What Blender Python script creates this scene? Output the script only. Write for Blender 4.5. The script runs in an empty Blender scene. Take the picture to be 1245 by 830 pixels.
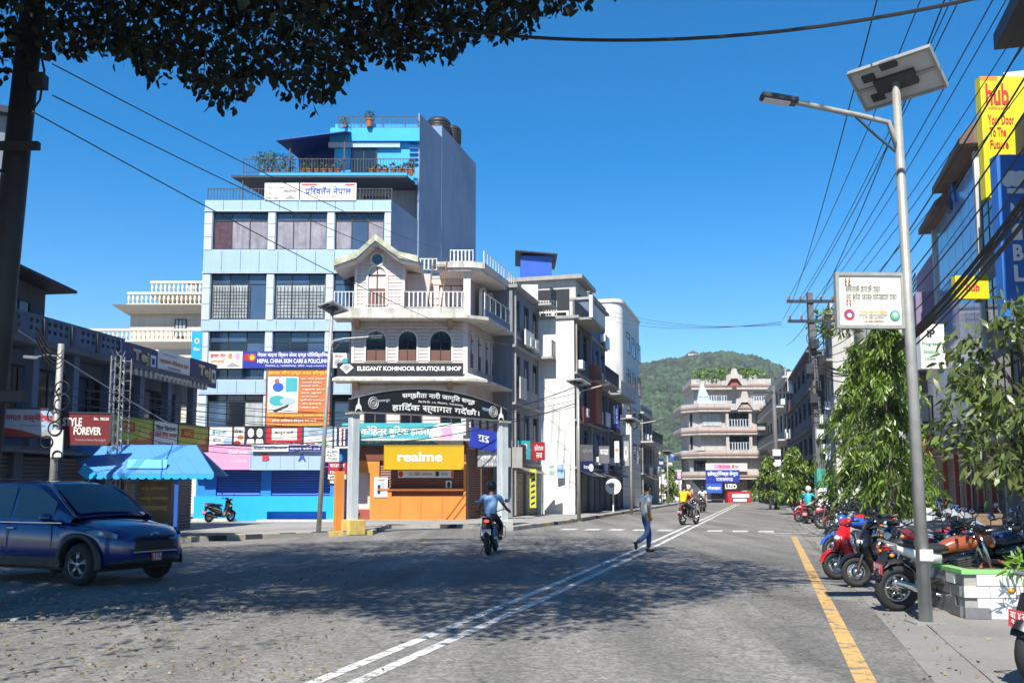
import bpy, math, random
import numpy as np
from mathutils import Vector, Matrix
SC = bpy.context.scene
COL = SC.collection
R = math.radians
rnd = random.Random(7)

# ------------------------------------------------------------------ camera
F_PX, PW, PH, PITCH, HOR, CAM_Z = 1150.0, 1245.0, 830.0, R(6.0), 594.0, 1.55
PCY = HOR - F_PX * math.tan(PITCH)
cam = bpy.data.cameras.new('camera')
cam.sensor_width = 36.0
cam.lens = F_PX / PW * 36.0
cam.shift_y = (PCY - PH / 2) / PW
cam.clip_start = 0.1
cam.clip_end = 6000
cam_o = bpy.data.objects.new('camera', cam)
COL.objects.link(cam_o)
cam_o.location = (0, 0, CAM_Z)
cam_o.rotation_euler = (R(90) + PITCH, 0, 0)
SC.camera = cam_o

# ------------------------------------------------------------------ sky, sun, exposure
SUN_H = Vector((-0.245, -0.970, 0)).normalized()
SUN_EL = R(50)
SUN_DIR = Vector((SUN_H.x * math.cos(SUN_EL), SUN_H.y * math.cos(SUN_EL), math.sin(SUN_EL)))
world = bpy.data.worlds.new('World')
SC.world = world
world.use_nodes = True
wn = world.node_tree
bg = wn.nodes['Background']
sky = wn.nodes.new('ShaderNodeTexSky')
sky.sky_type = 'NISHITA'
sky.sun_disc = False
sky.sun_elevation = SUN_EL
sky.sun_rotation = math.atan2(SUN_H.x, SUN_H.y)
sky.altitude = 300
sky.air_density = 1.0
sky.dust_density = 0.3
sky.ozone_density = 3.0
hsv = wn.nodes.new('ShaderNodeHueSaturation')
hsv.inputs['Saturation'].default_value = 1.50
hsv.inputs['Value'].default_value = 1.0
wn.links.new(sky.outputs[0], hsv.inputs['Color'])
wn.links.new(hsv.outputs[0], bg.inputs['Color'])
bg.inputs['Strength'].default_value = 0.102
sun = bpy.data.lights.new('sun', 'SUN')
sun.energy = 5.0
sun.angle = R(0.53)
sun.color = (1.0, 0.95, 0.86)
sun_o = bpy.data.objects.new('sun', sun)
COL.objects.link(sun_o)
sun_o.rotation_euler = (-SUN_DIR).to_track_quat('-Z', 'Y').to_euler()
sun_o.location = (0, 0, 60)
SC.view_settings.view_transform = 'Standard'
SC.view_settings.look = 'None'
SC.view_settings.exposure = 0.80
SC.view_settings.gamma = 1.0
SC.cycles.max_bounces = 6

# ------------------------------------------------------------------ helpers
def ray(px, py):
    F = Vector((0, math.cos(PITCH), math.sin(PITCH)))
    U = Vector((0, -math.sin(PITCH), math.cos(PITCH)))
    return F + Vector((1, 0, 0)) * ((px - PW / 2) / F_PX) + U * ((PCY - py) / F_PX)

def at(px, py, Y):
    d = ray(px, py)
    return Vector((0, 0, CAM_Z)) + d * (Y / d.y)

def gnd(px, py, z=0.0):
    d = ray(px, py)
    return Vector((0, 0, CAM_Z)) + d * ((z - CAM_Z) / d.z)

def proj(p):
    F = Vector((0, math.cos(PITCH), math.sin(PITCH)))
    U = Vector((0, -math.sin(PITCH), math.cos(PITCH)))
    q = Vector(p) - Vector((0, 0, CAM_Z))
    w = q.dot(F)
    return PW / 2 + F_PX * q.x / w, PCY - F_PX * q.dot(U) / w

ROAD_A = math.atan2(312.0, F_PX)            # road heads this far to the right of straight ahead
RD = Vector((math.sin(ROAD_A), math.cos(ROAD_A), 0))
RN = Vector((math.cos(ROAD_A), -math.sin(ROAD_A), 0))
RO = Vector((-3.33, 0, 0))

def road(u, v, z=0.0):
    p = RO + RD * u + RN * v
    return Vector((p.x, p.y, z))

class Frame:
    """vertical facade frame: x along the facade, y into the building, z up"""
    def __init__(self, o, ang):
        self.o = Vector((o[0], o[1], 0)); self.a = ang
        self.X = Vector((math.cos(ang), math.sin(ang), 0)); self.Yv = Vector((-math.sin(ang), math.cos(ang), 0))
    def hit(self, px, py, y=0.0):
        d = ray(px, py); c = Vector((0, 0, CAM_Z)); q = self.o + self.Yv * y
        t = (q - c).dot(self.Yv) / d.dot(self.Yv)
        p = c + d * t
        return (p - self.o).dot(self.X), p.z
    def x(self, px, y=0.0, py=594): return self.hit(px, py, y)[0]
    def z(self, px, py, y=0.0): return self.hit(px, py, y)[1]
    def w(self, x, y, z): return self.o + self.X * x + self.Yv * y + Vector((0, 0, z))

class MB:
    def __init__(self): self.v = []; self.f = []; self.M = None
    def _add(self, vs, fs):
        b = len(self.v)
        if self.M is not None: vs = [tuple(self.M @ Vector(p)) for p in vs]
        self.v += [tuple(p) for p in vs]; self.f += [tuple(b + i for i in f) for f in fs]
        return self
    def box(self, x0, x1, y0, y1, z0, z1):
        return self._add([(x0,y0,z0),(x1,y0,z0),(x1,y1,z0),(x0,y1,z0),(x0,y0,z1),(x1,y0,z1),(x1,y1,z1),(x0,y1,z1)],
                         [(0,3,2,1),(4,5,6,7),(0,1,5,4),(1,2,6,5),(2,3,7,6),(3,0,4,7)])
    def rbox(self, c, s, rz=0, rx=0, ry=0, top=1.0):
        m = Matrix.Translation(Vector(c)) @ Matrix.Rotation(rz, 4, 'Z') @ Matrix.Rotation(ry, 4, 'Y') @ Matrix.Rotation(rx, 4, 'X')
        h = [q / 2 for q in s]
        vs = [(sx*h[0]*(top if sz > 0 else 1), sy*h[1]*(top if sz > 0 else 1), sz*h[2]) for sz in (-1,1) for sx,sy in ((-1,-1),(1,-1),(1,1),(-1,1))]
        return self._add([m @ Vector(p) for p in vs], [(0,3,2,1),(4,5,6,7),(0,1,5,4),(1,2,6,5),(2,3,7,6),(3,0,4,7)])
    def face(self, *ps): return self._add(ps, [tuple(range(len(ps)))])
    def prism(self, poly, z0, z1):
        n = len(poly)
        a = sum(poly[i][0]*poly[(i+1)%n][1]-poly[(i+1)%n][0]*poly[i][1] for i in range(n))
        if a < 0: poly = poly[::-1]
        vs = [(p[0],p[1],z0) for p in poly] + [(p[0],p[1],z1) for p in poly]
        return self._add(vs, [tuple(range(n-1,-1,-1)), tuple(range(n,2*n))] + [(i,(i+1)%n,n+(i+1)%n,n+i) for i in range(n)])
    def vprism(self, poly, y0, y1):
        """polygon in x,z extruded along y"""
        n = len(poly)
        a = sum(poly[i][0]*poly[(i+1)%n][1]-poly[(i+1)%n][0]*poly[i][1] for i in range(n))
        if a < 0: poly = poly[::-1]
        vs = [(p[0],y0,p[1]) for p in poly] + [(p[0],y1,p[1]) for p in poly]
        return self._add(vs, [tuple(range(n)), tuple(range(2*n-1,n-1,-1))] + [(i,n+i,n+(i+1)%n,(i+1)%n) for i in range(n)])
    def tube(self, pts, r, n=8, caps=True):
        pts = [Vector(p) for p in pts]; m = len(pts)
        rs = list(r) if isinstance(r, (list, tuple)) else [r]*m
        vs = []; up = Vector((0,0,1)); prev = None
        for i, p in enumerate(pts):
            t = (pts[min(i+1,m-1)] - pts[max(i-1,0)]).normalized()
            a = prev if prev is not None else (Vector((1,0,0)) if abs(t.z) > .9 else up)
            a = (a - t*a.dot(t))
            if a.length < 1e-5: a = Vector((0,1,0)) - t*t.y
            a.normalize(); b = t.cross(a); prev = a
            for k in range(n):
                th = 2*math.pi*k/n
                vs.append(p + (a*math.cos(th) + b*math.sin(th))*rs[i])
        fs = [(i*n+k, i*n+(k+1)%n, (i+1)*n+(k+1)%n, (i+1)*n+k) for i in range(m-1) for k in range(n)]
        if caps: fs += [tuple(range(n-1,-1,-1)), tuple(range((m-1)*n, m*n))]
        return self._add(vs, fs)
    def lathe(self, prof, n=16, c=(0,0,0), axis='Z'):
        vs = []; m = len(prof)
        for r, h in prof:
            for k in range(n):
                th = 2*math.pi*k/n; a, b = r*math.cos(th), r*math.sin(th)
                p = {'Z':(a,b,h),'Y':(b,h,a),'X':(h,a,b)}[axis]
                vs.append((p[0]+c[0],p[1]+c[1],p[2]+c[2]))
        fs = [(i*n+k, i*n+(k+1)%n, (i+1)*n+(k+1)%n, (i+1)*n+k) for i in range(m-1) for k in range(n)]
        if prof[0][0] > 1e-4: fs.append(tuple(range(n-1,-1,-1)))
        if prof[-1][0] > 1e-4: fs.append(tuple(range((m-1)*n, m*n)))
        return self._add(vs, fs)
    def torus(self, c, R0, r, n=20, k=8, axis='Y', sq=1.0):
        prof = [(R0 + r*math.cos(2*math.pi*j/k), r*sq*math.sin(2*math.pi*j/k)) for j in range(k+1)]
        return self.lathe(prof + [], n, c, axis) if False else self._tor(prof[:-1], n, c, axis)
    def _tor(self, prof, n, c, axis):
        k = len(prof); vs = []
        for i in range(n):
            th = 2*math.pi*i/n
            for (r, h) in prof:
                a, b = r*math.cos(th), r*math.sin(th)
                p = {'Z':(a,b,h),'Y':(b,h,a),'X':(h,a,b)}[axis]
                vs.append((p[0]+c[0],p[1]+c[1],p[2]+c[2]))
        return self._add(vs, [(i*k+j, ((i+1)%n)*k+j, ((i+1)%n)*k+(j+1)%k, i*k+(j+1)%k) for i in range(n) for j in range(k)])
    def ball(self, c, r, n=12, m=8):
        rx, ry, rz = r if isinstance(r, (tuple, list)) else (r, r, r)
        vs = [(c[0],c[1],c[2]-rz)]
        for j in range(1, m):
            ph = math.pi*j/m - math.pi/2
            for i in range(n):
                th = 2*math.pi*i/n
                vs.append((c[0]+rx*math.cos(ph)*math.cos(th), c[1]+ry*math.cos(ph)*math.sin(th), c[2]+rz*math.sin(ph)))
        vs.append((c[0],c[1],c[2]+rz)); T = len(vs)-1
        fs = [(0, 1+(i+1)%n, 1+i) for i in range(n)]
        fs += [(1+(j-1)*n+i, 1+(j-1)*n+(i+1)%n, 1+j*n+(i+1)%n, 1+j*n+i) for j in range(1,m-1) for i in range(n)]
        fs += [(T, 1+(m-2)*n+i, 1+(m-2)*n+(i+1)%n) for i in range(n)]
        return self._add(vs, fs)
    def mesh(self, name, mat, smooth=False):
        me = bpy.data.meshes.new(name)
        me.from_pydata(self.v, [], self.f); me.materials.append(mat)
        if smooth: me.polygons.foreach_set('use_smooth', [True]*len(me.polygons))
        me.update(); return me
    def build(self, name, mat, parent=None, smooth=False, loc=None, rz=0, label=None, kind=None, bevel=0):
        return link(self.mesh(name, mat, smooth), name, parent, loc, rz, label, kind, bevel)

def link(me, name, parent=None, loc=None, rz=0, label=None, kind=None, bevel=0):
    o = bpy.data.objects.new(name, me); COL.objects.link(o)
    if loc is not None: o.location = loc
    if rz: o.rotation_euler = (0, 0, rz)
    if parent is not None: o.parent = parent
    if label: o['label'] = label
    if kind: o['kind'] = kind
    if bevel:
        b = o.modifiers.new('bevel', 'BEVEL'); b.width = bevel; b.segments = 2; b.limit_method = 'ANGLE'
    return o

def tag(o, label, cat, group=None):
    o['label'] = label; o['category'] = cat
    if group: o['group'] = group
    return o

def thing(name, label, cat, loc=(0,0,0), rz=0, group=None):
    o = bpy.data.objects.new(name, None); COL.objects.link(o)
    o.empty_display_size = 0.3; o.location = loc; o.rotation_euler = (0, 0, rz)
    return tag(o, label, cat, group)

def fthing(fr, name, label, cat, x=0, y=0, z=0, group=None):
    return thing(name, label, cat, fr.w(x, y, z), fr.a, group)

def copy_tree(o, parent=None, mats=None):
    c = o.copy(); COL.objects.link(c)
    if parent is not None: c.parent = parent
    if mats and c.type == 'MESH' and c.data.materials and c.data.materials[0] and c.data.materials[0].name in mats:
        for s in c.material_slots: s.link = 'OBJECT'
        c.material_slots[0].material = mats[o.data.materials[0].name]
    for ch in list(o.children): copy_tree(ch, c, mats)
    return c

# ------------------------------------------------------------------ materials
def _n(nt, t, **kw):
    n = nt.nodes.new(t)
    for k, v in kw.items(): setattr(n, k, v)
    return n

def mat(name, col, rough=0.7, var=0.12, scale=1.5, metal=0.0, bump=0.0, streak=0.0, spec=0.5, fine=0.0, coat=0.0, dirt=None, emit=0.0, bscale=30.0, trans=0.0, island=0.0, worn=0.0):
    m = bpy.data.materials.new(name); m.use_nodes = True
    nt = m.node_tree; p = nt.nodes['Principled BSDF']; L = nt.links.new
    p.inputs['Roughness'].default_value = rough; p.inputs['Metallic'].default_value = metal
    p.inputs['Specular IOR Level'].default_value = spec
    if coat: p.inputs['Coat Weight'].default_value = coat; p.inputs['Coat Roughness'].default_value = 0.05
    c4 = (*col, 1)
    p.inputs['Base Color'].default_value = c4
    geo = _n(nt, 'ShaderNodeNewGeometry')
    cur = None
    def mixc(a, b, fac, mode='MIX'):
        x = _n(nt, 'ShaderNodeMix', data_type='RGBA', blend_type=mode)
        if isinstance(fac, float): x.inputs[0].default_value = fac
        else: L(fac, x.inputs[0])
        for s, q in ((6, a), (7, b)):
            if isinstance(q, tuple): x.inputs[s].default_value = q
            else: L(q, x.inputs[s])
        return x.outputs[2]
    def noise(sc, det=4.0, vec=None, rough_=0.6):
        t = _n(nt, 'ShaderNodeTexNoise'); t.inputs['Scale'].default_value = sc; t.inputs['Detail'].default_value = det
        t.inputs['Roughness'].default_value = rough_
        L(vec if vec is not None else geo.outputs['Position'], t.inputs['Vector']); return t.outputs['Fac']
    def rng(s, a, b, c=0.0, d=1.0):
        t = _n(nt, 'ShaderNodeMapRange'); L(s, t.inputs[0])
        for i, q in enumerate((a, b, c, d)): t.inputs[i+1].default_value = q
        return t.outputs[0]
    if var:
        lo = tuple(max(0, q*(1-var)) for q in col) + (1,); hi = tuple(min(1, q*(1+var*.7)) for q in col) + (1,)
        cur = mixc(lo, hi, rng(noise(scale), .3, .7))
    if fine:
        f = rng(noise(scale*25, 3), .3, .7, 1-fine, 1+fine*.4)
        vm = _n(nt, 'ShaderNodeVectorMath', operation='SCALE'); L(cur, vm.inputs[0]); L(f, vm.inputs['Scale']); cur = vm.outputs[0]
    if streak:
        mp = _n(nt, 'ShaderNodeMapping'); mp.inputs['Scale'].default_value = (3.0, 3.0, 0.22); L(geo.outputs['Position'], mp.inputs[0])
        s = rng(noise(1.6, 6, mp.outputs[0], .7), .45, .75, 0.0, streak)
        dk = dirt or tuple(q*.35 for q in col)
        cur = mixc(cur if cur else c4, (*dk, 1), s)
    if island:
        r_ = rng(geo.outputs['Random Per Island'], 0, 1, 1-island, 1+island*.8)
        vm = _n(nt, 'ShaderNodeVectorMath', operation='SCALE'); L(cur, vm.inputs[0]); L(r_, vm.inputs['Scale']); cur = vm.outputs[0]
    if worn:       # paint rubbed off down to the asphalt in patches
        cur = mixc(cur, (.165,.158,.145,1), rng(noise(5.5, 9, None, .72), worn, worn+.09))
    if cur is not None: L(cur, p.inputs['Base Color'])
    if bump:
        b = _n(nt, 'ShaderNodeBump'); b.inputs['Strength'].default_value = bump; b.inputs['Distance'].default_value = 0.02
        L(noise(bscale, 4), b.inputs['Height']); L(b.outputs[0], p.inputs['Normal'])
    if emit:
        p.inputs['Emission Color'].default_value = c4; p.inputs['Emission Strength'].default_value = emit
    if trans:
        tr = _n(nt, 'ShaderNodeBsdfTranslucent')
        if cur is not None: L(cur, tr.inputs[0])
        else: tr.inputs[0].default_value = c4
        mx = _n(nt, 'ShaderNodeMixShader'); mx.inputs[0].default_value = trans
        L(p.outputs[0], mx.inputs[1]); L(tr.outputs[0], mx.inputs[2]); L(mx.outputs[0], nt.nodes['Material Output'].inputs[0])
    return m

M = {}
def m_(name, *a, **k): M[name] = mat(name, *a, **k); return M[name]
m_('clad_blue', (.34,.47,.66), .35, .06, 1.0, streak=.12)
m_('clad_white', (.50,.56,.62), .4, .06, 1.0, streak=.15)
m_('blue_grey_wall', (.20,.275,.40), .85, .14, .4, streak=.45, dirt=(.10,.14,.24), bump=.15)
m_('shop_blue_shaded', (.015,.21,.66), .55, .08, 1.2, streak=.10)
m_('cyan_blue', (.01,.36,.75), .55, .08, 1.2, streak=.10)
m_('deep_blue', (.01,.08,.36), .5, .1, 1.0)
m_('sheet_blue', (.075,.25,.62), .42, .08, 1.2, streak=.10, dirt=(.10,.16,.30))
m_('pink_wall', (.60,.52,.50), .8, .08, .8, streak=.35, dirt=(.28,.23,.21))
m_('band_trim', (.46,.42,.39), .85, .15, 1.0, streak=.55, dirt=(.13,.11,.10))
m_('pink_trim', (.66,.60,.57), .8, .10, 1.0, streak=.35, dirt=(.2,.18,.16))
m_('brown_trim', (.33,.20,.15), .75, .15, 2)
m_('mossy_slab', (.58,.55,.50), .9, .25, 1.3, streak=.65, dirt=(.13,.13,.08), bump=.2)
m_('moss_roof', (.48,.47,.36), .95, .45, 2.2, streak=.55, dirt=(.12,.14,.06), bump=.5)
m_('orange_paint', (.62,.22,.035), .6, .1, 1.0, streak=.15)
m_('brown_shutter', (.16,.055,.035), .5, .15, 1.0)
m_('grey_shutter', (.20,.20,.21), .45, .15, 1.0, metal=.3, streak=.3)
m_('dark_shutter', (.075,.075,.085), .5, .2, 1.0, streak=.3)
m_('tan_shutter', (.23,.18,.12), .55, .15, 1.0, streak=.3)
m_('glass_dark', (.012,.018,.03), .06, .3, .6, spec=.9)
m_('glass_blue', (.05,.085,.15), .06, .3, .5, spec=.9)
m_('glass_curtain', (.30,.27,.29), .12, .25, 2.5, spec=.8, streak=.75, dirt=(.10,.09,.11))  # dark upright streaks painted in as the shade of curtain folds
m_('glass_white', (.42,.45,.44), .12, .25, 3.0, spec=.8, streak=.6, dirt=(.12,.13,.14))  # fold shade painted as darker streaks on the pale panes too
m_('glass_brick', (.10,.045,.04), .1, .4, 4.0, spec=.8)
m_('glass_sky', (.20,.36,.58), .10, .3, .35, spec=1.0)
m_('frame_dark', (.015,.016,.02), .5, .1)
m_('frame_white', (.62,.62,.60), .6, .1)
m_('frame_brown', (.14,.06,.04), .6, .15)
m_('concrete', (.33,.32,.30), .9, .18, .8, streak=.4, bump=.3)
m_('concrete_pale', (.50,.49,.46), .9, .15, .8, streak=.4, bump=.2)
m_('concrete_dark', (.13,.13,.14), .9, .2, .8, streak=.4, bump=.3)
m_('grey_wall', (.20,.215,.25), .85, .12, .6, streak=.45, bump=.2)
m_('white_wall', (.66,.66,.63), .85, .07, .5, streak=.30, dirt=(.33,.31,.27), bump=.2)
m_('cream_wall', (.66,.57,.46), .85, .08, .6, streak=.25, bump=.2)
m_('cream_trim', (.72,.66,.55), .8, .06)
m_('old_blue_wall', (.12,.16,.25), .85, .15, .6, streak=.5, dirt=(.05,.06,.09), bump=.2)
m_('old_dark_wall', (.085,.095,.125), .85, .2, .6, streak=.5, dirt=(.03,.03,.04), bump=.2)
m_('purple_wall', (.22,.17,.26), .85, .12, .6, streak=.4)
m_('pink_white', (.43,.40,.375), .85, .15, 1.0, streak=.55, dirt=(.16,.13,.12))
m_('red_brown', (.30,.07,.05), .7, .15)
m_('roof_brown', (.16,.10,.075), .85, .3, 1.2, streak=.4)
m_('roof_dark', (.03,.035,.05), .7, .2)
m_('wood_old', (.20,.13,.08), .85, .25, 3)
m_('steel', (.42,.43,.44), .45, .12, 2.0, metal=.75, streak=.2)
m_('steel_dark', (.05,.055,.065), .55, .2, 2.0, metal=.3)
m_('galv', (.36,.36,.34), .55, .16, 5.0, metal=.35, streak=.25, fine=.15)
m_('pole_black', (.022,.024,.032), .6, .25, 2.0, fine=.2)
m_('pole_paint', (.50,.56,.58), .6, .12, 2.0, streak=.5, dirt=(.16,.15,.13))
m_('rubber', (.018,.018,.019), .8, .2, 6)
m_('plastic_black', (.018,.018,.02), .38, .2, 6)
m_('seat_black', (.022,.022,.024), .55, .2, 6, bump=.1)
m_('chrome', (.62,.62,.63), .18, .05, metal=1.0)
m_('engine', (.16,.16,.17), .4, .2, 8, metal=.7)
m_('disc_steel', (.42,.42,.42), .35, .1, metal=.9)
m_('pv_cell', (.012,.016,.035), .12, .15, 8, spec=.8)
m_('pv_back', (.46,.48,.52), .6, .1)
m_('white_print', (.80,.80,.78), .55, .05)
m_('white_board', (.72,.72,.70), .5, .05, streak=.1)
m_('cream_board', (.72,.71,.60), .5, .05, streak=.1)
m_('black_board', (.012,.016,.018), .5, .15)
m_('blue_board', (.018,.035,.30), .45, .08)
m_('navy_board', (.016,.024,.12), .45, .1)
m_('royal_board', (.025,.10,.50), .45, .08)
m_('nibl_blue', (.03,.16,.52), .5, .06)
m_('red_board', (.42,.02,.03), .5, .1)
m_('maroon_board', (.17,.018,.024), .5, .12)
m_('yellow_board', (.50,.315,.002), .45, .04)
m_('hub_yellow', (.66,.55,.010), .5, .05)
m_('lime_board', (.45,.47,.05), .5, .08)
m_('orange_board', (.52,.15,.04), .55, .1)
m_('teal_board', (.05,.36,.40), .5, .1)
m_('pink_board', (.72,.30,.48), .55, .06)
m_('green_ink', (.05,.30,.16), .6, 0)
m_('red_ink', (.55,.03,.03), .6, 0)
m_('black_ink', (.02,.02,.02), .6, 0)
m_('blue_ink', (.03,.08,.40), .6, 0)
m_('yellow_ink', (.85,.60,.03), .6, 0)
m_('gold_ink', (.65,.45,.12), .5, 0)
m_('grey_ink', (.30,.30,.31), .6, 0)
m_('teal_ink', (.05,.30,.34), .6, 0)
m_('orange_ink', (.75,.22,.02), .6, 0)
m_('kerb_yellow', (.58,.42,.12), .85, .25, 4, streak=.4, bump=.3)
m_('kerb_black', (.04,.04,.04), .85, .3, 4, bump=.3)
m_('kerb_grey', (.34,.33,.31), .9, .2, 3, bump=.3)
m_('terracotta', (.42,.15,.07), .8, .15)
m_('tank_black', (.02,.021,.023), .55, .2, 2)
m_('tile_white', (.70,.70,.66), .3, .1, 4, streak=.3, dirt=(.35,.32,.25))
m_('tile_grey', (.16,.16,.17), .35, .2, 4, streak=.3)
m_('green_paint', (.22,.50,.16), .6, .15, 3)
m_('green_band', (.05,.30,.22), .6, .15, 3)
m_('tarp_grey', (.26,.27,.29), .6, .2, 2, bump=.3, bscale=6)
m_('soil', (.10,.075,.05), .95, .3, 5, bump=.5)
m_('bark', (.115,.10,.085), .95, .35, 6, bump=.8, bscale=18, streak=.3)
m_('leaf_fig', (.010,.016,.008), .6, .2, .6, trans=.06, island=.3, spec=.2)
m_('leaf_ashoka', (.135,.215,.03), .36, .55, 1.6, trans=.25, island=.75)
m_('leaf_mango', (.12,.16,.04), .38, .35, 1.4, trans=.25, island=.5)
m_('leaf_young', (.17,.32,.03), .45, .25, 2, trans=.4, island=.3)
m_('leaf_pot', (.07,.13,.04), .5, .3, 2, trans=.25, island=.4)
m_('forest', (.036,.064,.030), .9, .5, .04, island=.6, fine=.3)
m_('bark_dark', (.016,.014,.012), .95, .3, 6)
m_('hill_ground', (.06,.085,.035), .95, .35, .02)
m_('wire_black', (.012,.012,.014), .6, 0)
m_('wire_grey', (.06,.065,.075), .6, 0)
m_('lamp_lens', (.65,.66,.68), .2, .05)
m_('skin_brown', (.27,.14,.085), .55, .06, 8)
m_('hair_black', (.012,.010,.009), .55, .2, 30)
m_('stone_debris', (.20,.19,.17), .95, .3, 3, bump=.3)

def wallp(mb, x0, x1, z0, z1, y=0.0, holes=(), depth=0.2):
    """front skin of a wall with rectangular openings and their reveals"""
    hs = [(max(x0,a),min(x1,b),max(z0,c),min(z1,d)) for a,b,c,d in holes]
    xs = sorted({x0,x1,*[h[0] for h in hs],*[h[1] for h in hs]}); zs = sorted({z0,z1,*[h[2] for h in hs],*[h[3] for h in hs]})
    for i in range(len(xs)-1):
        for j in range(len(zs)-1):
            cx, cz = (xs[i]+xs[i+1])/2, (zs[j]+zs[j+1])/2
            if any(h[0]<cx<h[1] and h[2]<cz<h[3] for h in hs): continue
            mb.face((xs[i],y,zs[j]),(xs[i+1],y,zs[j]),(xs[i+1],y,zs[j+1]),(xs[i],y,zs[j+1]))
    for a,b,c,d in hs:
        e = y+depth
        mb.face((a,y,c),(a,y,d),(a,e,d),(a,e,c)); mb.face((b,y,c),(b,e,c),(b,e,d),(b,y,d))
        mb.face((a,y,c),(a,e,c),(b,e,c),(b,y,c)); mb.face((a,y,d),(b,y,d),(b,e,d),(a,e,d))
    return mb

_wcache = {}
def window(parent, x0, x1, z0, z1, y, cols=3, tr=0.22, fm='frame_dark', glasses=('glass_dark',), pane_parts=True, fw=0.05, name='window'):
    """framed window: bars as the part, every pane a sub-part"""
    mb = MB(); d = 0.07
    mb.box(x0,x0+fw,y,y+d,z0,z1).box(x1-fw,x1,y,y+d,z0,z1).box(x0+fw,x1-fw,y,y+d,z0,z0+fw).box(x0+fw,x1-fw,y,y+d,z1-fw,z1)
    zt = z1 - (z1-z0)*tr if tr else None
    if zt: mb.box(x0+fw,x1-fw,y+.004,y+d,zt-fw/2,zt+fw/2)
    cw = (x1-x0)/cols
    for i in range(1, cols): mb.box(x0+i*cw-fw/2, x0+i*cw+fw/2, y+.008, y+d, z0+fw, z1-fw)
    w = mb.build(name, M[fm], parent)
    rows = [(z0+fw, (zt-fw/2) if zt else z1-fw)] + ([(zt+fw/2, z1-fw)] if zt else [])
    if pane_parts:
        for r_, (a, b) in enumerate(rows):
            for i in range(cols):
                g = glasses[(i) % len(glasses)] if r_ == 0 else ('glass_blue' if rnd.random() < .5 else 'glass_dark')
                MB().box(x0+i*cw+fw/2, x0+(i+1)*cw-fw/2, y+.03, y+.045, a, b).build('pane', M[g], w)
    else:
        mb2 = MB().box(x0+fw/2, x1-fw/2, y+.03, y+.045, z0+fw/2, z1-fw/2); mb2.build('pane', M[glasses[0]], w)
    return w

def arch_pts(cx, hw, z0, z1, n=9):
    zs = z1 - hw
    return [(cx-hw, z0), (cx+hw, z0)] + [(cx+hw*math.cos(math.pi*i/(n-1)), zs+hw*math.sin(math.pi*i/(n-1))) for i in range(n)]

def arched_window(parent, cx, hw, z0, z1, y, fm='pink_trim', inner='frame_brown', M4=None, trim=0.09):
    o = arch_pts(cx, hw+trim, z0-.02, z1+trim); i_ = arch_pts(cx, hw, z0, z1); n = len(o)
    mb = MB(); mb.M = M4
    vs = [(p[0], y-.06, p[1]) for p in o] + [(p[0], y-.06, p[1]) for p in i_] + [(p[0], y+.1, p[1]) for p in o] + [(p[0], y+.1, p[1]) for p in i_]
    fs = []
    for k in range(n):
        k2 = (k+1) % n
        fs += [(k,k2,n+k2,n+k), (2*n+k2,2*n+k,k,k2), (n+k,n+k2,3*n+k2,3*n+k)]
    mb._add(vs, fs)
    w = mb.build('arched_window', M[fm], parent)
    mb = MB(); mb.M = M4; mb.vprism(i_, y+.03, y+.05); mb.build('pane', M['glass_dark'], w)
    zs = z1 - hw; h2 = hw*.92
    mb = MB(); mb.M = M4
    for sx in (-1, 1): mb.box(cx+min(sx*.02, sx*h2), cx+max(sx*.02, sx*h2), y+.0, y+.025, z0+.02, z0+(zs-z0)*.55)
    mb.build('sash', M[inner], w)
    mb = MB(); mb.M = M4
    mb.box(cx-hw, cx+hw, y-.005, y+.028, zs-.03, zs+.03).box(cx-.025, cx+.025, y-.008, y+.028, z0, z1-.02)
    mb.build('glazing_bar', M['frame_dark'], w)
    return w

def shutter(parent, x0, x1, z0, z1, y, m, name='roller_shutter', step=0.11, rail=True):
    mb = MB(); n = max(3, int((z1-z0)/step)); h = (z1-z0)/n
    for i in range(n):
        a = z0+i*h; b = a+h
        mb.face((x0,y+.02,a),(x1,y+.02,a),(x1,y-.012,a+h*.55),(x0,y-.012,a+h*.55)); mb.face((x0,y-.012,a+h*.55),(x1,y-.012,a+h*.55),(x1,y+.02,b),(x0,y+.02,b))
    return mb.build(name, m, parent)

def railing(parent, x0, x1, z0, z1, y, m, step=0.13, r=0.013, M4=None, name='railing', bars=True):
    """top and bottom rail as the part; each baluster a sub-part sharing one mesh"""
    mb = MB(); mb.M = M4
    mb.box(x0, x1, y-.02, y+.02, z1-.035, z1).box(x0, x1, y-.015, y+.015, z0+.03, z0+.055)
    n = max(2, int(round((x1-x0)/step)))
    for i in range(n+1):
        if i % 8 == 0 or i == n:
            x = x0+(x1-x0)*i/n; mb.box(x-.02, x+.02, y-.022, y+.022, z0, z1+.01)
    rl = mb.build(name, m, parent)
    if bars:
        b = MB().box(-r, r, -r, r, z0+.055, z1-.035).mesh('baluster', m)
        for i in range(n+1):
            if i % 8 == 0 or i == n: continue
            p = Vector((x0+(x1-x0)*i/n, y, 0)); rz = 0
            if M4 is not None: p = M4 @ p
            link(b, 'baluster', rl, p)
    return rl

# ------------------------------------------------------------------ lettering
_tc = {}
import re
def shape_deva(s):
    s = re.sub('र्((?:[क-ह]्)*[क-ह][ा-ौ]*)', lambda q: q.group(1)+'ॅ', s)       # reph drawn over the letter that follows
    return re.sub('((?:[क-ह]्)*[क-ह])ि', lambda q: 'ि'+q.group(1), s)               # short i stands before its letter

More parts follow.
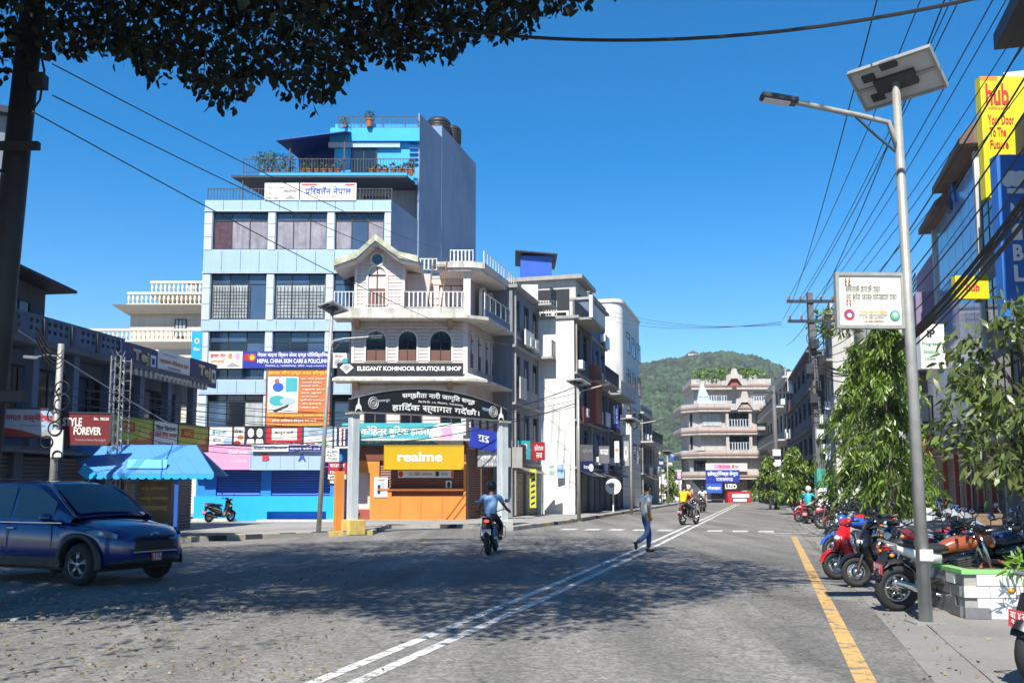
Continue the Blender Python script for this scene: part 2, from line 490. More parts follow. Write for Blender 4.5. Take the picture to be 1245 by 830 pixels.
def text_geo(s, bold=0.0):
    s = shape_deva(s)
    k = (s, bold)
    if k not in _tc:
        c = bpy.data.curves.new('text', 'FONT'); c.body = s; c.size = 1; c.offset = bold; c.resolution_u = 3
        o = bpy.data.objects.new('text', c)
        me = o.to_mesh()
        v = [(q.co.x, q.co.y) for q in me.vertices]; f = [tuple(p.vertices) for p in me.polygons]
        o.to_mesh_clear(); bpy.data.objects.remove(o); bpy.data.curves.remove(c)
        if not v: v = [(0,0),(1,0),(1,1)]; f = [(0,1,2)]
        a = np.array(v); lo = a.min(0); hi = a.max(0)
        _tc[k] = ((a-lo)/np.maximum(hi-lo, 1e-6), f, float((hi-lo)[0]/max(1e-6,(hi-lo)[1])))
    return _tc[k]

def letters(parent, s, x0, x1, z0, z1, y, m, bold=0.02, fit=True, M4=None, align=None, shear=0.0):
    heavy = 0.0
    if any(ord(c) > 0x8ff for c in s): heavy, bold = min(bold, .03), 0.0     # offset outlines break these glyphs: thicken by close doubles
    else: bold *= .75
    v, f, asp = text_geo(s, bold)
    if fit is not True:
        w = min(x1-x0, (z1-z0)*asp); c = (x0+x1)/2
        x0, x1 = (x0, x0+w) if align == 'L' else (c-w/2, c+w/2)
    vs = [(x0+p[0]*(x1-x0)+p[1]*(z1-z0)*shear, y, z0+p[1]*(z1-z0)) for p in v]
    mb = MB(); mb.M = M4; t = heavy*.55*(z1-z0)
    for k, (a_, b_) in enumerate(((-t,-t),(t,t),(-t,t),(t,-t)) if heavy > .008 else ((0,0),)): mb._add([(p[0]+a_, p[1]-.0007*k, p[2]+b_) for p in vs], f)
    return mb.build('lettering', m if not isinstance(m, str) else M[m], parent)

def sign(fr, px0, py0, px1, py1, y, m, label, texts=(), blocks=(), name='shop_sign', cat='sign', th=0.10, group=None, rim=None, shape=None):
    """board in a facade frame at depth y; texts/blocks: fractions (x0,z0,x1,z1) from the board's lower left"""
    x0, z1 = fr.hit(px0, py0, y); x1, z0 = fr.hit(px1, py1, y)
    if shape: x0, x1, z0, z1 = shape
    w, h = x1-x0, z1-z0
    root = MB().box(0, w, 0, th, 0, h).build(name, M[m], None, loc=fr.w(x0, y, z0), rz=fr.a)
    tag(root, label, cat, group)
    if rim:
        q = .04
        MB().box(-q,w+q,-.02,th+.01,h,h+q).box(-q,w+q,-.02,th+.01,-q,0).box(-q,0,-.02,th+.01,0,h).box(w,w+q,-.02,th+.01,0,h).build('rim', M[rim], root)
    e = -.006
    for b in blocks:
        a, c, b1, d, mm = b[:5]
        if len(b) > 5 and b[5] == 'o':
            cx, cz, rr = (a+b1)/2*w, (c+d)/2*h, (d-c)/2*h
            mb = MB(); mb.vprism([(cx+rr*(b[6] if len(b) > 6 else 1)*math.cos(t*math.pi/10), cz+rr*math.sin(t*math.pi/10)) for t in range(20)], e, -.001)
        elif len(b) > 5 and b[5] == 'p':
            mb = MB(); mb.vprism([(p[0]*w, p[1]*h) for p in b[6]], e, -.001)
        else:
            mb = MB().box(a*w, b1*w, e, -.001, c*h, d*h)
        mb.build('printed_panel', M[mm], root); e -= .003
    for t in texts:
        s, a, c, b1, d, mm = t[:6]
        letters(root, s, a*w, b1*w, c*h, d*h, e-.003, mm, *(t[6:7] or (.02,)))
    return root

# ------------------------------------------------------------------ ground, road, pavements
def structure(o): o['kind'] = 'structure'; return o

def asphalt():
    m = mat('asphalt', (.198,.189,.172), .9, .16, .35, fine=.22, bump=.5, bscale=45)
    nt = m.node_tree; L = nt.links.new; p = nt.nodes['Principled BSDF']
    src = p.inputs['Base Color'].links[0].from_socket
    geo = _n(nt, 'ShaderNodeNewGeometry')
    mp = _n(nt, 'ShaderNodeMapping'); mp.inputs['Rotation'].default_value = (0, 0, ROAD_A); mp.inputs['Scale'].default_value = (1.1, .10, 1); L(geo.outputs['Position'], mp.inputs[0])
    n1 = _n(nt, 'ShaderNodeTexNoise'); n1.inputs['Scale'].default_value = 1.0; n1.inputs['Detail'].default_value = 5; L(mp.outputs[0], n1.inputs['Vector'])
    r1 = _n(nt, 'ShaderNodeMapRange'); L(n1.outputs['Fac'], r1.inputs[0])
    for i, q in enumerate((.33,.7,.66,1.18)): r1.inputs[i+1].default_value = q
    vm = _n(nt, 'ShaderNodeVectorMath', operation='SCALE'); L(src, vm.inputs[0]); L(r1.outputs[0], vm.inputs['Scale'])
    vo = _n(nt, 'ShaderNodeTexVoronoi', feature='DISTANCE_TO_EDGE'); vo.inputs['Scale'].default_value = .33
    nz = _n(nt, 'ShaderNodeTexNoise'); nz.inputs['Scale'].default_value = 1.3; nz.inputs['Detail'].default_value = 6; L(geo.outputs['Position'], nz.inputs['Vector'])
    ad = _n(nt, 'ShaderNodeVectorMath', operation='ADD'); L(geo.outputs['Position'], ad.inputs[0]); L(nz.outputs['Color'], ad.inputs[1]); L(ad.outputs[0], vo.inputs['Vector'])
    r2 = _n(nt, 'ShaderNodeMapRange'); L(vo.outputs['Distance'], r2.inputs[0])
    for i, q in enumerate((.002,.010,.74,1.0)): r2.inputs[i+1].default_value = q
    vm2 = _n(nt, 'ShaderNodeVectorMath', operation='SCALE'); L(vm.outputs[0], vm2.inputs[0]); L(r2.outputs[0], vm2.inputs['Scale'])
    # repaired patches: big straight edged cells, a few of them darker
    mp2 = _n(nt, 'ShaderNodeMapping'); mp2.inputs['Rotation'].default_value = (0, 0, ROAD_A); mp2.inputs['Scale'].default_value = (.42, .16, 1); L(geo.outputs['Position'], mp2.inputs[0])
    vp = _n(nt, 'ShaderNodeTexVoronoi', distance='CHEBYCHEV'); vp.inputs['Scale'].default_value = 1.0; L(mp2.outputs[0], vp.inputs['Vector'])
    rp = _n(nt, 'ShaderNodeMapRange'); L(vp.outputs['Color'], rp.inputs[0])
    for i, q in enumerate((.12,.30,.78,1.0)): rp.inputs[i+1].default_value = q
    vmp = _n(nt, 'ShaderNodeVectorMath', operation='SCALE'); L(vm2.outputs[0], vmp.inputs[0]); L(rp.outputs[0], vmp.inputs['Scale']); vm2 = vmp
    # pale coarse aggregate
    v3 = _n(nt, 'ShaderNodeTexVoronoi'); v3.inputs['Scale'].default_value = 28; L(geo.outputs['Position'], v3.inputs['Vector'])
    r3 = _n(nt, 'ShaderNodeMapRange'); L(v3.outputs['Color'], r3.inputs[0])
    for i, q in enumerate((.1,.95,.72,1.45)): r3.inputs[i+1].default_value = q
    vm3 = _n(nt, 'ShaderNodeVectorMath', operation='SCALE'); L(vm2.outputs[0], vm3.inputs[0]); L(r3.outputs[0], vm3.inputs['Scale'])
    L(vm3.outputs[0], p.inputs['Base Color'])
    return m
M['asphalt'] = asphalt()
m_('earth', (.20,.18,.15), .95, .2, .3, fine=.2, bump=.4)
m_('paving', (.30,.29,.27), .9, .15, .9, fine=.15, bump=.3)
m_('apron', (.225,.215,.20), .9, .16, .8, fine=.15, bump=.3)
m_('road_white', (.62,.62,.60), .85, .25, 3.0, fine=.3, worn=.52)
m_('road_yellow', (.60,.36,.11), .85, .2, 3.0, fine=.3, worn=.50)

def sheet(name, pts, z, m):
    mb = MB(); mb.face(*[(p[0], p[1], z) for p in pts])
    o = mb.build(name, m); me = o.data
    if me.polygons[0].normal.z < 0: me.flip_normals()
    return structure(o)
sheet('ground', [(-900,-140),(1000,-140),(1000,960),(-900,960)], -0.012, M['earth'])
KERB = [(-45,4),(-24,16.5),(-14,24.3),(-9.9,27.6),(-6.5,31.2),(-4.75,32.6),(-4.9,37.6),(-2.2,38.2),(-.75,35.9),(.05,35.6)]
kp = [Vector((a,b,0)) for a,b in KERB]
ul = 46.0
LEFT_V = -5.6
kerb_far = [road(u, LEFT_V) for u in (44, 60, 80, 100, 112)]
road_poly = [road(-14,5.0), road(150,5.0), road(150,-40), road(112,-30)] + kerb_far[::-1] + kp[::-1] + [Vector((-45,-15,0))]
sheet('road', road_poly, -0.004, M['asphalt'])

# markings: the double centre line, the crossing dashes, the yellow edge line
def strip(name, v, w, us, m, z=0.0, col=None):
    mb = MB()
    for a, b in zip(us[:-1], us[1:]):
        mb.face(road(a,v-w/2,z), road(b,v-w/2,z), road(b,v+w/2,z), road(a,v+w/2,z))
    o = mb.build(name, m)
    if o.data.polygons[0].normal.z < 0: o.data.flip_normals()
    return structure(o)
for dv in (-.16, .16):
    mb = MB(); pts_ = [(-6,-.36),(6,-.26),(14,-.10),(24,0),(100,0)]
    for (ua, va), (ub, vb) in zip(pts_[:-1], pts_[1:]): mb.face(road(ua,va+dv-.065), road(ub,vb+dv-.065), road(ub,vb+dv+.065), road(ua,va+dv+.065))
    o = mb.build('centre_line', M['road_white'])
    if o.data.polygons[0].normal.z < 0: o.data.flip_normals()
    structure(o)
strip('edge_line', 3.92, .17, [-6, 33.5], M['road_yellow'])
c0 = gnd(740, 644.5); cu = (Vector((c0.x,c0.y,0))-RO).dot(RD)
for i in range(11):
    v = -4.6 + i*.92
    if v > 3.2: break
    if abs(v) < .3: continue
    mb = MB(); mb.face(road(cu+.1,v,.0), road(cu+.1,v+.55,.0), road(cu+1.3,v+.55,.0), road(cu+1.3,v,.0)); o = mb.build('crossing_dash', M['road_white'])
    if o.data.polygons[0].normal.z < 0: o.data.flip_normals()
    structure(o)
mb = MB(); mb.face(road(cu-.7,3.0,.0), road(cu-.7,4.7,.0), road(cu-.45,4.7,.0), road(cu-.45,3.0,.0)); o = mb.build('stop_line', M['road_white'])
if o.data.polygons[0].normal.z < 0: o.data.flip_normals()
structure(o)
# worn old yellow curve across the junction
cv = [gnd(*q) for q in ((290,705),(360,694),(430,684),(490,672),(512,664),(518,657),(500,653),(470,651))]
mb = MB()
for a, b in zip(cv[:-1], cv[1:]):
    t = (b-a).normalized(); n = Vector((-t.y,t.x,0))*.05
    mb.face((a+n).to_tuple(), (b+n).to_tuple(), (b-n).to_tuple(), (a-n).to_tuple())
m_('worn_yellow', (.30,.24,.12), .9, .35, 4.0, fine=.5)
o = mb.build('worn_line', M['worn_yellow'])
if o.data.polygons[0].normal.z < 0: o.data.flip_normals()
structure(o)

def kerbs(parent, line, colours, L0=0.62, w=.16, h=.15, side=1):
    me = {c: MB().box(0.01, L0-.015, 0, w, -.05, h).mesh('kerb_stone', M[c]) for c in set(colours)}
    i = 0
    for a, b in zip(line[:-1], line[1:]):
        t = b-a; n = max(1, int(round(t.length/L0))); ang = math.atan2(t.y, t.x)
        for k in range(n):
            p = a + t*(k/n)
            o = link(me[colours[i % len(colours)]], 'kerb_stone', parent, (p.x, p.y, rnd.uniform(-.008,.006)), ang + rnd.uniform(-.01,.01))
            o.scale = (t.length/n/L0, side, 1); i += 1

lp = [(p.x,p.y) for p in kp] + [(p.x,p.y) for p in kerb_far]
back = [(road(112,-20).x, road(112,-20).y), (-10,70), (-60,60), (-60,4)]
pv = MB(); pv.prism(lp + back, -.2, .13)
pave_l = structure(pv.build('pavement', M['paving']))
kerbs(pave_l, kp[1:4], ['kerb_grey'])
kerbs(pave_l, kp[3:6], ['kerb_black','kerb_yellow'])
kerbs(pave_l, kp[5:], ['kerb_grey','kerb_grey','kerb_black'])
kerbs(pave_l, [kp[-1]] + kerb_far[:4], ['kerb_grey','kerb_grey','kerb_yellow','kerb_grey','kerb_black'])
# right: flush concrete apron in slabs, then a raised pavement
ap = MB(); ap.face(*[tuple(q) for q in (road(-14,4.45,0), road(105,4.45,0), road(105,14,0), road(-14,14,0))])
apr = ap.build('apron', M['apron'])
if apr.data.polygons[0].normal.z < 0: apr.data.flip_normals()
structure(apr)
slab_me = MB().box(0.02, 1.98, 0, .42, -.03, .012).mesh('drain_slab', M['apron'])
for i in range(26):
    p = road(2+i*2.0, 4.9)
    link(slab_me, 'drain_slab', apr, (p.x, p.y, rnd.uniform(-.004,.004)), R(90)-ROAD_A).scale = (1, -1, 1)
pr = MB(); pr.prism([tuple(road(u, v)[:2]) for u, v in ((13,7.4),(100,7.4),(100,14),(13,14))], -.2, .13)
pave_r = structure(pr.build('pavement', M['paving']))
kerbs(pave_r, [road(13,7.24), road(60,7.24)], ['kerb_grey'], side=-1)
# ================================================================== blue glass office building
FB = Frame((0, 46, 0), 0)
bb = thing('office_building', 'tall pale blue panelled office block with bright blue rooftop rooms', 'building', (-10.5, 46, 0))
def bx(px, y=0, py=450): return FB.hit(px, py, y)[0] + 10.5      # local x
def bz(py, px=350, y=0): return FB.hit(px, py, y)[1]
bL, bR = bx(242), bx(473)
bcol = [(bx(242),bx(252)), (bx(321),bx(330)), (bx(394),bx(403)), (bx(465),bx(473))]
rows = [(bz(303), bz(257)), (bz(388), bz(332)), (bz(461), bz(402)), (bz(519), bz(479))]
ztop = bz(243)
side_v = Vector((.272, 1, 0)).normalized()
dep = 14.2
# core behind the cladding
holes = [(a[1]+.02, b[0]-.02, z0, z1) for z0, z1 in rows for a, b in zip(bcol[:-1], bcol[1:])]
mb = MB(); wallp(mb, bL, bR, 2.2, ztop, .06, holes, .4)
mb.build('front_wall', M['clad_blue'], bb)
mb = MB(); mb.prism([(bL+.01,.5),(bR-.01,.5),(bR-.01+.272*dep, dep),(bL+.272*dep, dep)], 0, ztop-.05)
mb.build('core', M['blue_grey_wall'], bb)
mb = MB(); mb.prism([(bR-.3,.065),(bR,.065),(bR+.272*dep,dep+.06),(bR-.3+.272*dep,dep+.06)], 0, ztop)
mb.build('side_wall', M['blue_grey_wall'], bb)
# cladding panels: bands between the window rows, then the piers
g = .012
bands = [(rows[0][1]+.05, ztop), (rows[1][1]+.05, rows[0][0]-.05), (rows[2][1]+.05, rows[1][0]-.05), (rows[3][1]+.05, rows[2][0]-.05)]
for bi, (a, b) in enumerate(bands):
    n = 10; cw = (bR-bL)/n
    for i in range(n):
        MB().box(bL+i*cw+g, bL+(i+1)*cw-g, .0, .05, a+g, b-g).build('panel', M['clad_blue'], bb)
    MB().box(bL-.02, bR+.02, -.05, .045, a-.06, a-.012).build('band_ledge', M['clad_white'], bb)
for ri, (z0, z1) in enumerate(rows):
    for ci, (a, b) in enumerate(bcol):
        k = 3
        for j in range(k):
            h = (z1+.04-(z0-.04))/k
            MB().box(a+g, b-g, .0, .05, z0-.04+j*h+g, z0-.04+(j+1)*h-g).build('panel', M['clad_white'], bb)
gl = [[('glass_brick','glass_curtain','glass_curtain'),('glass_curtain','glass_curtain','glass_curtain'),('glass_curtain','glass_blue','glass_curtain')],
      [('glass_white','glass_white','glass_blue'),('glass_white','glass_white','glass_white'),('glass_blue','glass_blue','glass_blue')],
      [('glass_dark','glass_dark','glass_blue')]*3, [('glass_blue','glass_dark','glass_white')]*3]
for ri, (z0, z1) in enumerate(rows):
    for ci in range(3):
        a, b = bcol[ci][1]+.03, bcol[ci+1][0]-.03
        w = window(bb, a, b, z0+.01, z1-.01, .18, 3, .22, 'frame_dark', gl[ri][ci])
        if ri == 1 and ci < 2:      # woven screens behind the glass of the second row
            mb = MB()
            for q in range(14): 
                x = a+.1+q*(b-a-.9)/13 if ci == 0 else a+.1+q*(b-a-.2)/13
                mb.box(x-.012, x+.012, .17, .178, z0+.08, z1-(z1-z0)*.27)
            for q in range(9):
                z = z0+.12+q*(z1-z0)*.07
                mb.box(a+.1, (b-.8 if ci == 0 else b-.1), .172, .179, z-.012, z+.012)
            mb.build('window_grille', M['frame_dark'], bb, kind='stuff')
# roof levels
ztr = ztop
rl = railing(bb, bL+.1, bR, ztr, ztr+.62, .12, M['steel_dark'], .16, .012)
def sx(t): return bR + .272*t
# level above: recessed room, dark overhanging slab with railing
t1 = 3.4
lv2 = bz(219, 400, 3.2)
mb = MB(); mb.prism([(bL+2.2, 4.6),(sx(4.6)-.05,4.6),(sx(12)-.05,12),(bL+3.8,12)], ztop-.1, lv2-.12)
mb.build('roof_room', M['grey_wall'], bb)
for i, xx in enumerate((bL+3.0, bL+5.2, bL+7.2)):
    window(bb, xx, xx+1.3, ztop+.7, lv2-.5, 4.5, 2, 0, 'frame_dark', ('glass_blue',))
xl = FB.hit(281, 219, 2.4)[0]+10.5
mb = MB(); mb.prism([(xl, 2.4),(sx(2.4)-.2,2.4),(sx(12)-.1,12),(xl+2.5,12)], lv2-.12, lv2)
mb.build('roof_slab', M['roof_dark'], bb)
MB().box(bL+2.0, sx(2.7)-.25, 2.5, 2.62, lv2+.003, lv2+.16).build('slab_edge', M['cyan_blue'], bb)
x297 = FB.hit(297, 205, 2.7)[0]+10.5; x505 = FB.hit(505, 205, 3.0)[0]+10.5
rl = railing(bb, x297, x505, lv2+.16, lv2+.95, 2.56, M['steel_dark'], .15, .012)
for p in (x297, ): 
    MB().box(p-.03, p+.03, 2.5, 2.58, ztop, lv2-.12).build('post', M['steel_dark'], bb)
# penthouse
ty = 3.6
px0 = FB.hit(407, 170, ty)[0]+10.5; ptop = bz(139, 460, ty)
mb = MB(); mb.prism([(px0, ty),(sx(ty),ty),(sx(7.0),7.0),(px0+1,7.0)], lv2-.1, bz(151,460,ty))
mb.build('penthouse', M['cyan_blue'], bb)
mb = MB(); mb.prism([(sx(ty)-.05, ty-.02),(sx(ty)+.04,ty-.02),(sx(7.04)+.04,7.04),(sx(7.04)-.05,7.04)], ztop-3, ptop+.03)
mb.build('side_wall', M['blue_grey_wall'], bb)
MB().box(px0-.2, sx(ty)+.06, ty-.30, ty-.03, bz(168,460,ty-.7), bz(152,460,ty-.7)).build('fascia', M['cyan_blue'], bb)
MB().box(px0-.3, sx(ty)-1.0, ty-.2, ty-.02, bz(175,460,ty-.7), bz(168.5,460,ty-.7)).build('beam', M['clad_blue'], bb)
window(bb, px0+.9, px0+2.3, lv2+.2, lv2+2.2, ty-.08, 2, 0, 'frame_dark', ('glass_dark',))
for i in range(6): MB().box(sx(ty)-.5, sx(ty)-.02, ty-.12-.0*i, ty-.03, lv2+1.0+i*.28, lv2+1.05+i*.28).build('louvre', M['deep_blue'], bb)
prl = railing(bb, px0+.2, sx(ty)-.05, bz(152,460,ty-.7), bz(137,460,ty-.7), ty-.2, M['steel_dark'], .15, .012)
# sloping sheet canopy over the terrace
ca = FB.hit(335,171,2.3)[0]+10.5; cb = FB.hit(420,160,2.3)[0]+10.5; cz0 = bz(171,335,2.3); cz1 = bz(160,407,2.3)
cb2 = FB.hit(440,150,4.6)[0]+10.5
mb = MB()
mb._add([(ca,2.3,cz0),(cb,2.3,cz1),(cb2,5.6,cz1+1.0),(ca+.5,5.6,cz0+.2),(ca,2.3,cz0+.05),(cb,2.3,cz1+.05),(cb2,5.6,cz1+1.05),(ca+.5,5.6,cz0+.25)],
        [(0,3,2,1),(4,5,6,7),(0,1,5,4),(1,2,6,5),(2,3,7,6),(3,0,4,7)])
mb.build('canopy', M['deep_blue'], bb)
for x in (ca+.7, cb-.1): MB().box(x-.035, x+.035, 2.62, 2.69, lv2, cz0+.1+(cz1-cz0)*(x-ca)/(cb-ca)).build('canopy_post', M['steel_dark'], bb)
mb = MB(); mb.vprism([(ca+.5,lv2),(cb2,lv2),(cb2,cz1+1.0),(ca+.5,cz0+.2)], 5.52, 5.6); mb.build('back_wall', M['deep_blue'], bb)
# rear blocks and water tanks
for (ta, tb, zt, nm) in ((7.06, 10.4, bz(168,550,9), 'stair_tower'), (10.45, 13.4, bz(190,570,12), 'rear_block')):
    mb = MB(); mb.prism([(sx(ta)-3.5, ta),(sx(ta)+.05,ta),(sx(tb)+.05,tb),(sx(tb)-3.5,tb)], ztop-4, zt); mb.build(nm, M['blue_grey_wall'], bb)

def water_tank(p, r, h, label, m='tank_black', group='rooftop water tanks'):
    o = thing('water_tank', label, 'water tank', p, 0, group)
    pr = [(r*.98, 0), (r, h*.05)]
    for i in range(5): pr += [(r, h*(.08+.13*i)), (r*.96, h*(.10+.13*i)), (r*.96, h*(.12+.13*i)), (r, h*(.14+.13*i))]
    pr += [(r, h*.76), (r*.8, h*.9), (r*.3, h*.95)]
    MB().lathe(pr, 16).build('tank_body', M[m], o, True)
    MB().lathe([(r*.32, h*.95),(r*.32,h),(0.001,h*1.02)], 12).build('lid', M[m], o)
    return o
wt = FB.w(sx(9.2)-10.5-.9, 9.0, bz(168,550,9)); water_tank(wt, .72, 1.25, 'black water tank in front on the stair tower of the blue office block')
wt = FB.w(sx(9.2)-10.5-.2, 10.0, bz(168,550,9)); water_tank(wt, .62, 1.15, 'black water tank at the right rear on the stair tower of the blue office block')

# pots on the roof terrace and penthouse roof
def leaf_clump(name, parent, c, rad, n, ll, lw, m, droop=0.0, seed=1, kind=None):
    rs = np.random.RandomState(seed)
    d = rs.normal(size=(n,3)); d /= np.linalg.norm(d,axis=1)[:,None]
    p = np.array(c) + d*np.array(rad)*(rs.uniform(.25,1,(n,1))**.5)
    ax = d*.7 + rs.normal(size=(n,3))*.5; ax[:,2] += .25-droop; ax /= np.linalg.norm(ax,axis=1)[:,None]
    return leaves(name, p, ax, ll, lw, m, parent, rs, kind)

def leaves(name, P, A, ll, lw, m, parent=None, rs=None, kind=None, droop=0.25):
    rs = rs or np.random.RandomState(3)
    n = len(P); P = np.asarray(P, float); A = np.asarray(A, float)
    L_ = ll*rs.uniform(.7,1.25,(n,1)); W = lw*rs.uniform(.75,1.2,(n,1))
    s = np.cross(A, rs.normal(size=(n,3))); s /= np.maximum(np.linalg.norm(s,axis=1)[:,None],1e-6)
    up = np.cross(s, A)
    dn = np.array([0,0,-1.0])
    v = np.empty((n,6,3))
    v[:,0] = P; v[:,5] = P + A*L_ + dn*L_*droop
    m1 = P + A*L_*.35; m2 = P + A*L_*.70 + dn*L_*droop*.45
    v[:,1] = m1 - s*W*.5 + up*W*.12; v[:,2] = m1 + s*W*.5 + up*W*.12
    v[:,3] = m2 - s*W*.38 + up*W*.1; v[:,4] = m2 + s*W*.38 + up*W*.1
    b = (np.arange(n)*6)[:,None]
    tri = b + np.array([0,2,1, 3,4,5]); quad = b + np.array([1,2,4,3])
    loops = np.concatenate([tri, quad], 1).astype(np.int32)    # per leaf: 3+3+4
    me = bpy.data.meshes.new(name)
    me.vertices.add(n*6); me.vertices.foreach_set('co', v.reshape(-1).astype(np.float32))
    me.loops.add(n*10); me.loops.foreach_set('vertex_index', loops.reshape(-1))
    me.polygons.add(n*3)
    st = ((np.arange(n)*10)[:,None] + np.array([0,3,6])).reshape(-1).astype(np.int32)
    me.polygons.foreach_set('loop_start', st)
    try: me.polygons.foreach_set('loop_total', np.tile(np.array([3,3,4],np.int32), n))
    except Exception: pass
    me.materials.append(M[m] if isinstance(m, str) else m); me.update(calc_edges=True); me.validate()
    return link(me, name, parent, kind=kind)

def pot_plant(p, h, r, label, seed, ph=.28, group='potted plants on the blue roof terraces', m='leaf_pot', potm='terracotta'):
    o = thing('potted_plant', label, 'potted plant', p, 0, group)
    MB().lathe([(.09*ph/.28,0),(.14*ph/.28,ph*.85),(.16*ph/.28,ph*.86),(.16*ph/.28,ph),(.12*ph/.28,ph)], 10).build('pot', M[potm], o)
    leaf_clump('foliage', o, (0,0,ph+h*.5), (r,r,h*.5), int(60+260*r*h), .16, .06, m, 0, seed)
    return o
zt = lv2+.16
potx = [(338,.95,.42),(350,.75,.35),(318,1.0,.45),(328,1.05,.4),(368,.3,.14),(376,.28,.14),(385,.3,.15),(394,.34,.14),(402,.2,.12),(411,.5,.2),(452,.18,.14),(460,.22,.14),(468,.16,.15),(478,.34,.12),(486,.2,.14),(494,.36,.14),(500,.55,.16)]
rank = ['bushy green plant, %s, on the blue roof terrace', 'small orange potted plant, %s, on the blue terrace']
desc = ['third bush from the left','tall bush at the right end','leftmost bush at the terrace corner','second bush from the left','below the left canopy post','just right of the canopy post','third of the middle row','fourth of the middle row','last of the low middle row','tall one beside the canopy post','leftmost below the louvres','second from left below the blue wall','low broad one below the blue wall','upright one of the right group','between two upright ones','second from the right end','tallest at the right end']
for i, (px, h, r) in enumerate(potx):
    X = FB.hit(px, 205, 2.85)[0]
    pot_plant(FB.w(X, 2.9, zt), h, r, rank[0 if i < 4 else 1] % desc[i], 20+i, .32 if i > 3 else .3)
pot_plant(FB.w(FB.hit(449,150,3.2)[0], 3.2, bz(152,460,ty-.7)), .5, .2, 'tall terracotta pot with a bushy plant on the topmost blue roof', 90, .42)
pot_plant(FB.w(FB.hit(420,150,3.2)[0], 3.2, bz(152,460,ty-.7)), .25, .25, 'low green plant at the left end of the topmost blue roof', 91, .2)

# signs on the building
sign(FB, 322, 222.5, 363, 243.5, -.04, 'white_board', 'white rooftop banner with grey pictures, left of two on the pale blue block',
     [('क्लिनिक', .55,.42,.93,.62,'black_ink',.01), ('सेवा उपलब्ध', .1,.68,.6,.8,'blue_ink',.01)],
     [(.05,.05,.22,.22,'grey_ink','o',1.5),(.26,.05,.42,.2,'grey_ink','o',1.7),(.12,.35,.2,.45,'grey_ink','o',1.5),(.62,.08,.9,.3,'grey_ink','p',[(.6,.08),(.75,.32),(.93,.1)])])
sign(FB, 365, 222.5, 433, 243.5, -.05, 'white_board', 'white rooftop banner with large Devanagari name, right of two on the blue block',
     [('परिवर्तन नेपाल', .09,.34,.91,.80,'blue_ink',.015), ('मुख्य कार्यालय', .28,.16,.7,.28,'red_ink',.01)],
     [(.03,.86,.3,.95,'red_ink'),(.8,.86,.97,.95,'red_ink'),(.02,.05,.035,.82,'gold_ink'),(.965,.05,.98,.82,'gold_ink')])
sign(FB, 295, 427, 402, 447.5, -.10, 'blue_board', 'long royal blue skin care clinic sign with white lettering',
     [('नेपाल चाइना स्किन केयर एण्ड पोलिक्लिनिक', .17,.60,.98,.95,'white_print',.02), ('NEPAL CHINA SKIN CARE & POLICLINIC', .17,.30,.98,.56,'white_print',.025), ('चितवन-२, नारायणगढ, फोन: ०५६-५२०१२०', .26,.07,.95,.22,'white_print',.01)],
     [(.015,.45,.075,.85,'red_board'),(.08,.4,.14,.88,'red_ink','o',1.0),(.095,.5,.125,.78,'yellow_ink','o',1.0)])
sign(FB, 254, 427, 294.5, 447.5, -.08, 'white_board', 'white clinic banner with red words and line drawings, left of the royal blue sign',
     [('छाला रोग', .05,.62,.5,.92,'red_ink',.02), ('परामर्श', .06,.3,.48,.55,'orange_ink',.02), ('सेवा', .07,.05,.3,.24,'blue_ink',.02)],
     [(.55,.55,.72,.9,'orange_ink','o',.7),(.76,.5,.95,.92,'pink_board','o',.7),(.55,.08,.95,.2,'grey_ink','p',[(.52,.08),(.7,.36),(.97,.1)])])
sign(FB, 405, 429, 425, 447, -.06, 'white_board', 'small white picture banner at the right end of the royal blue clinic sign', [('सेवा',.1,.7,.6,.9,'red_ink',.02)],
     [(.1,.1,.5,.6,'grey_ink','o',1),(.55,.15,.9,.65,'teal_ink','o',1)])
sign(FB, 325, 449.5, 400, 520, -.30, 'orange_board', 'big orange billboard with a clinic photo and white list below the royal blue sign',
     [('छाला यौन दन्त तथा सौन्दर्य', .03,.90,.97,.985,'yellow_ink',.02)] +
     [(s, .54+.02*(i%2), .83-.062*i, .92-.05*(i%3), .865-.062*i, 'white_print', .012) for i, s in enumerate(('दाग पोतो हटाउने','चायाको उपचार','कपाल झर्ने','अनुहारमा आउने','दाद लुतो','एलर्जी समस्या','दुबीको उपचार','यौन समस्या','फोहोर दाग'))] +
     [('विशेषज्ञ डाक्टरबाट उपचार गरिन्छ', .03,.185,.97,.235,'yellow_ink',.015), ('हरेक शनिबार बिहान १० बजे', .1,.10,.8,.15,'white_print',.012), ('सम्पर्क: ९८४५०१२३४५ नारायणगढ', .03,.02,.97,.075,'yellow_ink',.015)],
     [(.02,.26,.50,.88,'white_board'),(.30,.62,.485,.865,'teal_board'),(.06,.62,.3,.78,'royal_board','o',1.2),(.12,.76,.2,.85,'skin_brown','o',1),(.05,.38,.3,.56,'teal_board','o',1.6),(.2,.40,.47,.52,'clad_blue','o',2.2),(.10,.28,.36,.4,'steel_dark','p',[(.1,.3),(.36,.41),(.34,.36),(.14,.27)])], rim='steel_dark')
# tall light blue vertical sign on the left corner
sign(Frame((0,45.2,0),R(12)), 233.5, 402, 245, 437, 0, 'cyan_blue', 'narrow upright light blue sign on the left corner of the pale blue block',
     [('बैंक', .2,.3,.8,.42,'white_print',.02)], [(.25,.55,.75,.75,'white_print','o',.8),(.33,.59,.67,.71,'cyan_blue','o',.8)])

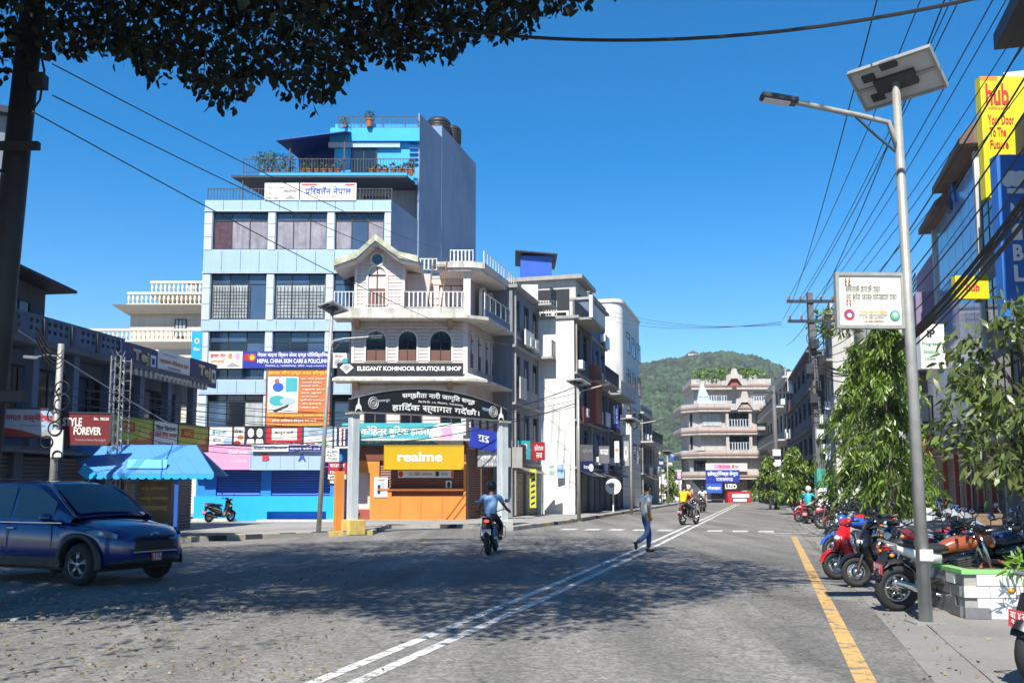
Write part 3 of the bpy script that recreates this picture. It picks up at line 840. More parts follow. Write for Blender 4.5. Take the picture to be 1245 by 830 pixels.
# ================================================================== ground floor shop under the blue block
FS = Frame((0, 42.6, 0), 0)
def sxz(px, py, y=0): return FS.hit(px, py, y)
X0 = sxz(237, 600)[0]; X1 = sxz(414, 600)[0]; zt_ = sxz(330, 568)[1]
shop = thing('shop', 'bright blue painted roadside shop row with a dark low opening below the blue office block', 'shop', (X0, 42.6, 0))
W = X1-X0
zl = sxz(330, 603)[1]; os0, os1 = sxz(325,630)[0]-X0, sxz(397,630)[0]-X0
mb = MB(); wallp(mb, 0, W, .13, zl, -.12, [(os0, os1, .14, .55)], .6); mb.face((0,-.12,zl),(W,-.12,zl),(W,.1,zl),(0,.1,zl)); mb.box(os0,os1,.4,.45,.13,.55)
mb.build('lower_wall', M['cyan_blue'], shop)
mb = MB(); wallp(mb, 0, W, zl, zt_+.6, .1, [(.9, os0-.35, zl+.02, zt_+.1), (os0+.1, W-.5, zl+.02, zt_+.1)], .12); mb.box(0,W,.3,3.0,.13,zt_+.9)
mb.build('upper_wall', M['shop_blue_shaded'], shop)  # deeper blue than the lower wall: shadow of the overhang put into the colour
shutter(shop, .9, os0-.35, zl+.02, zt_+.1, .2, M['deep_blue']); shutter(shop, os0+.1, W-.5, zl+.02, zt_+.1, .2, M['deep_blue'])
MB().box(-.05, W+.05, -.55, .25, zt_-.02, zt_+.06).build('soffit', M['deep_blue'], shop)
MB().box(.1, 1.9, -.65, -.1, .13, .24).build('step', M['concrete_pale'], shop)
MB().box(os0-.2, W-.1, -1.1, -.1, .13, .20).build('step', M['concrete_pale'], shop)
sign(FS, 305.5, 541.5, 392, 570, -.62, 'clad_blue', 'pale blue shop fascia with a red B and a navy A above the shop', [('B',.16,.36,.26,.66,'red_ink',.05),('A',.66,.34,.77,.66,'blue_ink',.05)],
     [(.04,.76,.5,.97,'white_board'),(.52,.76,.99,.97,'clad_white'),(.22,.02,.225,.3,'grey_ink'),(.41,.02,.415,.74,'grey_ink'),(.60,.02,.605,.74,'grey_ink'),(.8,.02,.805,.74,'grey_ink')], rim='clad_blue')
sign(FS, 306, 540.5, 392, 548.5, -.78, 'white_board', 'narrow white and blue text strip along the top of the pale blue fascia', [('सौन्दर्य कस्मेटिक हाउस', .03,.2,.5,.85,'blue_ink',.02), ('सामान पाइने ठाउँ', .54,.2,.97,.85,'white_print',.02)], [(.52,.04,.99,.96,'blue_board')])
pk0, pk1 = sxz(241, 555, -.6)[0], sxz(304, 555, -.6)[0]
o = sign(FS, 241, 541, 304, 569.5, -.60, 'pink_board', 'pink fascia board with faint white writing above the left part of the bright blue shop', [('फेन्सी हाउस', .58,.5,.95,.82,'white_print',.0),('कस्मेटिक', .62,.25,.93,.38,'white_print',.0)], rim='pink_board')
# strip of banners above the fascia
bs = [(255,283,'white_board',[('डेन्टल',.1,.6,.7,.85,'teal_ink',.02),('होम',.15,.3,.5,.5,'grey_ink',.02)],[(.6,.1,.95,.5,'clad_blue','o',1)], 'white dental banner with pale drawings, leftmost in the strip above the pink fascia'),
      (283.5,298,'white_board',[('सेवा',.1,.7,.8,.9,'black_ink',.02)],[(.1,.1,.6,.35,'red_board','o',1.4),(.3,.4,.9,.62,'orange_board','o',1.4)], 'narrow white banner with orange and red pictures in the strip above the shops'),
      (298.5,322,'black_board',[],[(.12,.5,.44,.92,'white_board','o',.7),(.56,.5,.88,.92,'white_board','o',.7),(.02,.03,.48,.45,'white_board','p',[(.02,.03),(.12,.42),(.44,.42),(.5,.03)]),(.5,.03,.98,.45,'white_board','p',[(.5,.03),(.56,.42),(.88,.42),(.98,.03)])], 'dark banner with two white head and shoulder shapes in the strip above the shops'),
      (322.5,368,'red_board',[('कानून फर्म',.25,.62,.75,.82,'black_ink',.01),('कानुनी परामर्श सेवा केन्द्र',.1,.08,.92,.26,'white_print',.02)],[(.18,.38,.84,.92,'cream_board')], 'red law office banner with a cream panel below the orange billboard'),
      (368.5,405,'white_board',[('कपडा',.1,.1,.4,.25,'red_ink',.02)],[(.02,.55,.98,.98,'clad_blue'),(.1,.6,.6,.85,'grey_ink','o',2),(.5,.1,.62,.3,'green_paint','o',1),(.7,.12,.82,.3,'green_paint','o',1)], 'white and pale blue banner with grey and green pictures right of the red banner'),
      (405.5,425,'white_board',[],[(.2,.1,.35,.95,'navy_board'),(.5,.1,.62,.9,'maroon_board'),(.72,.1,.9,.9,'navy_board')], 'white banner with dark upright shapes at the right end of the strip')]
for a, b, m, tx, bl, lb in bs: sign(FS, a, 518.5, b, 544.5, .05, m, lb, tx, bl, rim='steel_dark')
sign(FS, 396, 545, 412, 561, -.45, 'white_board', 'small white plastic shop sign beside the lamp post foot', [('HALLMARK',.08,.66,.92,.86,'black_ink',.01),('PLASTIC',.1,.38,.85,.58,'black_ink',.01),('STORES',.15,.1,.85,.3,'black_ink',.01)])
# hatched backing behind banners so the gap up to the office windows is closed
MB().box(X0-.2, X1+.6, 42.9, 45.9, sxz(330,545)[1], sxz(330,519)[1]-.05).build('shop_roof', M['concrete'], shop, loc=(-X0, -42.6, 0))

# ================================================================== pink corner house
FP = Frame((0, 44.6, 0), 0)
ph = thing('corner_house', 'old pale pink corner house with arched windows, mossy balconies and a gabled roof', 'house', (-2.15, 44.6, 0))
def px_(p, y=0, py=450): return FP.hit(p, py, y)[0] + 2.15
def pz_(py, p=500, y=0): return FP.hit(p, py, y)[1]
hL, hR = px_(428), px_(567)
SA = math.atan2(1, .272)                         # side wall direction
SD = 6.6
MS = Matrix.Translation((hR, 0, 0)) @ Matrix.Rotation(SA, 4, 'Z')   # local side frame: x along the side, y inward (left)
zA, zB, zC = pz_(463), pz_(388), pz_(327)       # chajja, balcony slab, roof slab
z2t = zB-.12
def sqx(p): return FP.hit(p, 400, 0)[0] + 2.15
w2 = [(sqx(457.5), .47), (sqx(495.8), .43), (sqx(536), .5)]
z2a, z2b = pz_(439), pz_(402.5)
# walls
def siding(parent, x0, x1, z0, z1, holes, m, M4=None, h=.17, y=0.0):
    mb = MB(); mb.M = M4; n = max(1, int(round((z1-z0)/h))); h = (z1-z0)/n
    for i in range(n):
        a, b = z0+i*h, z0+(i+1)*h
        segs = [(x0, x1)]
        for (c, d, e, f) in holes:
            if f <= a+.01 or e >= b-.01: continue
            segs = [s for q in segs for s in ((q[0], min(q[1], c)), (max(q[0], d), q[1])) if s[1]-s[0] > .02]
        for s0, s1 in segs:
            mb._add([(s0,y-.035,a+.02),(s1,y-.035,a+.02),(s1,y-.012,b),(s0,y-.012,b),(s0,y+.04,a),(s1,y+.04,a)], [(0,1,2,3),(4,5,1,0)])
    return mb.build('siding', m, parent, kind='stuff')
body = MB(); sh = Vector((.272, 1, 0))*SD
poly = [(hL,.05),(hR-.01,.05),(hR+.272*SD-.01,SD),(hL+.272*SD,SD)]
body.prism(poly, 0, zB-.1); body.build('wall', M['pink_wall'], ph)
mb = MB(); mb.prism([(px_(491),1.6),(hR-.02,1.6),(hR+.272*SD-.02,SD),(px_(491)+.272*SD,SD)], zB-.05, zC-.02); mb.build('upper_wall', M['pink_wall'], ph)
hol = [(c-h, c+h, z2a, z2b) for c, h in w2]
siding(ph, hL, hR, zA+.1, zB-.15, hol, M['pink_wall'])
for c, h in w2: arched_window(ph, c, h, z2a, z2b, .0)
# side: five arched windows below, three above
hs2 = []
for i in range(5):
    c = .75+i*1.25; hs2.append((c-.34, c+.34, z2a-.25, z2b)); arched_window(ph, c, .34, z2a-.25, z2b, .0, M4=MS)
siding(ph, .02, SD, zA+.1, zB-.15, hs2, M['pink_wall'], MS)
z3a, z3b = zB+.5, zC-.45
for i in range(3):
    c = 2.7+i*1.3; arched_window(ph, c, .34, z3a, z3b, -.01, M4=MS)
for a_, b_ in ((hR-.16,hR+.06),(hL-.05,hL+.1)): MB().box(a_,b_,-.06,.05,zA,zB-.1).build('corner_trim', M['pink_trim'], ph)
# slabs that wrap the corner
def wrap_slab(name, out, z0, z1, m, zin=None, left=.75):
    a = hL-left; b = hR
    n = Vector((math.sin(SA), -math.cos(SA), 0))*out     # outward normal of the side wall
    e = sh + n
    pts_o = [(a,-out),(b+.06*out,-out),(b+n.x+.05,-out*.35),(b+e.x, e.y),(b+sh.x-.4, SD),(b-.5,.2),(a,.2)]
    mb = MB(); mb.prism(pts_o, z0, z1); return mb.build(name, m, ph)
wrap_slab('chajja', 1.0, zA-.10, zA+.02, M['mossy_slab'])
mb = MB()
mb._add([(hL-.75,-1.0,zA+.023),(hR+.06,-1.0,zA+.023),(hR,.0,zA+.42),(hL,.0,zA+.42)], [(0,1,2,3)])
n_ = Vector((math.sin(SA), -math.cos(SA), 0))
mb._add([(hR+.06,-1.0,zA+.023),(hR+n_.x+.05,-.35,zA+.023),(hR+n_.x+sh.x,n_.y+sh.y,zA+.023),(hR+sh.x,sh.y,zA+.42),(hR,0,zA+.42)], [(0,1,2,3,4)])
mb.build('chajja_slope', M['mossy_slab'], ph)
wrap_slab('balcony_slab', 1.05, zB-.12, zB+.03, M['mossy_slab'], left=.8)
mb = MB(); zp = pz_(374.5, 500, -1.0)
mb.box(hL-.72, hR+.02, -1.0, -.92, zB+.03, zp)
mb.build('balcony_parapet', M['mossy_slab'], ph)
nn = n_*1.0
MR = Matrix.Translation((hR+nn.x-.02, nn.y+.35, 0)) @ Matrix.Rotation(SA, 4, 'Z')
mb = MB(); mb.M = MR; mb.box(-.35, SD, -.04, .04, zB+.03, zp+.1); mb.build('side_parapet', M['old_blue_wall'], ph)
mb = MB()
for x in (hL+.25, hR-.75): mb._add([(x-.12,-.8,zB-.12),(x+.12,-.8,zB-.12),(x+.12,0,zB-.12),(x-.12,0,zB-.12),(x-.12,0,zB-.5),(x+.12,0,zB-.5)], [(0,3,2,1),(0,1,5,4),(0,4,3),(1,2,5)])
for x in (hL+.25, hR-.75): mb._add([(x-.12,-.75,zA-.1),(x+.12,-.75,zA-.1),(x+.12,0,zA-.1),(x-.12,0,zA-.1),(x-.12,0,zA-.45),(x+.12,0,zA-.45)], [(0,3,2,1),(0,1,5,4),(0,4,3),(1,2,5)])
mb.build('bracket', M['brown_trim'], ph)
zr = pz_(354, 500, -1.0)
# white balcony railing with posts
railing(ph, hL-.72, px_(491,-1), zp, zr, -.96, M['frame_white'], .17, .018)
railing(ph, px_(491,-1), hR+.02, zp, zr, -.96, M['frame_white'], .20, .032)
railing(ph, -.3, SD*.8, zp+.1, zr+.1, 0, M['frame_white'], .9, .018, M4=MR)
# gable bay
gx0, gx1 = px_(431), px_(490.5); gcx = px_(457.5); gz_e = pz_(311); gz_p = pz_(291)
mb = MB(); mb.vprism([(gx0,zB),(gx1,zB),(gx1,gz_e),(gcx,gz_p),(gx0,gz_e)], -.12, 2.2); mb.build('gable_wall', M['pink_wall'], ph)
gh, gz0, gz1 = .42, pz_(371), pz_(325)
siding(ph, gx0, gx1, zB+.2, gz_e, [(gcx-gh,gcx+gh,gz0,gz1)], M['pink_wall'], None, .17, -.12)
arched_window(ph, gcx, gh, gz0, gz1, -.14, trim=.11)
mb = MB(); cz = pz_(316.5)
mb.vprism([(gcx+.36*math.cos(t*math.pi/10), cz+.36*math.sin(t*math.pi/10)) for t in range(20)], -.22, -.13); rw = mb.build('round_window', M['pink_trim'], ph)
mb = MB(); mb.vprism([(gcx+.25*math.cos(t*math.pi/10), cz+.25*math.sin(t*math.pi/10)) for t in range(20)], -.24, -.225); mb.build('pane', M['glass_dark'], rw)
for a_, b_ in ((gx0-.04,gx0+.09),(gx1-.09,gx1+.04)): MB().box(a_,b_,-.2,-.1,zB,gz_e).build('corner_trim', M['pink_trim'], ph)
# roof over the bay: peaked middle with flat flared eaves
xa, xb_ = px_(403,-.9), px_(507,-.9)
zp0, ze0, zflat = pz_(285,457,-.9), pz_(309,430,-.9), pz_(312,500,-.9)
prof = [(xa, pz_(316,403,-.9)), (px_(431,-.9), ze0+.12), (gcx, zp0), (px_(483,-.9), ze0+.12), (xb_, pz_(311,507,-.9))]
mb = MB(); up = [(x, z) for x, z in prof]; lo = [(x, z-.34) for x, z in prof]
mb.vprism(up + lo[::-1], -.95, 2.6) if False else None
for i in range(4):
    (x0_, z0_), (x1_, z1_) = prof[i], prof[i+1]
    mb.vprism([(x0_, z0_-.30), (x1_, z1_-.30), (x1_, z1_), (x0_, z0_)], -.95, 2.6)
mb.build('roof', M['moss_roof'], ph)
mb = MB()
for i in range(4):
    (x0_, z0_), (x1_, z1_) = prof[i], prof[i+1]
    mb.vprism([(x0_+.02, z0_-.42), (x1_-.0, z1_-.42), (x1_, z1_-.303), (x0_+.02, z0_-.303)], -.85, 2.5)
mb.build('roof_soffit', M['pink_trim'], ph)
mb = MB()
for x in (gx0+.05, gx1-.05):
    s = -1 if x < gcx else 1
    mb._add([(x-.1,-.75,gz_e+.0),(x+.1,-.75,gz_e),(x+.1,-.12,gz_e),(x-.1,-.12,gz_e),(x-.1,-.12,gz_e-.45),(x+.1,-.12,gz_e-.45)], [(0,3,2,1),(0,1,5,4),(0,4,3),(1,2,5)])
mb.build('bracket', M['brown_trim'], ph)
# terrace part on the right: recessed wall, flat roof slab with railing, corner column
mb = MB(); mb.box(px_(491), px_(520), 1.0, 1.2, zB, zC); wallp(mb, px_(500), hR-.1, zB, zC, 1.5, [(px_(505),px_(513),zB+.1,zB+2.0),(px_(530),px_(560),zB+.9,zB+2.0)], .15)
mb.build('terrace_wall', M['pink_wall'], ph)
window(ph, px_(530), px_(560), zB+.9, zB+2.0, 1.58, 2, 0, 'frame_brown', ('glass_dark',))
MB().box(px_(505),px_(513),1.6,1.64,zB+.1,zB+2.0).build('door', M['brown_shutter'], ph)
mb = MB(); mb.box(hR-.16, hR+.18, .02, .36, zB+.03, zC); mb.box(hR-.22,hR+.24,-.03,.41,zC-.25,zC-.001); mb.build('column', M['pink_trim'], ph)
mb = MB(); n2 = n_*.9; xs_ = px_(530,-.3)
mb.prism([(xs_,-.35),(hR+.3,-.35),(hR+n2.x,-.1),(hR+n2.x+sh.x,n2.y+sh.y),(hR+sh.x-1,SD),(xs_,2.5)], zC, zC+.28); mb.build('roof_slab', M['mossy_slab'], ph)
mb = MB(); mb.prism([(xs_+.1,-.25),(hR+.2,-.25),(hR+n2.x-.15,0),(hR+n2.x-.15+sh.x,n2.y+sh.y-.1),(hR+sh.x-1,SD-.1),(xs_+.1,2.4)], zC-.14, zC-.003); mb.build('slab_soffit', M['pink_trim'], ph)
zrr = pz_(305, 570, 0); zrb = zC+.28
railing(ph, px_(547,0), hR+.3, zrb, zrr, -.2, M['frame_white'], .19, .035)
railing(ph, px_(505,1.6), px_(530,1.6), zrb, zrr, 1.5, M['frame_white'], .19, .035)
MR2 = Matrix.Translation((hR+n2.x-.05, .05, 0)) @ Matrix.Rotation(SA, 4, 'Z')
railing(ph, 0, SD*.9, zrb, zrr, 0, M['frame_white'], .5, .03, M4=MR2)
# ladder leaning on the terrace roof
ld = thing('ladder', 'rusty wooden ladder leaning against the terrace roof of the pink corner house', 'ladder', FP.w(px_(531,-.4)-2.15, -.5, zp))
lz = zC+.35-zp
mb = MB()
for s in (-.32, .32): mb.tube([(s-.12,-.2,0),(s+.12,.12,lz)], .03, 6)
mb.build('rail', M['wood_old'], ld)
for i in range(7):
    t = (i+.6)/7.4; MB().tube([(-.32-.12+.24*t,-.2+.32*t,lz*t),(.32-.12+.24*t,-.2+.32*t,lz*t)], .022, 6).build('rung', M['wood_old'], ld)
# lower floors
zg = pz_(541)                                        # ground floor head
mb = MB(); wallp(mb, hL, hR, zg+.3, zA-.2, -.02, [(hL+.6,hL+1.7,zg+.9,zA-.6),(hL+2.3,hL+3.4,zg+.9,zA-.6),(hL+4.2,hL+5.2,zg+.9,zA-.6)], .06); mb.build('first_floor_wall', M['pink_wall'], ph)
for k in (.6,2.3,4.2): window(ph, hL+k, hL+k+1.05, zg+.9, zA-.6, .0, 2, .25, 'frame_brown', ('glass_dark',))
for i in range(5):
    c = .9+i*1.25; mb = None
    arched_window(ph, c, .3, zg+.9, zA-.7, -.005, M4=MS, inner='frame_brown')
mb = MB(); mb.box(hL-.9, hR+.35, -.75, .0, zg+.18, zg+.27); mb.build('shop_ledge', M['concrete_pale'], ph)
# orange shop front: doorway, counter with brown roller shutters
d0, d1 = px_(429,-.2), px_(452,-.2); s0, s1 = px_(463,-.2), hR-.1
zd = pz_(574.5, 440, -.2); zs1 = pz_(593, 500, -.2); zst = pz_(560, 500, -.2)
mb = MB(); wallp(mb, hL-.55, hR+.02, .13, zg+.18, -.2, [(d0,d1,.13,zd),(s0,s1,zs1,zst),(px_(478,-.2),s1,pz_(603,500,-.2),pz_(597,500,-.2))], .3); mb.face((hL-.55,-.2,.13),(hL-.55,.1,.13),(hL-.55,.1,zg+.18),(hL-.55,-.2,zg+.18))
mb.face((hR+.02,-.2,.13),(hR+.02,.1,.13),(hR+.02,.1,zg),(hR+.02,-.2,zg))
mb.build('shop_front', M['orange_paint'], ph)
MB().box(d0-.3,d1+.3,.14,.18,.13,zd+.2).build('door_dark', M['black_ink'], ph)
for i in range(3): MB().box(d0+.02,d1-.02,-.18+i*.1,.1,.13+i*.16,.13+(i+1)*.16-.004).build('step', M['red_brown'], ph)
shutter(ph, s0, s1, zs1, zst, -.06, M['brown_shutter'])
shutter(ph, px_(478,-.2), s1, pz_(603,500,-.2), pz_(597,500,-.2), -.06, M['brown_shutter'], 'slot_shutter', .06)
MB().box(s0-.05, s1+.02, -.28, -.2, zs1-.1, zs1-.02).build('counter_edge', M['orange_board'], ph)
MB().box(hL-.55, hR+.02, -.24, -.2, zst+.02, zg+.15).build('header', M['brown_shutter'], ph)
for i in range(1,4): MB().box(s0+(s1-s0)*i/4-.012, s0+(s1-s0)*i/4+.012, -.225, -.2, .15, pz_(604,500,-.2)).build('panel_joint', M['orange_board'], ph)
for i in range(3):
    q = shutter(ph, .25+i*2.2, 2.25+i*2.2, .13, zg-.1, -.03, M['brown_shutter']); 
    q.matrix_local = MS
    mb = MB(); mb.M = MS; mb.box(.08+i*2.2,.22+i*2.2,-.06,.05,.13,zg+.1); mb.build('pier', M['brown_trim'], ph)
# signs of the pink house
sign(FP, 410, 441, 563, 456, -.78, 'black_board', 'long black boutique sign with white capitals and a diamond on the pink corner house',
     [('ELEGANT KOHINOOR BOUTIQUE SHOP', .16,.30,.985,.72,'white_print',.035)], [(.03,.5,.13,.62,'white_print','p',[(.02,.62),(.05,.9),(.10,.9),(.13,.62),(.075,.12)]),(.03,.5,.1,.6,'grey_ink','p',[(.045,.62),(.06,.84),(.09,.84),(.105,.62),(.075,.3)])])
sign(FP, 416, 514, 563, 541, -.55, 'teal_board', 'wide teal boutique banner with white Devanagari name behind the arch',
     [('कोहिनुर बुटिक हाउस', .16,.36,.72,.86,'white_print',.035), ('प्रो. क. निता श्रेष्ठ  नारायणगढ', .2,.06,.72,.24,'white_print',.02)],
     [(.70,.04,.97,.98,'white_board','o',1.35),(.80,.02,1.0,.98,'white_board'),(.04,.1,.1,.9,'white_board','p',[(.02,.02),(.06,.9),(.1,.85),(.12,.02)]),(.8,.2,.93,.8,'pink_board','p',[(.77,.2),(.83,.5),(.81,.75),(.9,.85),(.92,.4),(.89,.15)])])
sign(FP, 468, 542, 563, 569.5, -1.0, 'yellow_board', 'bright yellow phone brand sign with white lowercase lettering over the orange shop', [('realme', .165,.32,.735,.74,'white_print',.035)], [(.93,.04,.985,.35,'gold_ink','p',[(.93,.04),(.985,.38),(.99,.38),(.94,.04)])], rim='yellow_board')
sign(FP, 484, 571.5, 551, 580.5, -.40, 'white_board', 'thin white poster strip with red ends under the yellow sign', [('5G  32MP  5000mAh', .2,.3,.62,.7,'grey_ink',.02)], [(.02,.1,.08,.9,'red_ink','o',.8),(.965,.1,.995,.9,'red_ink'),(.68,.2,.74,.85,'black_ink'),(.78,.3,.9,.7,'clad_blue')])
sign(FP, 455, 580, 471, 604, -.24, 'white_board', 'white poster of two phones stuck on the orange wall beside the doorway', [('नयाँ',.3,.8,.8,.93,'red_ink',.02)], [(.25,.15,.48,.62,'navy_board'),(.52,.3,.78,.75,'clad_blue')])
sign(FP, 542, 584, 549, 594, -.12, 'white_board', 'small square poster with a dark figure on the brown shutter', [], [(.2,.1,.8,.9,'black_board','o',.5)])
FC = Frame(FP.w(hR-2.15+.25, -.7, 0)[:2], R(38))
bks = FC.o
o = MB().box(0,1.25,0,.1,0,.95).build('shop_sign', M['blue_board'], None, loc=(-1.95,43.5,pz_(544,585,0)), rz=R(22)); tag(o, 'tilted blue hanging sign shaped like an open book on the corner over the grey board', 'sign'); o.rotation_euler = (R(-8), R(10), R(22))
MB().box(1.25,1.85,-.02,.1,.02,.85).build('pale_panel', M['royal_board'], o); letters(o, 'गुरु', .35,.9,.35,.65,-.008,'white_print',.02)
o = MB().box(0,1.7,0,.12,0,1.0).build('shop_sign', M['black_board'], None, loc=(-1.65,43.9,pz_(569,585,0)), rz=R(14)); tag(o, 'dark grey board with worn white Devanagari lettering below the tilted blue sign', 'sign')
MB().box(1.7,2.2,0.0,.12,.02,.98).build('side_panel', M['concrete'], o); MB().box(.06,1.64,-.012,-.002,.06,.94).build('printed_panel', M['grey_ink'], o)
letters(o, 'स्मार्ट मोबाइल', .15,1.5,.35,.65,-.02,'white_print',.03); letters(o, 'सेन्टर', .3,1.2,.1,.25,-.02,'white_print',.02); letters(o, 'विक्रि तथा मर्मत', .2,1.5,.72,.86,-.02,'white_print',.02)
# ================================================================== shaded two storey shop house on the left
LA = R(90) - math.atan2(177.0, F_PX)
FL = Frame(tuple(at(145, 594, 30.0))[:2], LA)
lb = thing('shop_house', 'shaded old blue two storey shop house with long parapet and dark shutters', 'building', FL.w(0,0,0), LA)
def lx(p, y=0): return FL.hit(p, 500, y)[0]
def lz(py, p, y=0): return FL.hit(p, py, y)[1]
a0, a1 = lx(-90), lx(243)
zpar = lz(414, 145); zsl = lz(446, 151)
zf1 = zsl-.35
# upper wall set back behind a verandah, lower shop wall
opn = []
for i in range(9):
    c = a0+1.0+i*(a1-a0-2)/8.6
    opn.append((c, c+1.35, 3.55 if i % 2 else 2.95, 5.0))
mb = MB(); wallp(mb, a0, a1, 2.7, zsl, .75, opn, .15); mb.face((a1,.75,.1),(a1,8,.1),(a1,8,zsl),(a1,.75,zsl)); mb.face((a0,8,.1),(a0,.75,.1),(a0,.75,zsl),(a0,8,zsl)); mb.face((a0,8,.1),(a1,8,.1),(a1,8,zsl),(a0,8,zsl))
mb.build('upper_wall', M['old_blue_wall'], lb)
for q in opn: window(lb, q[0]+.02, q[1]-.02, q[2]+.02, q[3]-.02, .85, 2, 0, 'frame_dark', ('glass_dark','glass_blue'))
for i in range(8):
    x = a0+.3+i*(a1-a0-.6)/7; MB().box(x-.13, x+.13, .05, .31, 2.7, zsl).build('column', M['old_blue_wall'], lb)
MB().box(a0-.2, a1+.25, -.25, 8, zsl-.0, zsl+.16).build('roof_slab', M['concrete_dark'], lb)
MB().box(a0, a1, -.05, 8, 2.5, 2.7).build('floor_slab', M['concrete_dark'], lb)
mb = MB()
hl = []
for r_ in range(2):
    for i in range(34):
        x = a0+1.0+i*.26
        if i % 9 == 8: continue
        hl.append((x, x+.13, zsl+.42+r_*.22, zsl+.53+r_*.22))
xtej = lx(144)
wallp(mb, a0, xtej, zsl+.16, zpar, -.1, hl[:int(len(hl))], .12); mb.box(a0, xtej, -.12, .06, zpar, zpar+.07)
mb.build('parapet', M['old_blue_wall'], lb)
mb = MB()
for i in range(7): 
    x = a0+.2+i*(xtej-a0-.4)/6; mb.box(x-.08,x+.08,-.16,-.1,zsl+.16,zpar)
mb.build('parapet_rib', M['old_dark_wall'], lb, kind='stuff')
n = 8; w_ = (a1-a0)/n
for i in range(n):
    shutter(lb, a0+i*w_+.18, a0+(i+1)*w_-.18, .13, 2.45, .12, M['dark_shutter' if i % 3 else 'grey_shutter'])
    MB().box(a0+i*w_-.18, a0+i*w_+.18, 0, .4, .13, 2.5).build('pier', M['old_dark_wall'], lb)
MB().box(a0, a1, -.45, 0, 2.5, 2.58).build('awning', M['concrete_dark'], lb)
# dentils under the right part
mb = MB()
for i in range(20):
    x = xtej+.2+i*.3
    if x > a1: break
    mb.box(x, x+.14, -.22, -.02, zsl-.2, zsl-.003)
mb.build('dentil', M['concrete_pale'], lb, kind='stuff')
# room on the roof at the left with a sloping roof
r0, r1 = lx(-60), lx(48, 1.0)
zr0 = lz(350, 62, 1.0)
lr = MB(); lr.box(r0, r1, 1.0, 6.5, zsl+.16, zr0); lr.build('roof_room', M['old_dark_wall'], lb)
mb = MB(); mb._add([(r0-.3,.2,zr0+.25),(r1+.32,.2,zr0-.18),(r1+.32,7,zr0-.18),(r0-.3,7,zr0+.9),(r0-.3,.2,zr0+.33),(r1+.32,.2,zr0-.10),(r1+.32,7,zr0-.10),(r0-.3,7,zr0+.98)],[(0,3,2,1),(4,5,6,7),(0,1,5,4),(1,2,6,5),(2,3,7,6),(3,0,4,7)])
mb.build('roof', M['roof_dark'], lb)
window(lb, r1-1.7, r1-.7, zsl+.9, zr0-.6, .94, 2, 0, 'frame_dark', ('glass_dark',))
# Tej signs on the parapet
def lsign(p0, p1, yt, yb, y, m, label, texts, blocks=(), **k):
    x0, x1 = lx(p0, y), lx(p1, y); zt = lz(yt, p0, y); zb = lz(yb, p0, y)
    return sign(FL, 0,0,0,0, y, m, label, texts, blocks, shape=(x0,x1,zb,zt), **k)
def tej(x): return ([('Tej', .3,.25,.75,.80,'gold_ink',.05), ('Tej', .29,.27,.74,.82,'white_print',.01)], [(.80,.2,.95,.75,'white_board'),(.83,.35,.92,.62,'navy_board')])
t, b = tej(0)
lsign(145, 189, 413.5, 444, -.2, 'navy_board', 'navy drink sign with gold script, nearer of the two on the shaded parapet', t, b)
lsign(189.5, 229, 424, 456, -.2, 'white_board', 'pale grey shop board with red Devanagari words between the two navy signs', [('नारायण मेडिकल हल', .05,.5,.95,.72,'red_ink',.03),('नारायणगढ', .3,.32,.7,.44,'grey_ink',.02),('यहाँ सबै सामान पाइन्छ', .15,.12,.85,.24,'grey_ink',.02),('प्रोप्राइटर', .15,.82,.6,.92,'grey_ink',.02)])
t, b = tej(1)
lsign(229.5, 262, 434, 464.5, -.2, 'navy_board', 'navy drink sign with gold script at the far right end of the shaded parapet', t, b)
FLe = Frame(FL.w(lx(262,-.2), -.2, 0)[:2], R(10))
yb0 = lz(505, 141, -.55); yb1 = lz(539, 141, -.55)
def yellow(p0, p1, lab): 
    x0, x1 = lx(p0, -.55), lx(p1, -.55)
    return sign(FL,0,0,0,0,-.55,'lime_board',lab,[('चाउचाउ',.17,.56,.44,.76,'yellow_ink',.04)],[(.0,.0,1,.3,'orange_board','p',[(0,.22),(.35,.12),(1,.62),(1,0),(0,0)]),(.1,.48,.5,.85,'red_ink'),(.6,.2,.9,.75,'gold_ink','p',[(.58,.2),(.68,.75),(.74,.5),(.82,.85),(.92,.3)]),(.05,.1,.3,.14,'maroon_board')],shape=(x0,x1,yb1,yb0),rim='steel_dark')
yellow(141, 187, 'lime and orange noodle banner with a red emblem, left end above the bus shelter')
x0, x1 = lx(187.5,-.55), lx(217,-.55)
sign(FL,0,0,0,0,-.55,'white_board','white centre board with red and black words between the two noodle banners',[('शिव किराना',.1,.66,.9,.88,'black_ink',.03),('पसल एण्ड जनरल',.06,.36,.94,.58,'red_ink',.03),('सप्लायर्स',.2,.08,.8,.22,'grey_ink',.02)],shape=(x0,x1,yb1,yb0),rim='steel_dark')
yellow(217.5, 254, 'lime and orange noodle banner with a red emblem, right end above the bus shelter')
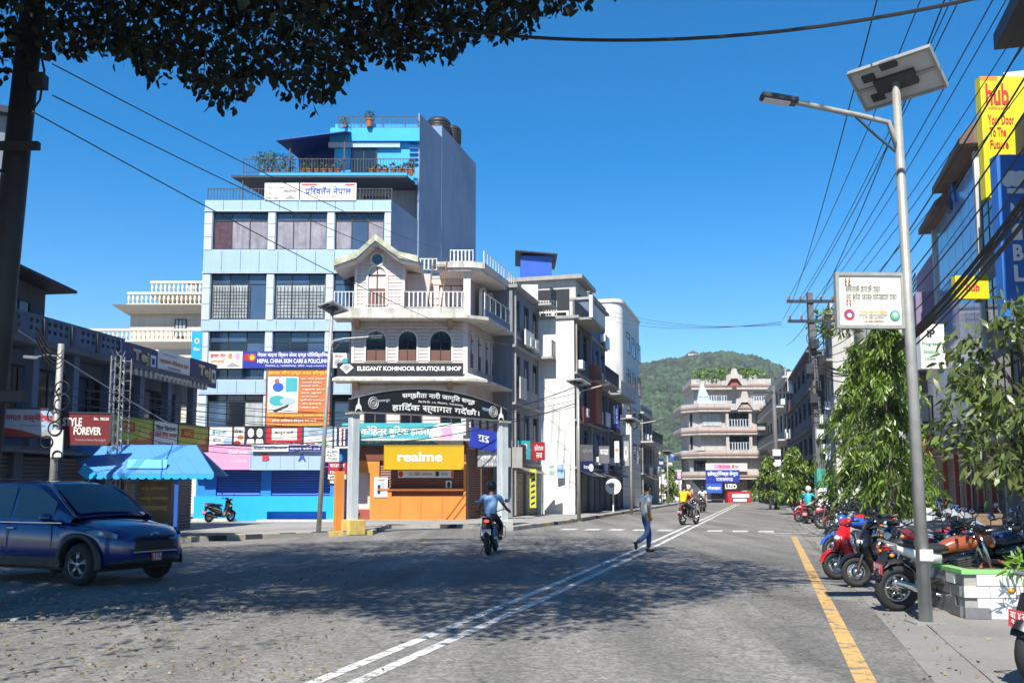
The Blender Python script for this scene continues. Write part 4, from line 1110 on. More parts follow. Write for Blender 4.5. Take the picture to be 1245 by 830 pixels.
# the two front signs turned towards the junction
FT = Frame(tuple(at(75, 594, 26.6))[:2], R(14))
sign(FT, 75, 502, 133, 540, 0, 'maroon_board', 'dark red clothes shop sign with white capital letters on the shaded shop house', [('STYLE', .03,.58,.42,.86,'white_print',.04),('FOREVER', .26,.30,.82,.56,'white_print',.04),('Cosmetics & Fashion Narayangadh', .3,.08,.92,.18,'grey_ink',.02),('Mo. 98550', .66,.78,.97,.88,'white_print',.02)], rim='steel_dark')
FT2 = Frame(tuple(at(5, 594, 25.2))[:2], R(14))
sign(FT2, 4, 497, 67, 531, 0, 'clad_blue', 'pale blue cosmetics sign with red Devanagari word on the shaded shop house', [('ममता कस्मेटिक्स', .06,.52,.97,.86,'red_ink',.05),('यहाँ सबै प्रकारका सामान', .3,.36,.8,.46,'grey_ink',.02)], [(0,.0,1,.3,'red_board','p',[(0,0),(0,.34),(.35,.24),(.7,.05),(.8,0)]),(.72,.05,.95,.3,'grey_ink','p',[(.7,.03),(.8,.3),(.97,.22),(.97,.03)])], rim='steel_dark')
# sliver of a tall neighbour at the frame edge
nb = thing('house', 'grey wall of a tall house at the left edge behind the dark pole', 'house', at(-60, 594, 33), R(28))
MB().box(-4, .0, 0, 9, 0, 13.6).build('wall', M['grey_wall'], nb, loc=(at(-14,594,33).x-at(-60,594,33).x,0,0))
MB().box(-4.3, .25, -.4, 9.2, 13.6, 13.85).build('roof', M['roof_dark'], nb, loc=(at(-14,594,33).x-at(-60,594,33).x,0,0))
MB().box(-1.4, -.1, -.12, -.02, 7.6, 10.0).build('hoarding', M['hub_yellow'], nb, loc=(at(-14,594,33).x-at(-60,594,33).x,0,0))
MB().box(-1.4, -.1, -.12, -.02, 6.2, 7.55).build('hoarding', M['royal_board'], nb, loc=(at(-14,594,33).x-at(-60,594,33).x,0,0))

# ================================================================== cream house with balustrades behind
FK = Frame((0, 56, 0), 0)
ck = thing('house', 'cream stone house with white baluster terraces behind the shaded shop house', 'house', (-22, 56, 0))
def kx(p, y=0): return FK.hit(p, 400, y)[0] + 22
def kz(py, y=0): return FK.hit(180, py, y)[1]
z1, z2, z3 = kz(415), kz(370, 1), kz(358, 2)
mb = MB(); mb.box(kx(95), kx(250), .6, 12, 0, z1); mb.build('lower_wall', M['cream_wall'], ck)
mb = MB(); mb.box(kx(158,2), kx(250,2), 2, 12, z1, z2); mb.build('wall', M['cream_wall'], ck)
mb = MB(); mb.box(kx(192,3), kx(250,3), 3, 12, z2, z3); mb.build('wall', M['cream_wall'], ck)
for (p0, zz, y) in ((88, z1, 0), (134, z2-.0, 1), (177, z3, 1.6)):
    mb = MB(); x0, x1 = kx(p0, y), kx(255, y)
    mb._add([(x0,y,zz),(x1,y,zz),(x1,y+4,zz),(x0,y+4,zz),(x0+.6,y+.7,zz-.45),(x1,y+.7,zz-.45),(x1,y+4,zz-.45),(x0+.6,y+4,zz-.45)],[(3,2,1,0),(4,5,6,7),(0,1,5,4),(1,2,6,5),(2,3,7,6),(3,0,4,7)]); mb.build('slab', M['cream_trim'], ck)
    bal = MB(); bal.lathe([(.07,0),(.045,.1),(.09,.3),(.05,.55),(.07,.62)], 6); bm = bal.mesh('baluster', M['cream_trim'])
    xr = x0+.15 if p0 != 134 else x0+.9
    rr = MB(); rr.box(xr, x1, y+.05, y+.25, zz+.66, zz+.78).box(xr, x1, y+.05, y+.25, zz, zz+.06); ro = rr.build('balustrade', M['cream_trim'], ck)
    n = int((x1-xr)/.27)
    for i in range(n): link(bm, 'baluster', ro, (xr+.1+i*.27, y+.15, zz+.05))
for p, y, zz in ((225, 2.9, z2), (212, 1.9, z1+.0)):
    window(ck, kx(p,y), kx(p+14,y), zz+.6, zz+1.7, y, 3, 0, 'frame_dark', ('glass_white',))
for zz in (4.2, 6.5): window(ck, kx(215), kx(238), zz, zz+1.3, .5, 2, 0, 'frame_dark', ('glass_dark',))

# ================================================================== blue bus shelter
kp0 = gnd(130, 656.5)
FKs = Frame((0, 27.4, 0), R(4)) ; FKs.o = Vector((at(96,594,27.4).x, 27.4, 0))
ks = thing('bus_shelter', 'blue sheet roofed roadside shelter with slim posts standing beside the dark car', 'shelter', FKs.o, FKs.a)
ex0, ze = FKs.hit(106, 577, -.55); ex1, _ = FKs.hit(260, 577, -.55)
rx0, zr = FKs.hit(80, 542, .8); rx1, _ = FKs.hit(238, 545, .8)
mb = MB()
mb._add([(ex0,-.55,ze),(ex1,-.55,ze),(rx1,.8,zr),(rx0,.8,zr),(ex0,-.55,ze+.04),(ex1,-.55,ze+.04),(rx1,.8,zr+.04),(rx0,.8,zr+.04)],[(0,3,2,1),(4,5,6,7),(0,1,5,4),(1,2,6,5),(2,3,7,6),(3,0,4,7)])
mb.build('roof_sheet', M['sheet_blue'], ks)
mb = MB(); lx0, _ = FKs.hit(47, 577, 2.1)
mb._add([(lx0,2.1,ze),(ex1-.2,2.1,ze),(rx1,.83,zr),(rx0,.83,zr),(lx0,2.1,ze+.04),(ex1-.2,2.1,ze+.04),(rx1,.83,zr+.04),(rx0,.83,zr+.04)],[(0,1,2,3),(7,6,5,4),(4,5,1,0),(2,6,7,3),(1,5,6,2),(0,3,7,4)])
mb.build('roof_sheet', M['sheet_blue'], ks, label='rear roof sheet in shade')
mb = MB()
for i in range(9):
    t = i/8; xa = ex0+(ex1-ex0)*t; xb = rx0+(rx1-rx0)*t
    mb.tube([(xa,-.55,ze+.05),(xb,.8,zr+.05)], .012, 4)
mb.build('seam', M['sheet_blue'], ks, kind='stuff')
mb = MB(); n = 15; w_ = (ex1-ex0)/n
for i in range(n):
    x = ex0+i*w_; mb.vprism([(x,ze),(x+w_,ze),(x+w_,ze-.07),(x+w_*.75,ze-.12),(x+w_*.25,ze-.12),(x,ze-.07)], -.575, -.552)
mb.build('valance', M['cyan_blue'], ks)
MB().rbox((ex0+.02,-.62,ze+.06),(.42,.03,.30), 0, 0, R(38)).build('bargeboard', M['cyan_blue'], ks)
MB().box(lx0, ex0, 2.0, 2.06, ze-.08, ze-.0).build('beam', M['cyan_blue'], ks)
qx0, qz1 = FKs.hit(151, 561, -.62); qx1, qz0 = FKs.hit(199, 573, -.62)
MB().rbox(((qx0+qx1)/2,-.32,(qz0+qz1)/2+.08),(qx1-qx0,.03,qz1-qz0), 0, R(-25)).build('nameplate', M['cyan_blue'], ks)
for (p, y) in ((101,-.4),(214,-.4),(97,1.9),(214,1.9)):
    x = FKs.hit(p, 620, y)[0]; MB().box(x-.05,x+.05,y-.05,y+.05,.1,ze+.02).build('post', M['deep_blue'], ks)
px0_ = FKs.hit(102,600,1.6)[0]; px1_ = FKs.hit(150,600,1.6)[0]
bo = MB().box(px0_, px1_, 1.6, 1.66, .55, 1.85).build('back_board', M['maroon_board'], ks, label='dark red back board with faded yellow letters')
for i, s in enumerate(('सूचना', 'केन्द्र')): letters(bo, s, px0_+.2, px1_-.3, 1.45-.32*i, 1.68-.32*i, 1.59, 'gold_ink', .02)
px2_ = FKs.hit(168,600,1.6)[0]; px3_ = FKs.hit(208,600,1.6)[0]
bo = MB().box(px2_, px3_, 1.6, 1.66, .3, 1.8).build('back_board', M['wood_old'], ks, label='brown back board with rows of pale writing')
for i in range(3): letters(bo, ('यात्रु प्रतिक्षालय','भरतपुर नगरपालिका','नारायणगढ')[i], px2_+.1, px3_-.1, 1.5-.3*i, 1.62-.3*i, 1.59, 'gold_ink', .02)
MB().box(px1_+.08, px2_-.08, 1.4, 1.5, .1, 1.7).build('pillar', M['concrete'], ks)
MB().box(px0_, px3_, .9, 1.4, .45, .52).build('bench', M['concrete'], ks)
MB().box(px0_+.2, px0_+.4, 1.0, 1.3, .1, .45).build('bench_leg', M['concrete'], ks); MB().box(px3_-.4, px3_-.2, 1.0, 1.3, .1, .45).build('bench_leg', M['concrete'], ks)

# ================================================================== street houses
def street_house(fr, s0, s1, heights, label, wallm='grey_wall', trimm='concrete', wins=3, y=0.0, depth=9, balc=(), shut='dark_shutter', nshut=3, glass=('glass_dark',), parapet=.8, name='row_house', winw=.62, endm=None, cat='building', chajja=.0, sill=.9, head=.45, bal_rail='steel_dark'):
    """heights: floor levels from the ground up; the first storey has shutters"""
    h = thing(name, label, cat, fr.w(s0, y, 0), fr.a); W = s1-s0; H = heights[-1]
    hs = []
    for k in range(len(heights)-1):
        a, b = heights[k], heights[k+1]; n = wins if not isinstance(wins, (list,tuple)) else wins[k]
        for i in range(n):
            cw = W/n; x = (i+.5)*cw; hs.append((x-cw*winw/2, x+cw*winw/2, a+sill, b-head))
    sh_ = []
    if nshut:
        for i in range(nshut):
            cw = W/nshut; sh_.append((i*cw+.16, (i+1)*cw-.16, .13, heights[0]-.5))
    mb = MB(); wallp(mb, 0, W, 0, H, 0, hs+sh_, .22); mb.face((0,0,H),(W,0,H),(W,depth,H),(0,depth,H)); mb.face((0,depth,0),(0,depth,H),(W,depth,H),(W,depth,0)); mb.build('wall', M[wallm], h)
    mb = MB(); mb.face((0,0,0),(0,0,H),(0,depth,H),(0,depth,0)); mb.face((W,0,0),(W,depth,0),(W,depth,H),(W,0,H)); mb.build('end_wall', M[endm or wallm], h)
    for q in hs: window(h, q[0]+.01, q[1]-.01, q[2]+.01, q[3]-.01, .1, 2 if q[1]-q[0] < 1.7 else 3, .25, 'frame_dark', glass)
    for q in sh_: shutter(h, q[0], q[1], q[2], q[3], .1, M[shut if isinstance(shut, str) else shut[int(q[0]) % len(shut)]])
    for z in heights[:-1]:
        MB().box(-.05, W+.05, -.18-chajja, .0, z-.12, z).build('floor_band', M[trimm], h)
    MB().box(-.12, W+.12, -.3-chajja, depth*.98, H, H+.16).build('roof_slab', M[trimm], h)
    if parapet:
        MB().box(0, W, -.05, .08, H+.16, H+.16+parapet).build('parapet', M[wallm], h)
        MB().box(-.03, W+.03, -.09, .12, H+.16+parapet, H+.22+parapet).build('coping', M[trimm], h)
    dp_ = MB().tube([(W*.04,-.10,.2),(W*.04,-.10,H-.1)], .05, 6).build('drain_pipe', M['concrete'], h)
    for i in range(max(2, nshut)):
        if rnd.random() < .55:
            xa = W*i/max(2,nshut)+.1; xb = W*(i+1)/max(2,nshut)-.1; zt = heights[0]-.35
            mb = MB(); mb._add([(xa,-.1,zt+.15),(xb,-.1,zt+.15),(xb,-1.1,zt-.22),(xa,-1.1,zt-.22),(xa,-.1,zt+.18),(xb,-.1,zt+.18),(xb,-1.1,zt-.19),(xa,-1.1,zt-.19)],[(0,1,2,3),(7,6,5,4),(4,5,1,0),(2,6,7,3),(1,5,6,2),(0,3,7,4)]); mb.build('awning', M[rnd.choice(('grey_shutter','concrete_dark','sheet_blue','tan_shutter','steel_dark'))], h)
    for k in range(len(heights)-1):
        for i in range(2):
            if rnd.random() < .5:
                x = rnd.uniform(.5, W-1.2); z = heights[k]+.25
                a_ = MB().box(x,x+.75,-.38,-.02,z,z+.5).build('air_conditioner', M['white_board'], h, bevel=.02); mb = MB(); mb.torus((x+.48,-.385,z+.25), .17, .012, 16, 4, 'Y'); mb.build('fan_grille', M['steel_dark'], a_)
            if rnd.random() < .6:
                x = rnd.uniform(.3, W-1.6); z = heights[k]+rnd.uniform(-.3,.4); w_ = rnd.uniform(1.0,1.8); hh_ = rnd.uniform(.7,1.2)
                MB().box(x,x+w_,-.34,-.26,z,z+hh_).build('hoarding', M[rnd.choice(('white_board','clad_blue','maroon_board','navy_board','concrete_pale','cream_board','grey_ink'))], h)
    for (k, b0, b1, solid) in balc:
        z = heights[k]
        MB().box(b0*W, b1*W, -1.05, -.0, z-.10, z+.03).build('balcony_slab', M[trimm], h)
        if solid: MB().box(b0*W, b1*W, -1.05, -.95, z+.03, z+.9).build('balcony_wall', M[solid], h)
        else: railing(h, b0*W, b1*W, z+.03, z+.95, -1.0, M[bal_rail], .2, .015)
    return h

FLR = Frame(tuple(road(0, -9.5))[:2], R(90)-ROAD_A)      # left row, facade set back
FLR2 = Frame(tuple(road(0, -7.4))[:2], R(90)-ROAD_A)
FRR = Frame(tuple(road(0, 11.6))[:2], R(270)-ROAD_A)     # right row (x runs towards the camera)
# grey narrow house after the pink one
s0 = FLR.hit(623, 560)[0]; s1 = FLR.hit(656, 560)[0]
hz = [FLR.hit(640, y)[1] for y in (560, 500, 440, 372)]
street_house(FLR, s0, s1, [2.9, 6.0, 9.0, 12.0], 'narrow grey house with tall windows between the pink corner house and a white wall', 'grey_wall', 'concrete', 3, 0, 10, [(2,.82,1.0,None),(3,.76,1.0,None)], 'tan_shutter', 2, ('glass_blue','glass_white'), .0)
h2 = street_house(FLR2, FLR2.hit(699, 560)[0], FLR2.hit(717, 560)[0], [2.8, 5.5, 8.2, 11.3], 'long dark fronted house ending in a huge blank white side wall', 'concrete_dark', 'concrete', 2, 0, 12, [(3,.0,1.0,'white_wall')], ('dark_shutter','grey_shutter'), 2, ('glass_blue','glass_dark'), .9, endm='white_wall')
h3 = street_house(FLR2, FLR2.hit(717.3, 560)[0], FLR2.hit(737, 560)[0], [2.8, 5.5, 8.2, 11.0, 13.3], 'grey blue terrace house with brick bay behind the lamp post', 'old_blue_wall', 'concrete', 3, 0, 11, [(2,.0,.9,None)], ('dark_shutter','grey_shutter'), 3, ('glass_blue','glass_white'), .3)
h4 = street_house(FLR2, FLR2.hit(737.3, 560)[0], FLR2.hit(757, 560)[0], [2.9, 5.6, 8.0], 'low dark shop house with a tin roofed terrace left of the tall white block', 'concrete_dark', 'concrete', 3, 0, 11, [(2,.0,1.0,'concrete_pale')], ('dark_shutter',), 3, ('glass_dark',), .4)
s0, s1 = FLR2.hit(757.3, 560)[0], FLR2.hit(779, 560)[0]
h5 = thing('apartment_block', 'tall plain white block with a rounded top corner on the left row', 'building', FLR2.w(s0, 0, 0), FLR2.a)
Ht = FLR2.hit(768, 383)[1]
pl = [(0, 9),(0,.9)] + [(.9-.9*math.cos(t*math.pi/16), .9-.9*math.sin(t*math.pi/16)) for t in range(1,8)] + [(.9,0),(s1-s0,0),(s1-s0,9)]
mb = MB(); mb.prism(pl, 0, Ht); mb.build('wall', M['white_wall'], h5)
mb = MB(); mb.prism([(p[0]*1.02-.1, p[1]*1.02-.1) for p in pl], Ht, Ht+.25); mb.build('coping', M['cream_trim'], h5)
MB().box(-.25, 1.2, 2.2, 9.2, 0, Ht-1.3).build('side_wing', M['concrete_pale'], h5)
for k in range(4):
    for i in range(3): window(h5, 2.5+i*3.2, 4.4+i*3.2, 3.6+k*2.9, 5.2+k*2.9, -.04, 2, .25, 'frame_dark', ('glass_blue',))
MB().box(1.5, 5, 3, 7, Ht+.25, Ht+1.9).build('roof_room', M['white_wall'], h5)
h6 = street_house(FLR2, FLR2.hit(779.3, 560)[0], FLR2.hit(793, 560)[0], [2.9, 5.6, 8.0], 'small grey shop house beyond the tall white block', 'grey_wall', 'concrete_pale', 4, 0, 11, [(1,.0,1.0,None)], ('dark_shutter','grey_shutter'), 4, ('glass_dark',), .6)
h7 = street_house(FLR2, FLR2.hit(793.3, 560)[0], FLR2.hit(801, 560)[0], [2.9, 5.4], 'last low house of the left row with a pale front', 'concrete_pale', 'concrete_pale', 4, 0, 11, [], ('dark_shutter','grey_shutter'), 4, ('glass_dark',), .5)
# roof storey and terrace pieces above the white side wall
W2 = FLR2.hit(717,560)[0]-FLR2.hit(699,560)[0]
rt = Frame(FLR2.w(FLR2.hit(700,560)[0]+4.2, 0, 0)[:2], FLR2.a)
mb = MB(); mb.box(4.6, W2+4, .8, 11, 11.5, 14.6); mb.build('roof_storey', M['concrete_pale'], h2)
mb = MB(); mb.box(4.2, W2+4.4, .3, 11.4, 14.6, 14.85); mb.build('roof_storey_slab', M['concrete'], h2)
for i in range(3): window(h2, 5.3+i*1.9, 6.6+i*1.9, 12.3, 13.8, .72, 2, 0, 'frame_dark', ('glass_blue',))
MB().box(4.45, 4.62, 1.2, 5, 12.4, 14.0).build('open_bay', M['frame_dark'], h2)
mb = MB()
for i in range(5): mb.box(4.3, 4.42, 1.2+i*.9, 1.35+i*.9, 11.5, 12.5)
mb.box(4.3,4.42,1.2,5.1,12.5,12.6); mb.build('terrace_rail', M['white_wall'], h2, kind='stuff')
mb = MB(); mb.prism([(-.05,-1.1),(.35,-1.1),(.35,-.9),(-.05,-.9)], 11.3, 12.6); mb.build('roof_pier', M['white_wall'], h2)
# terracotta brick bay with its joints on the grey blue house
zb0, zb1 = 5.6, 9.2
bx0 = .1; bay = MB().box(bx0, bx0+2.2, -.38, -.01, zb0, zb1).build('brick_bay', M['red_brown'], h3)
bme = MB().box(.012,.35,0,.02,.01,.18).mesh('brick', M['terracotta'])
for r_ in range(18):
    for i in range(6): link(bme, 'brick', bay, (bx0+.02+i*.36, -.40, zb0+.02+r_*.2))
# blue shed on the roofs
P = at(645, 352, 60); sh_ = thing('roof_shed', 'bright blue sheet walled shed with a sloping roof on the rooftops', 'shed', (P.x, 60, P.z-2))
xa = at(633,330,60).x-P.x; xb = at(671,330,60).x-P.x; zz = at(640,311,60).z-P.z+2
MB().box(xa, xb, 0, 3.4, 0, zz).build('wall', M['royal_board'], sh_)
mb = MB(); n = 12
for i in range(n): x = xa+(xb-xa)*(i+.5)/n; mb.box(x-.02,x+.02,-.03,0,0,zz)
mb.build('wall_rib', M['royal_board'], sh_, kind='stuff')
mb = MB(); mb._add([(xa-.35,-.4,zz+.22),(xb+.35,-.4,zz-.02),(xb+.35,3.8,zz-.02),(xa-.35,3.8,zz+.22),(xa-.35,-.4,zz+.3),(xb+.35,-.4,zz+.06),(xb+.35,3.8,zz+.06),(xa-.35,3.8,zz+.3)],[(0,3,2,1),(4,5,6,7),(0,1,5,4),(1,2,6,5),(2,3,7,6),(3,0,4,7)]); mb.build('roof', M['roof_dark'], sh_)
base = thing('house', 'pale back house with a terrace carrying the bright blue shed', 'house', (P.x, 60.5, 0)); MB().box(xa-.6, xb+2.2, -.7, 7, 0, P.z-2).build('wall', M['concrete_pale'], base)
railing(base, xa-.6, xb+2.2, P.z-2, P.z-1.1, -.6, M['frame_white'], .25, .03)
# white stub wall and balcony between
P = at(648, 365, 55)
st = thing('house', 'white stair block with railing just right of the pink house roof', 'house', (P.x, 55, 0)); 
zs = at(648,346,55).z
MB().box(at(634,346,55).x-P.x, at(654,346,55).x-P.x, 0, 3, 0, zs).build('wall', M['white_wall'], st)
MB().box(at(652,346,55).x-P.x, at(676,346,55).x-P.x, -.4, 4, at(660,386,55).z-.3, at(660,386,55).z).build('balcony_slab', M['concrete'], st)
MB().box(at(654,346,55).x-P.x, at(674,346,55).x-P.x, .2, 4, 0, at(660,386,55).z-.3).build('wall', M['grey_wall'], st)
railing(st, at(654,346,55).x-P.x, at(676,346,55).x-P.x, at(660,386,55).z, at(660,367,55).z, -.35, M['frame_white'], .16, .02)
def vsign(fr, s, y0, z0, w, h, m, label, texts=(), blocks=(), th=.12, ang=None, **k):
    """blade sign standing out from a facade, facing the camera"""
    f2 = Frame(fr.w(s, y0, 0)[:2], 0 if ang is None else ang)
    return sign(f2, 0,0,0,0, 0, m, label, texts, blocks, shape=(0, w, z0, z0+h), th=th, **k)
def at_sign(px0, py0, px1, py1, Y, m, label, texts=(), blocks=(), ang=0.0, **k):
    f2 = Frame((0, Y, 0), 0); x0, z1 = f2.hit(px0, py0); x1, z0 = f2.hit(px1, py1)
    f3 = Frame((x0, Y, 0), ang)
    return sign(f3, 0,0,0,0, 0, m, label, texts, blocks, shape=(0,(x1-x0)/math.cos(ang),z0,z1), **k)
Yr = lambda p: 12409/(935-p)
at_sign(744.5, 492, 752, 520, 62, 'blue_board', 'tall narrow blue sign with stacked white capitals on the left row', [(c, .2,.78-.2*i,.8,.95-.2*i,'white_print',.05) for i,c in enumerate('LEDS')])
at_sign(648, 537, 663, 559, 51, 'red_board', 'dark red shop sign at the end of the grey narrow house', [('होटल', .12,.5,.85,.85,'white_print',.03),('लज', .25,.12,.75,.4,'white_print',.03)], ang=R(30))
at_sign(626, 535, 645, 558, 49.6, 'teal_board', 'dark teal hoarding low on the grey narrow house', [('साडी', .2,.55,.8,.85,'white_print',.03),('सेन्टर', .25,.2,.75,.45,'white_print',.03)], ang=R(35))
at_sign(666, 563, 676, 582, 52, 'white_board', 'white sign with green Devanagari words beside the shutters', [('श्री', .2,.62,.8,.9,'green_ink',.03),('पसल', .15,.2,.85,.5,'green_ink',.03)])
at_sign(677, 564, 686, 581, 53.5, 'clad_blue', 'pale blue sign next to the white green lettered sign', [('मोबाइल', .1,.4,.9,.7,'blue_ink',.03)])
at_sign(644, 570, 652, 617, 48.8, 'lime_board', 'upright yellow sign with black slanted marks beside tan shutters', [], [(.2,.06+.15*i,.8,.16+.15*i,'black_ink','p',[(.2,.06+.15*i),(.8,.11+.15*i),(.8,.17+.15*i),(.2,.12+.15*i)]) for i in range(6)])
at_sign(754, 504, 768, 528, 66, 'white_board', 'pale square hoarding beside the tall narrow blue sign', [('घर', .2,.4,.8,.7,'grey_ink',.03)])
at_sign(769, 548, 776, 564, 72, 'white_board', 'white lightbox with a red mark hanging from the lamp post', [('D', .3,.35,.7,.75,'red_ink',.05)])
at_sign(747, 536, 753, 562, 61, 'white_board', 'upright white banner above the dark shutters', [('सेल', .15,.5,.85,.7,'red_ink',.03)])
at_sign(757, 536, 765, 566, 65, 'grey_ink', 'grey banner with a large pale loop right of the white banner', [], [(.15,.2,.85,.8,'white_board','o',.25),(.3,.4,.7,.7,'grey_ink','o',.3)])
at_sign(728, 542, 741, 563, 58, 'concrete_dark', 'weathered grey hoarding above the shutters left of the white banner', [('कपडा', .1,.5,.9,.8,'white_board',.03)])
at_sign(706, 540, 722, 560, 54.5, 'concrete_dark', 'dusty dark hoarding right of the near lamp post', [('ज्वेलरी', .1,.45,.9,.75,'grey_ink',.03)], ang=R(35))
at_sign(708, 560, 722, 576, 54.2, 'navy_board', 'low navy shop board right of the near lamp post', [('नेपाल', .1,.4,.6,.7,'white_print',.03)], [(.68,.2,.95,.8,'white_board','o',.8)], ang=R(35))
o = MB().lathe([(.001,-.06),(.5,-.06),(.5,.06),(.001,.06)], 24, (0,0,0), 'Y').build('round_sign', M['white_board'], None, loc=at(745.5, 591, 60)); tag(o, 'round white sign with a dark figure on the left pavement', 'sign')
MB().lathe([(.001,-.075),(.2,-.075),(.2,-.06)], 16, (-.1,0,.1), 'Y').build('printed_panel', M['grey_ink'], o)
MB().tube([(0,.1,-at(745.5,591,60).z+.13),(0,.1,.3)], .05, 8).build('post', M['white_board'], o)

# ================================================================== far centre building
FF = Frame((0, 108, 0), R(-3))
FF.o = Vector((at(838,594,108).x, 108, 0))
fb = thing('corner_building', 'four storey pink and white banded building with gable ornaments closing the street', 'building', FF.o, FF.a)
def fz(py, y=0): return FF.hit(890, py, y)[1]
def fx(p, y=0): return FF.hit(p, 540, y)[0]
x0, x1 = 0, fx(944)
lev = [fz(582), fz(556), fz(528), fz(500), fz(472)]
mb = MB(); mb.prism([(.3,1.2),(1.5,.3),(x1-.3,.3),(x1-.3,9),(.3,9)], 0, lev[3]); mb.build('wall', M['pink_white'], fb)
mb = MB(); mb.box(1.0, x1-.8, 2.0, 9, lev[3], lev[4]); mb.build('top_wall', M['pink_white'], fb)
def band(z, o, h1, m1, nm):
    mb = MB(); mb.prism([(.0-o,1.2),(1.3-o*.3,-.1-o),(x1+o*.6,-.1-o),(x1+o*.6,9),(-o,9)], z, z+h1); mb.build(nm, M[m1], fb)
for i, z in enumerate(lev[:4]):
    band(z-.05, .62, .30, 'band_trim', 'band'); band(z+.253, .72, .22, 'brown_trim', 'band_course'); band(z+.476, .62, .36, 'band_trim', 'band')
mb = MB(); mb.box(.6, x1-.2, 1.0, 9, lev[4], lev[4]+.35); mb.build('roof_band', M['band_trim'], fb)
MB().box(.5, x1-.1, .9, 9, lev[4]+.353, lev[4]+.6).build('roof_course', M['brown_trim'], fb); MB().box(.6, x1-.2, 1.0, 9, lev[4]+.603, lev[4]+1.2).build('roof_parapet', M['band_trim'], fb)
for k in range(1, 3):
    z0, z1 = lev[k]+1.0, lev[k+1]-.2
    for a, b, c in ((fx(855), fx(878), 5), (fx(921), fx(940), 4), (fx(884), fx(914), 3)):
        if k == 1 and c == 5: continue
        window(fb, a, b, z0+(.0 if c != 3 else -.3), z1, .18 if c != 3 else .22, c, .0, 'frame_dark' if c != 5 else 'band_trim', ('glass_white','glass_white') if c == 5 else ('glass_dark',))
    MB().box(.36, 1.3, .95, 1.05, z0, z1).build('side_window', M['glass_dark'], fb)
for k in (1, 2):
    for p in (884, 912): MB().box(fx(p)-.16, fx(p)+.16, -.5, -.1, lev[k]+.8, lev[k+1]-.06).build('column', M['band_trim'], fb)
    railing(fb, fx(884)+.2, fx(912)-.2, lev[k]+.84, lev[k]+1.7, -.45, M['clad_white'], .3, .05)
window(fb, fx(843), fx(858), lev[0]+.9, lev[1]-.3, .14, 4, 0, 'frame_dark', ('glass_dark',))
def ornament(cx, zb, s):
    pts = [(-1.3,0),(-1.3,.35),(-.8,.4),(-.75,.8),(-.35,.9),(-.2,1.35),(.2,1.35),(.35,.9),(.75,.8),(.8,.4),(1.3,.35),(1.3,0),(.75,0),(.3,.55),(-.3,.55),(-.75,0)]
    mb = MB(); mb.vprism([(cx+p[0]*s, zb+p[1]*s*1.25) for p in pts], -.95, -.6); mb.build('gable_ornament', M['band_trim'], fb)
    mb = MB(); mb.vprism([(cx+p[0]*s*.8, zb+p[1]*s*1.05) for p in pts[:12]], -.58, -.5); mb.build('gable_field', M['red_brown'], fb)
ornament(fx(905), lev[3]+.1, 1.25); ornament(fx(893), lev[4]+.25, 1.15)
railing(fb, fx(850), fx(884), lev[3]+.84, lev[3]+1.8, -.4, M['clad_white'], .3, .05); railing(fb, fx(914), fx(942), lev[3]+.84, lev[3]+1.7, -.4, M['clad_white'], .3, .05)
mb = MB(); mb._add([(fx(848),-.3,lev[3]+.9),(fx(853),-.3,lev[3]+3.2),(fx(856),-.3,lev[3]+3.2),(fx(866),-.3,lev[3]+.9),(fx(848),.6,lev[3]+.9),(fx(853),.6,lev[3]+3.2),(fx(856),.6,lev[3]+3.2),(fx(866),.6,lev[3]+.9)],[(0,1,2,3),(7,6,5,4),(0,4,5,1),(2,6,7,3),(1,5,6,2),(0,3,7,4)]); mb.build('roof_statue', M['clad_white'], fb, label='pale sloping terrace screen')
MB().box(fx(912,3), fx(922,3), 3, 5, lev[4]+1.2, fz(456,3)).build('stair_room', M['clad_white'], fb)
for i in range(5): MB().box(fx(842+i*22), fx(857+i*22), .24, .4, .13, 2.9).build('shop_opening', M['dark_shutter'], fb)
at_sign(858, 571, 899, 586, 106.6, 'blue_board', 'wide blue shop banner high on the far banded building', [('इलेक्ट्रोनिक्स सेन्टर', .05,.45,.95,.9,'white_print',.03),('नारायणगढ',.3,.1,.8,.35,'white_print',.03)], ang=R(-3))
at_sign(858, 563, 908, 571, 106.7, 'white_board', 'white and pink banner above the wide blue one on the far building', [('नेपाल बैंक', .3,.2,.8,.8,'red_ink',.03)], [(.2,.1,.6,.9,'pink_board')], ang=R(-3))
at_sign(858, 587, 878, 599, 106.5, 'royal_board', 'blue lower sign left of the black brand board on the far building', [('मोबाइल', .1,.3,.9,.7,'white_print',.03)], ang=R(-3))
at_sign(880, 586, 906, 596, 106.5, 'black_board', 'black brand sign with bold white letters above the red shop', [('LIZO', .06,.2,.6,.8,'white_print',.06)], ang=R(-3))
rs_ = thing('shop_stall', 'red painted shop front with a white number plate at the street end', 'shop', at(896,610,106.2)); rs_.location.z = 0
MB().box(at(884,600,106.2).x-at(896,610,106.2).x, at(912,600,106.2).x-at(896,610,106.2).x, -.3, 1.4, 0, at(896,597,106.2).z).build('front', M['red_board'], rs_)
MB().box(-.6, 1.3, -.36, -.3, at(896,604.5,106.2).z, at(896,600,106.2).z).build('grille', M['white_board'], rs_); MB().box(-.5, 1.0, -.36, -.3, at(896,609.5,106.2).z, at(896,606,106.2).z).build('number_plate', M['white_board'], rs_)
leaf_clump('foliage', thing('rooftop_plants', 'row of green plants growing along the far banded roof', 'plants', FF.w(x1/2, 1.5, lev[4]+1.2)), (0,0,.5), (x1*.48,.8,.9), 900, .4, .18, 'leaf_ashoka', 0, 5)
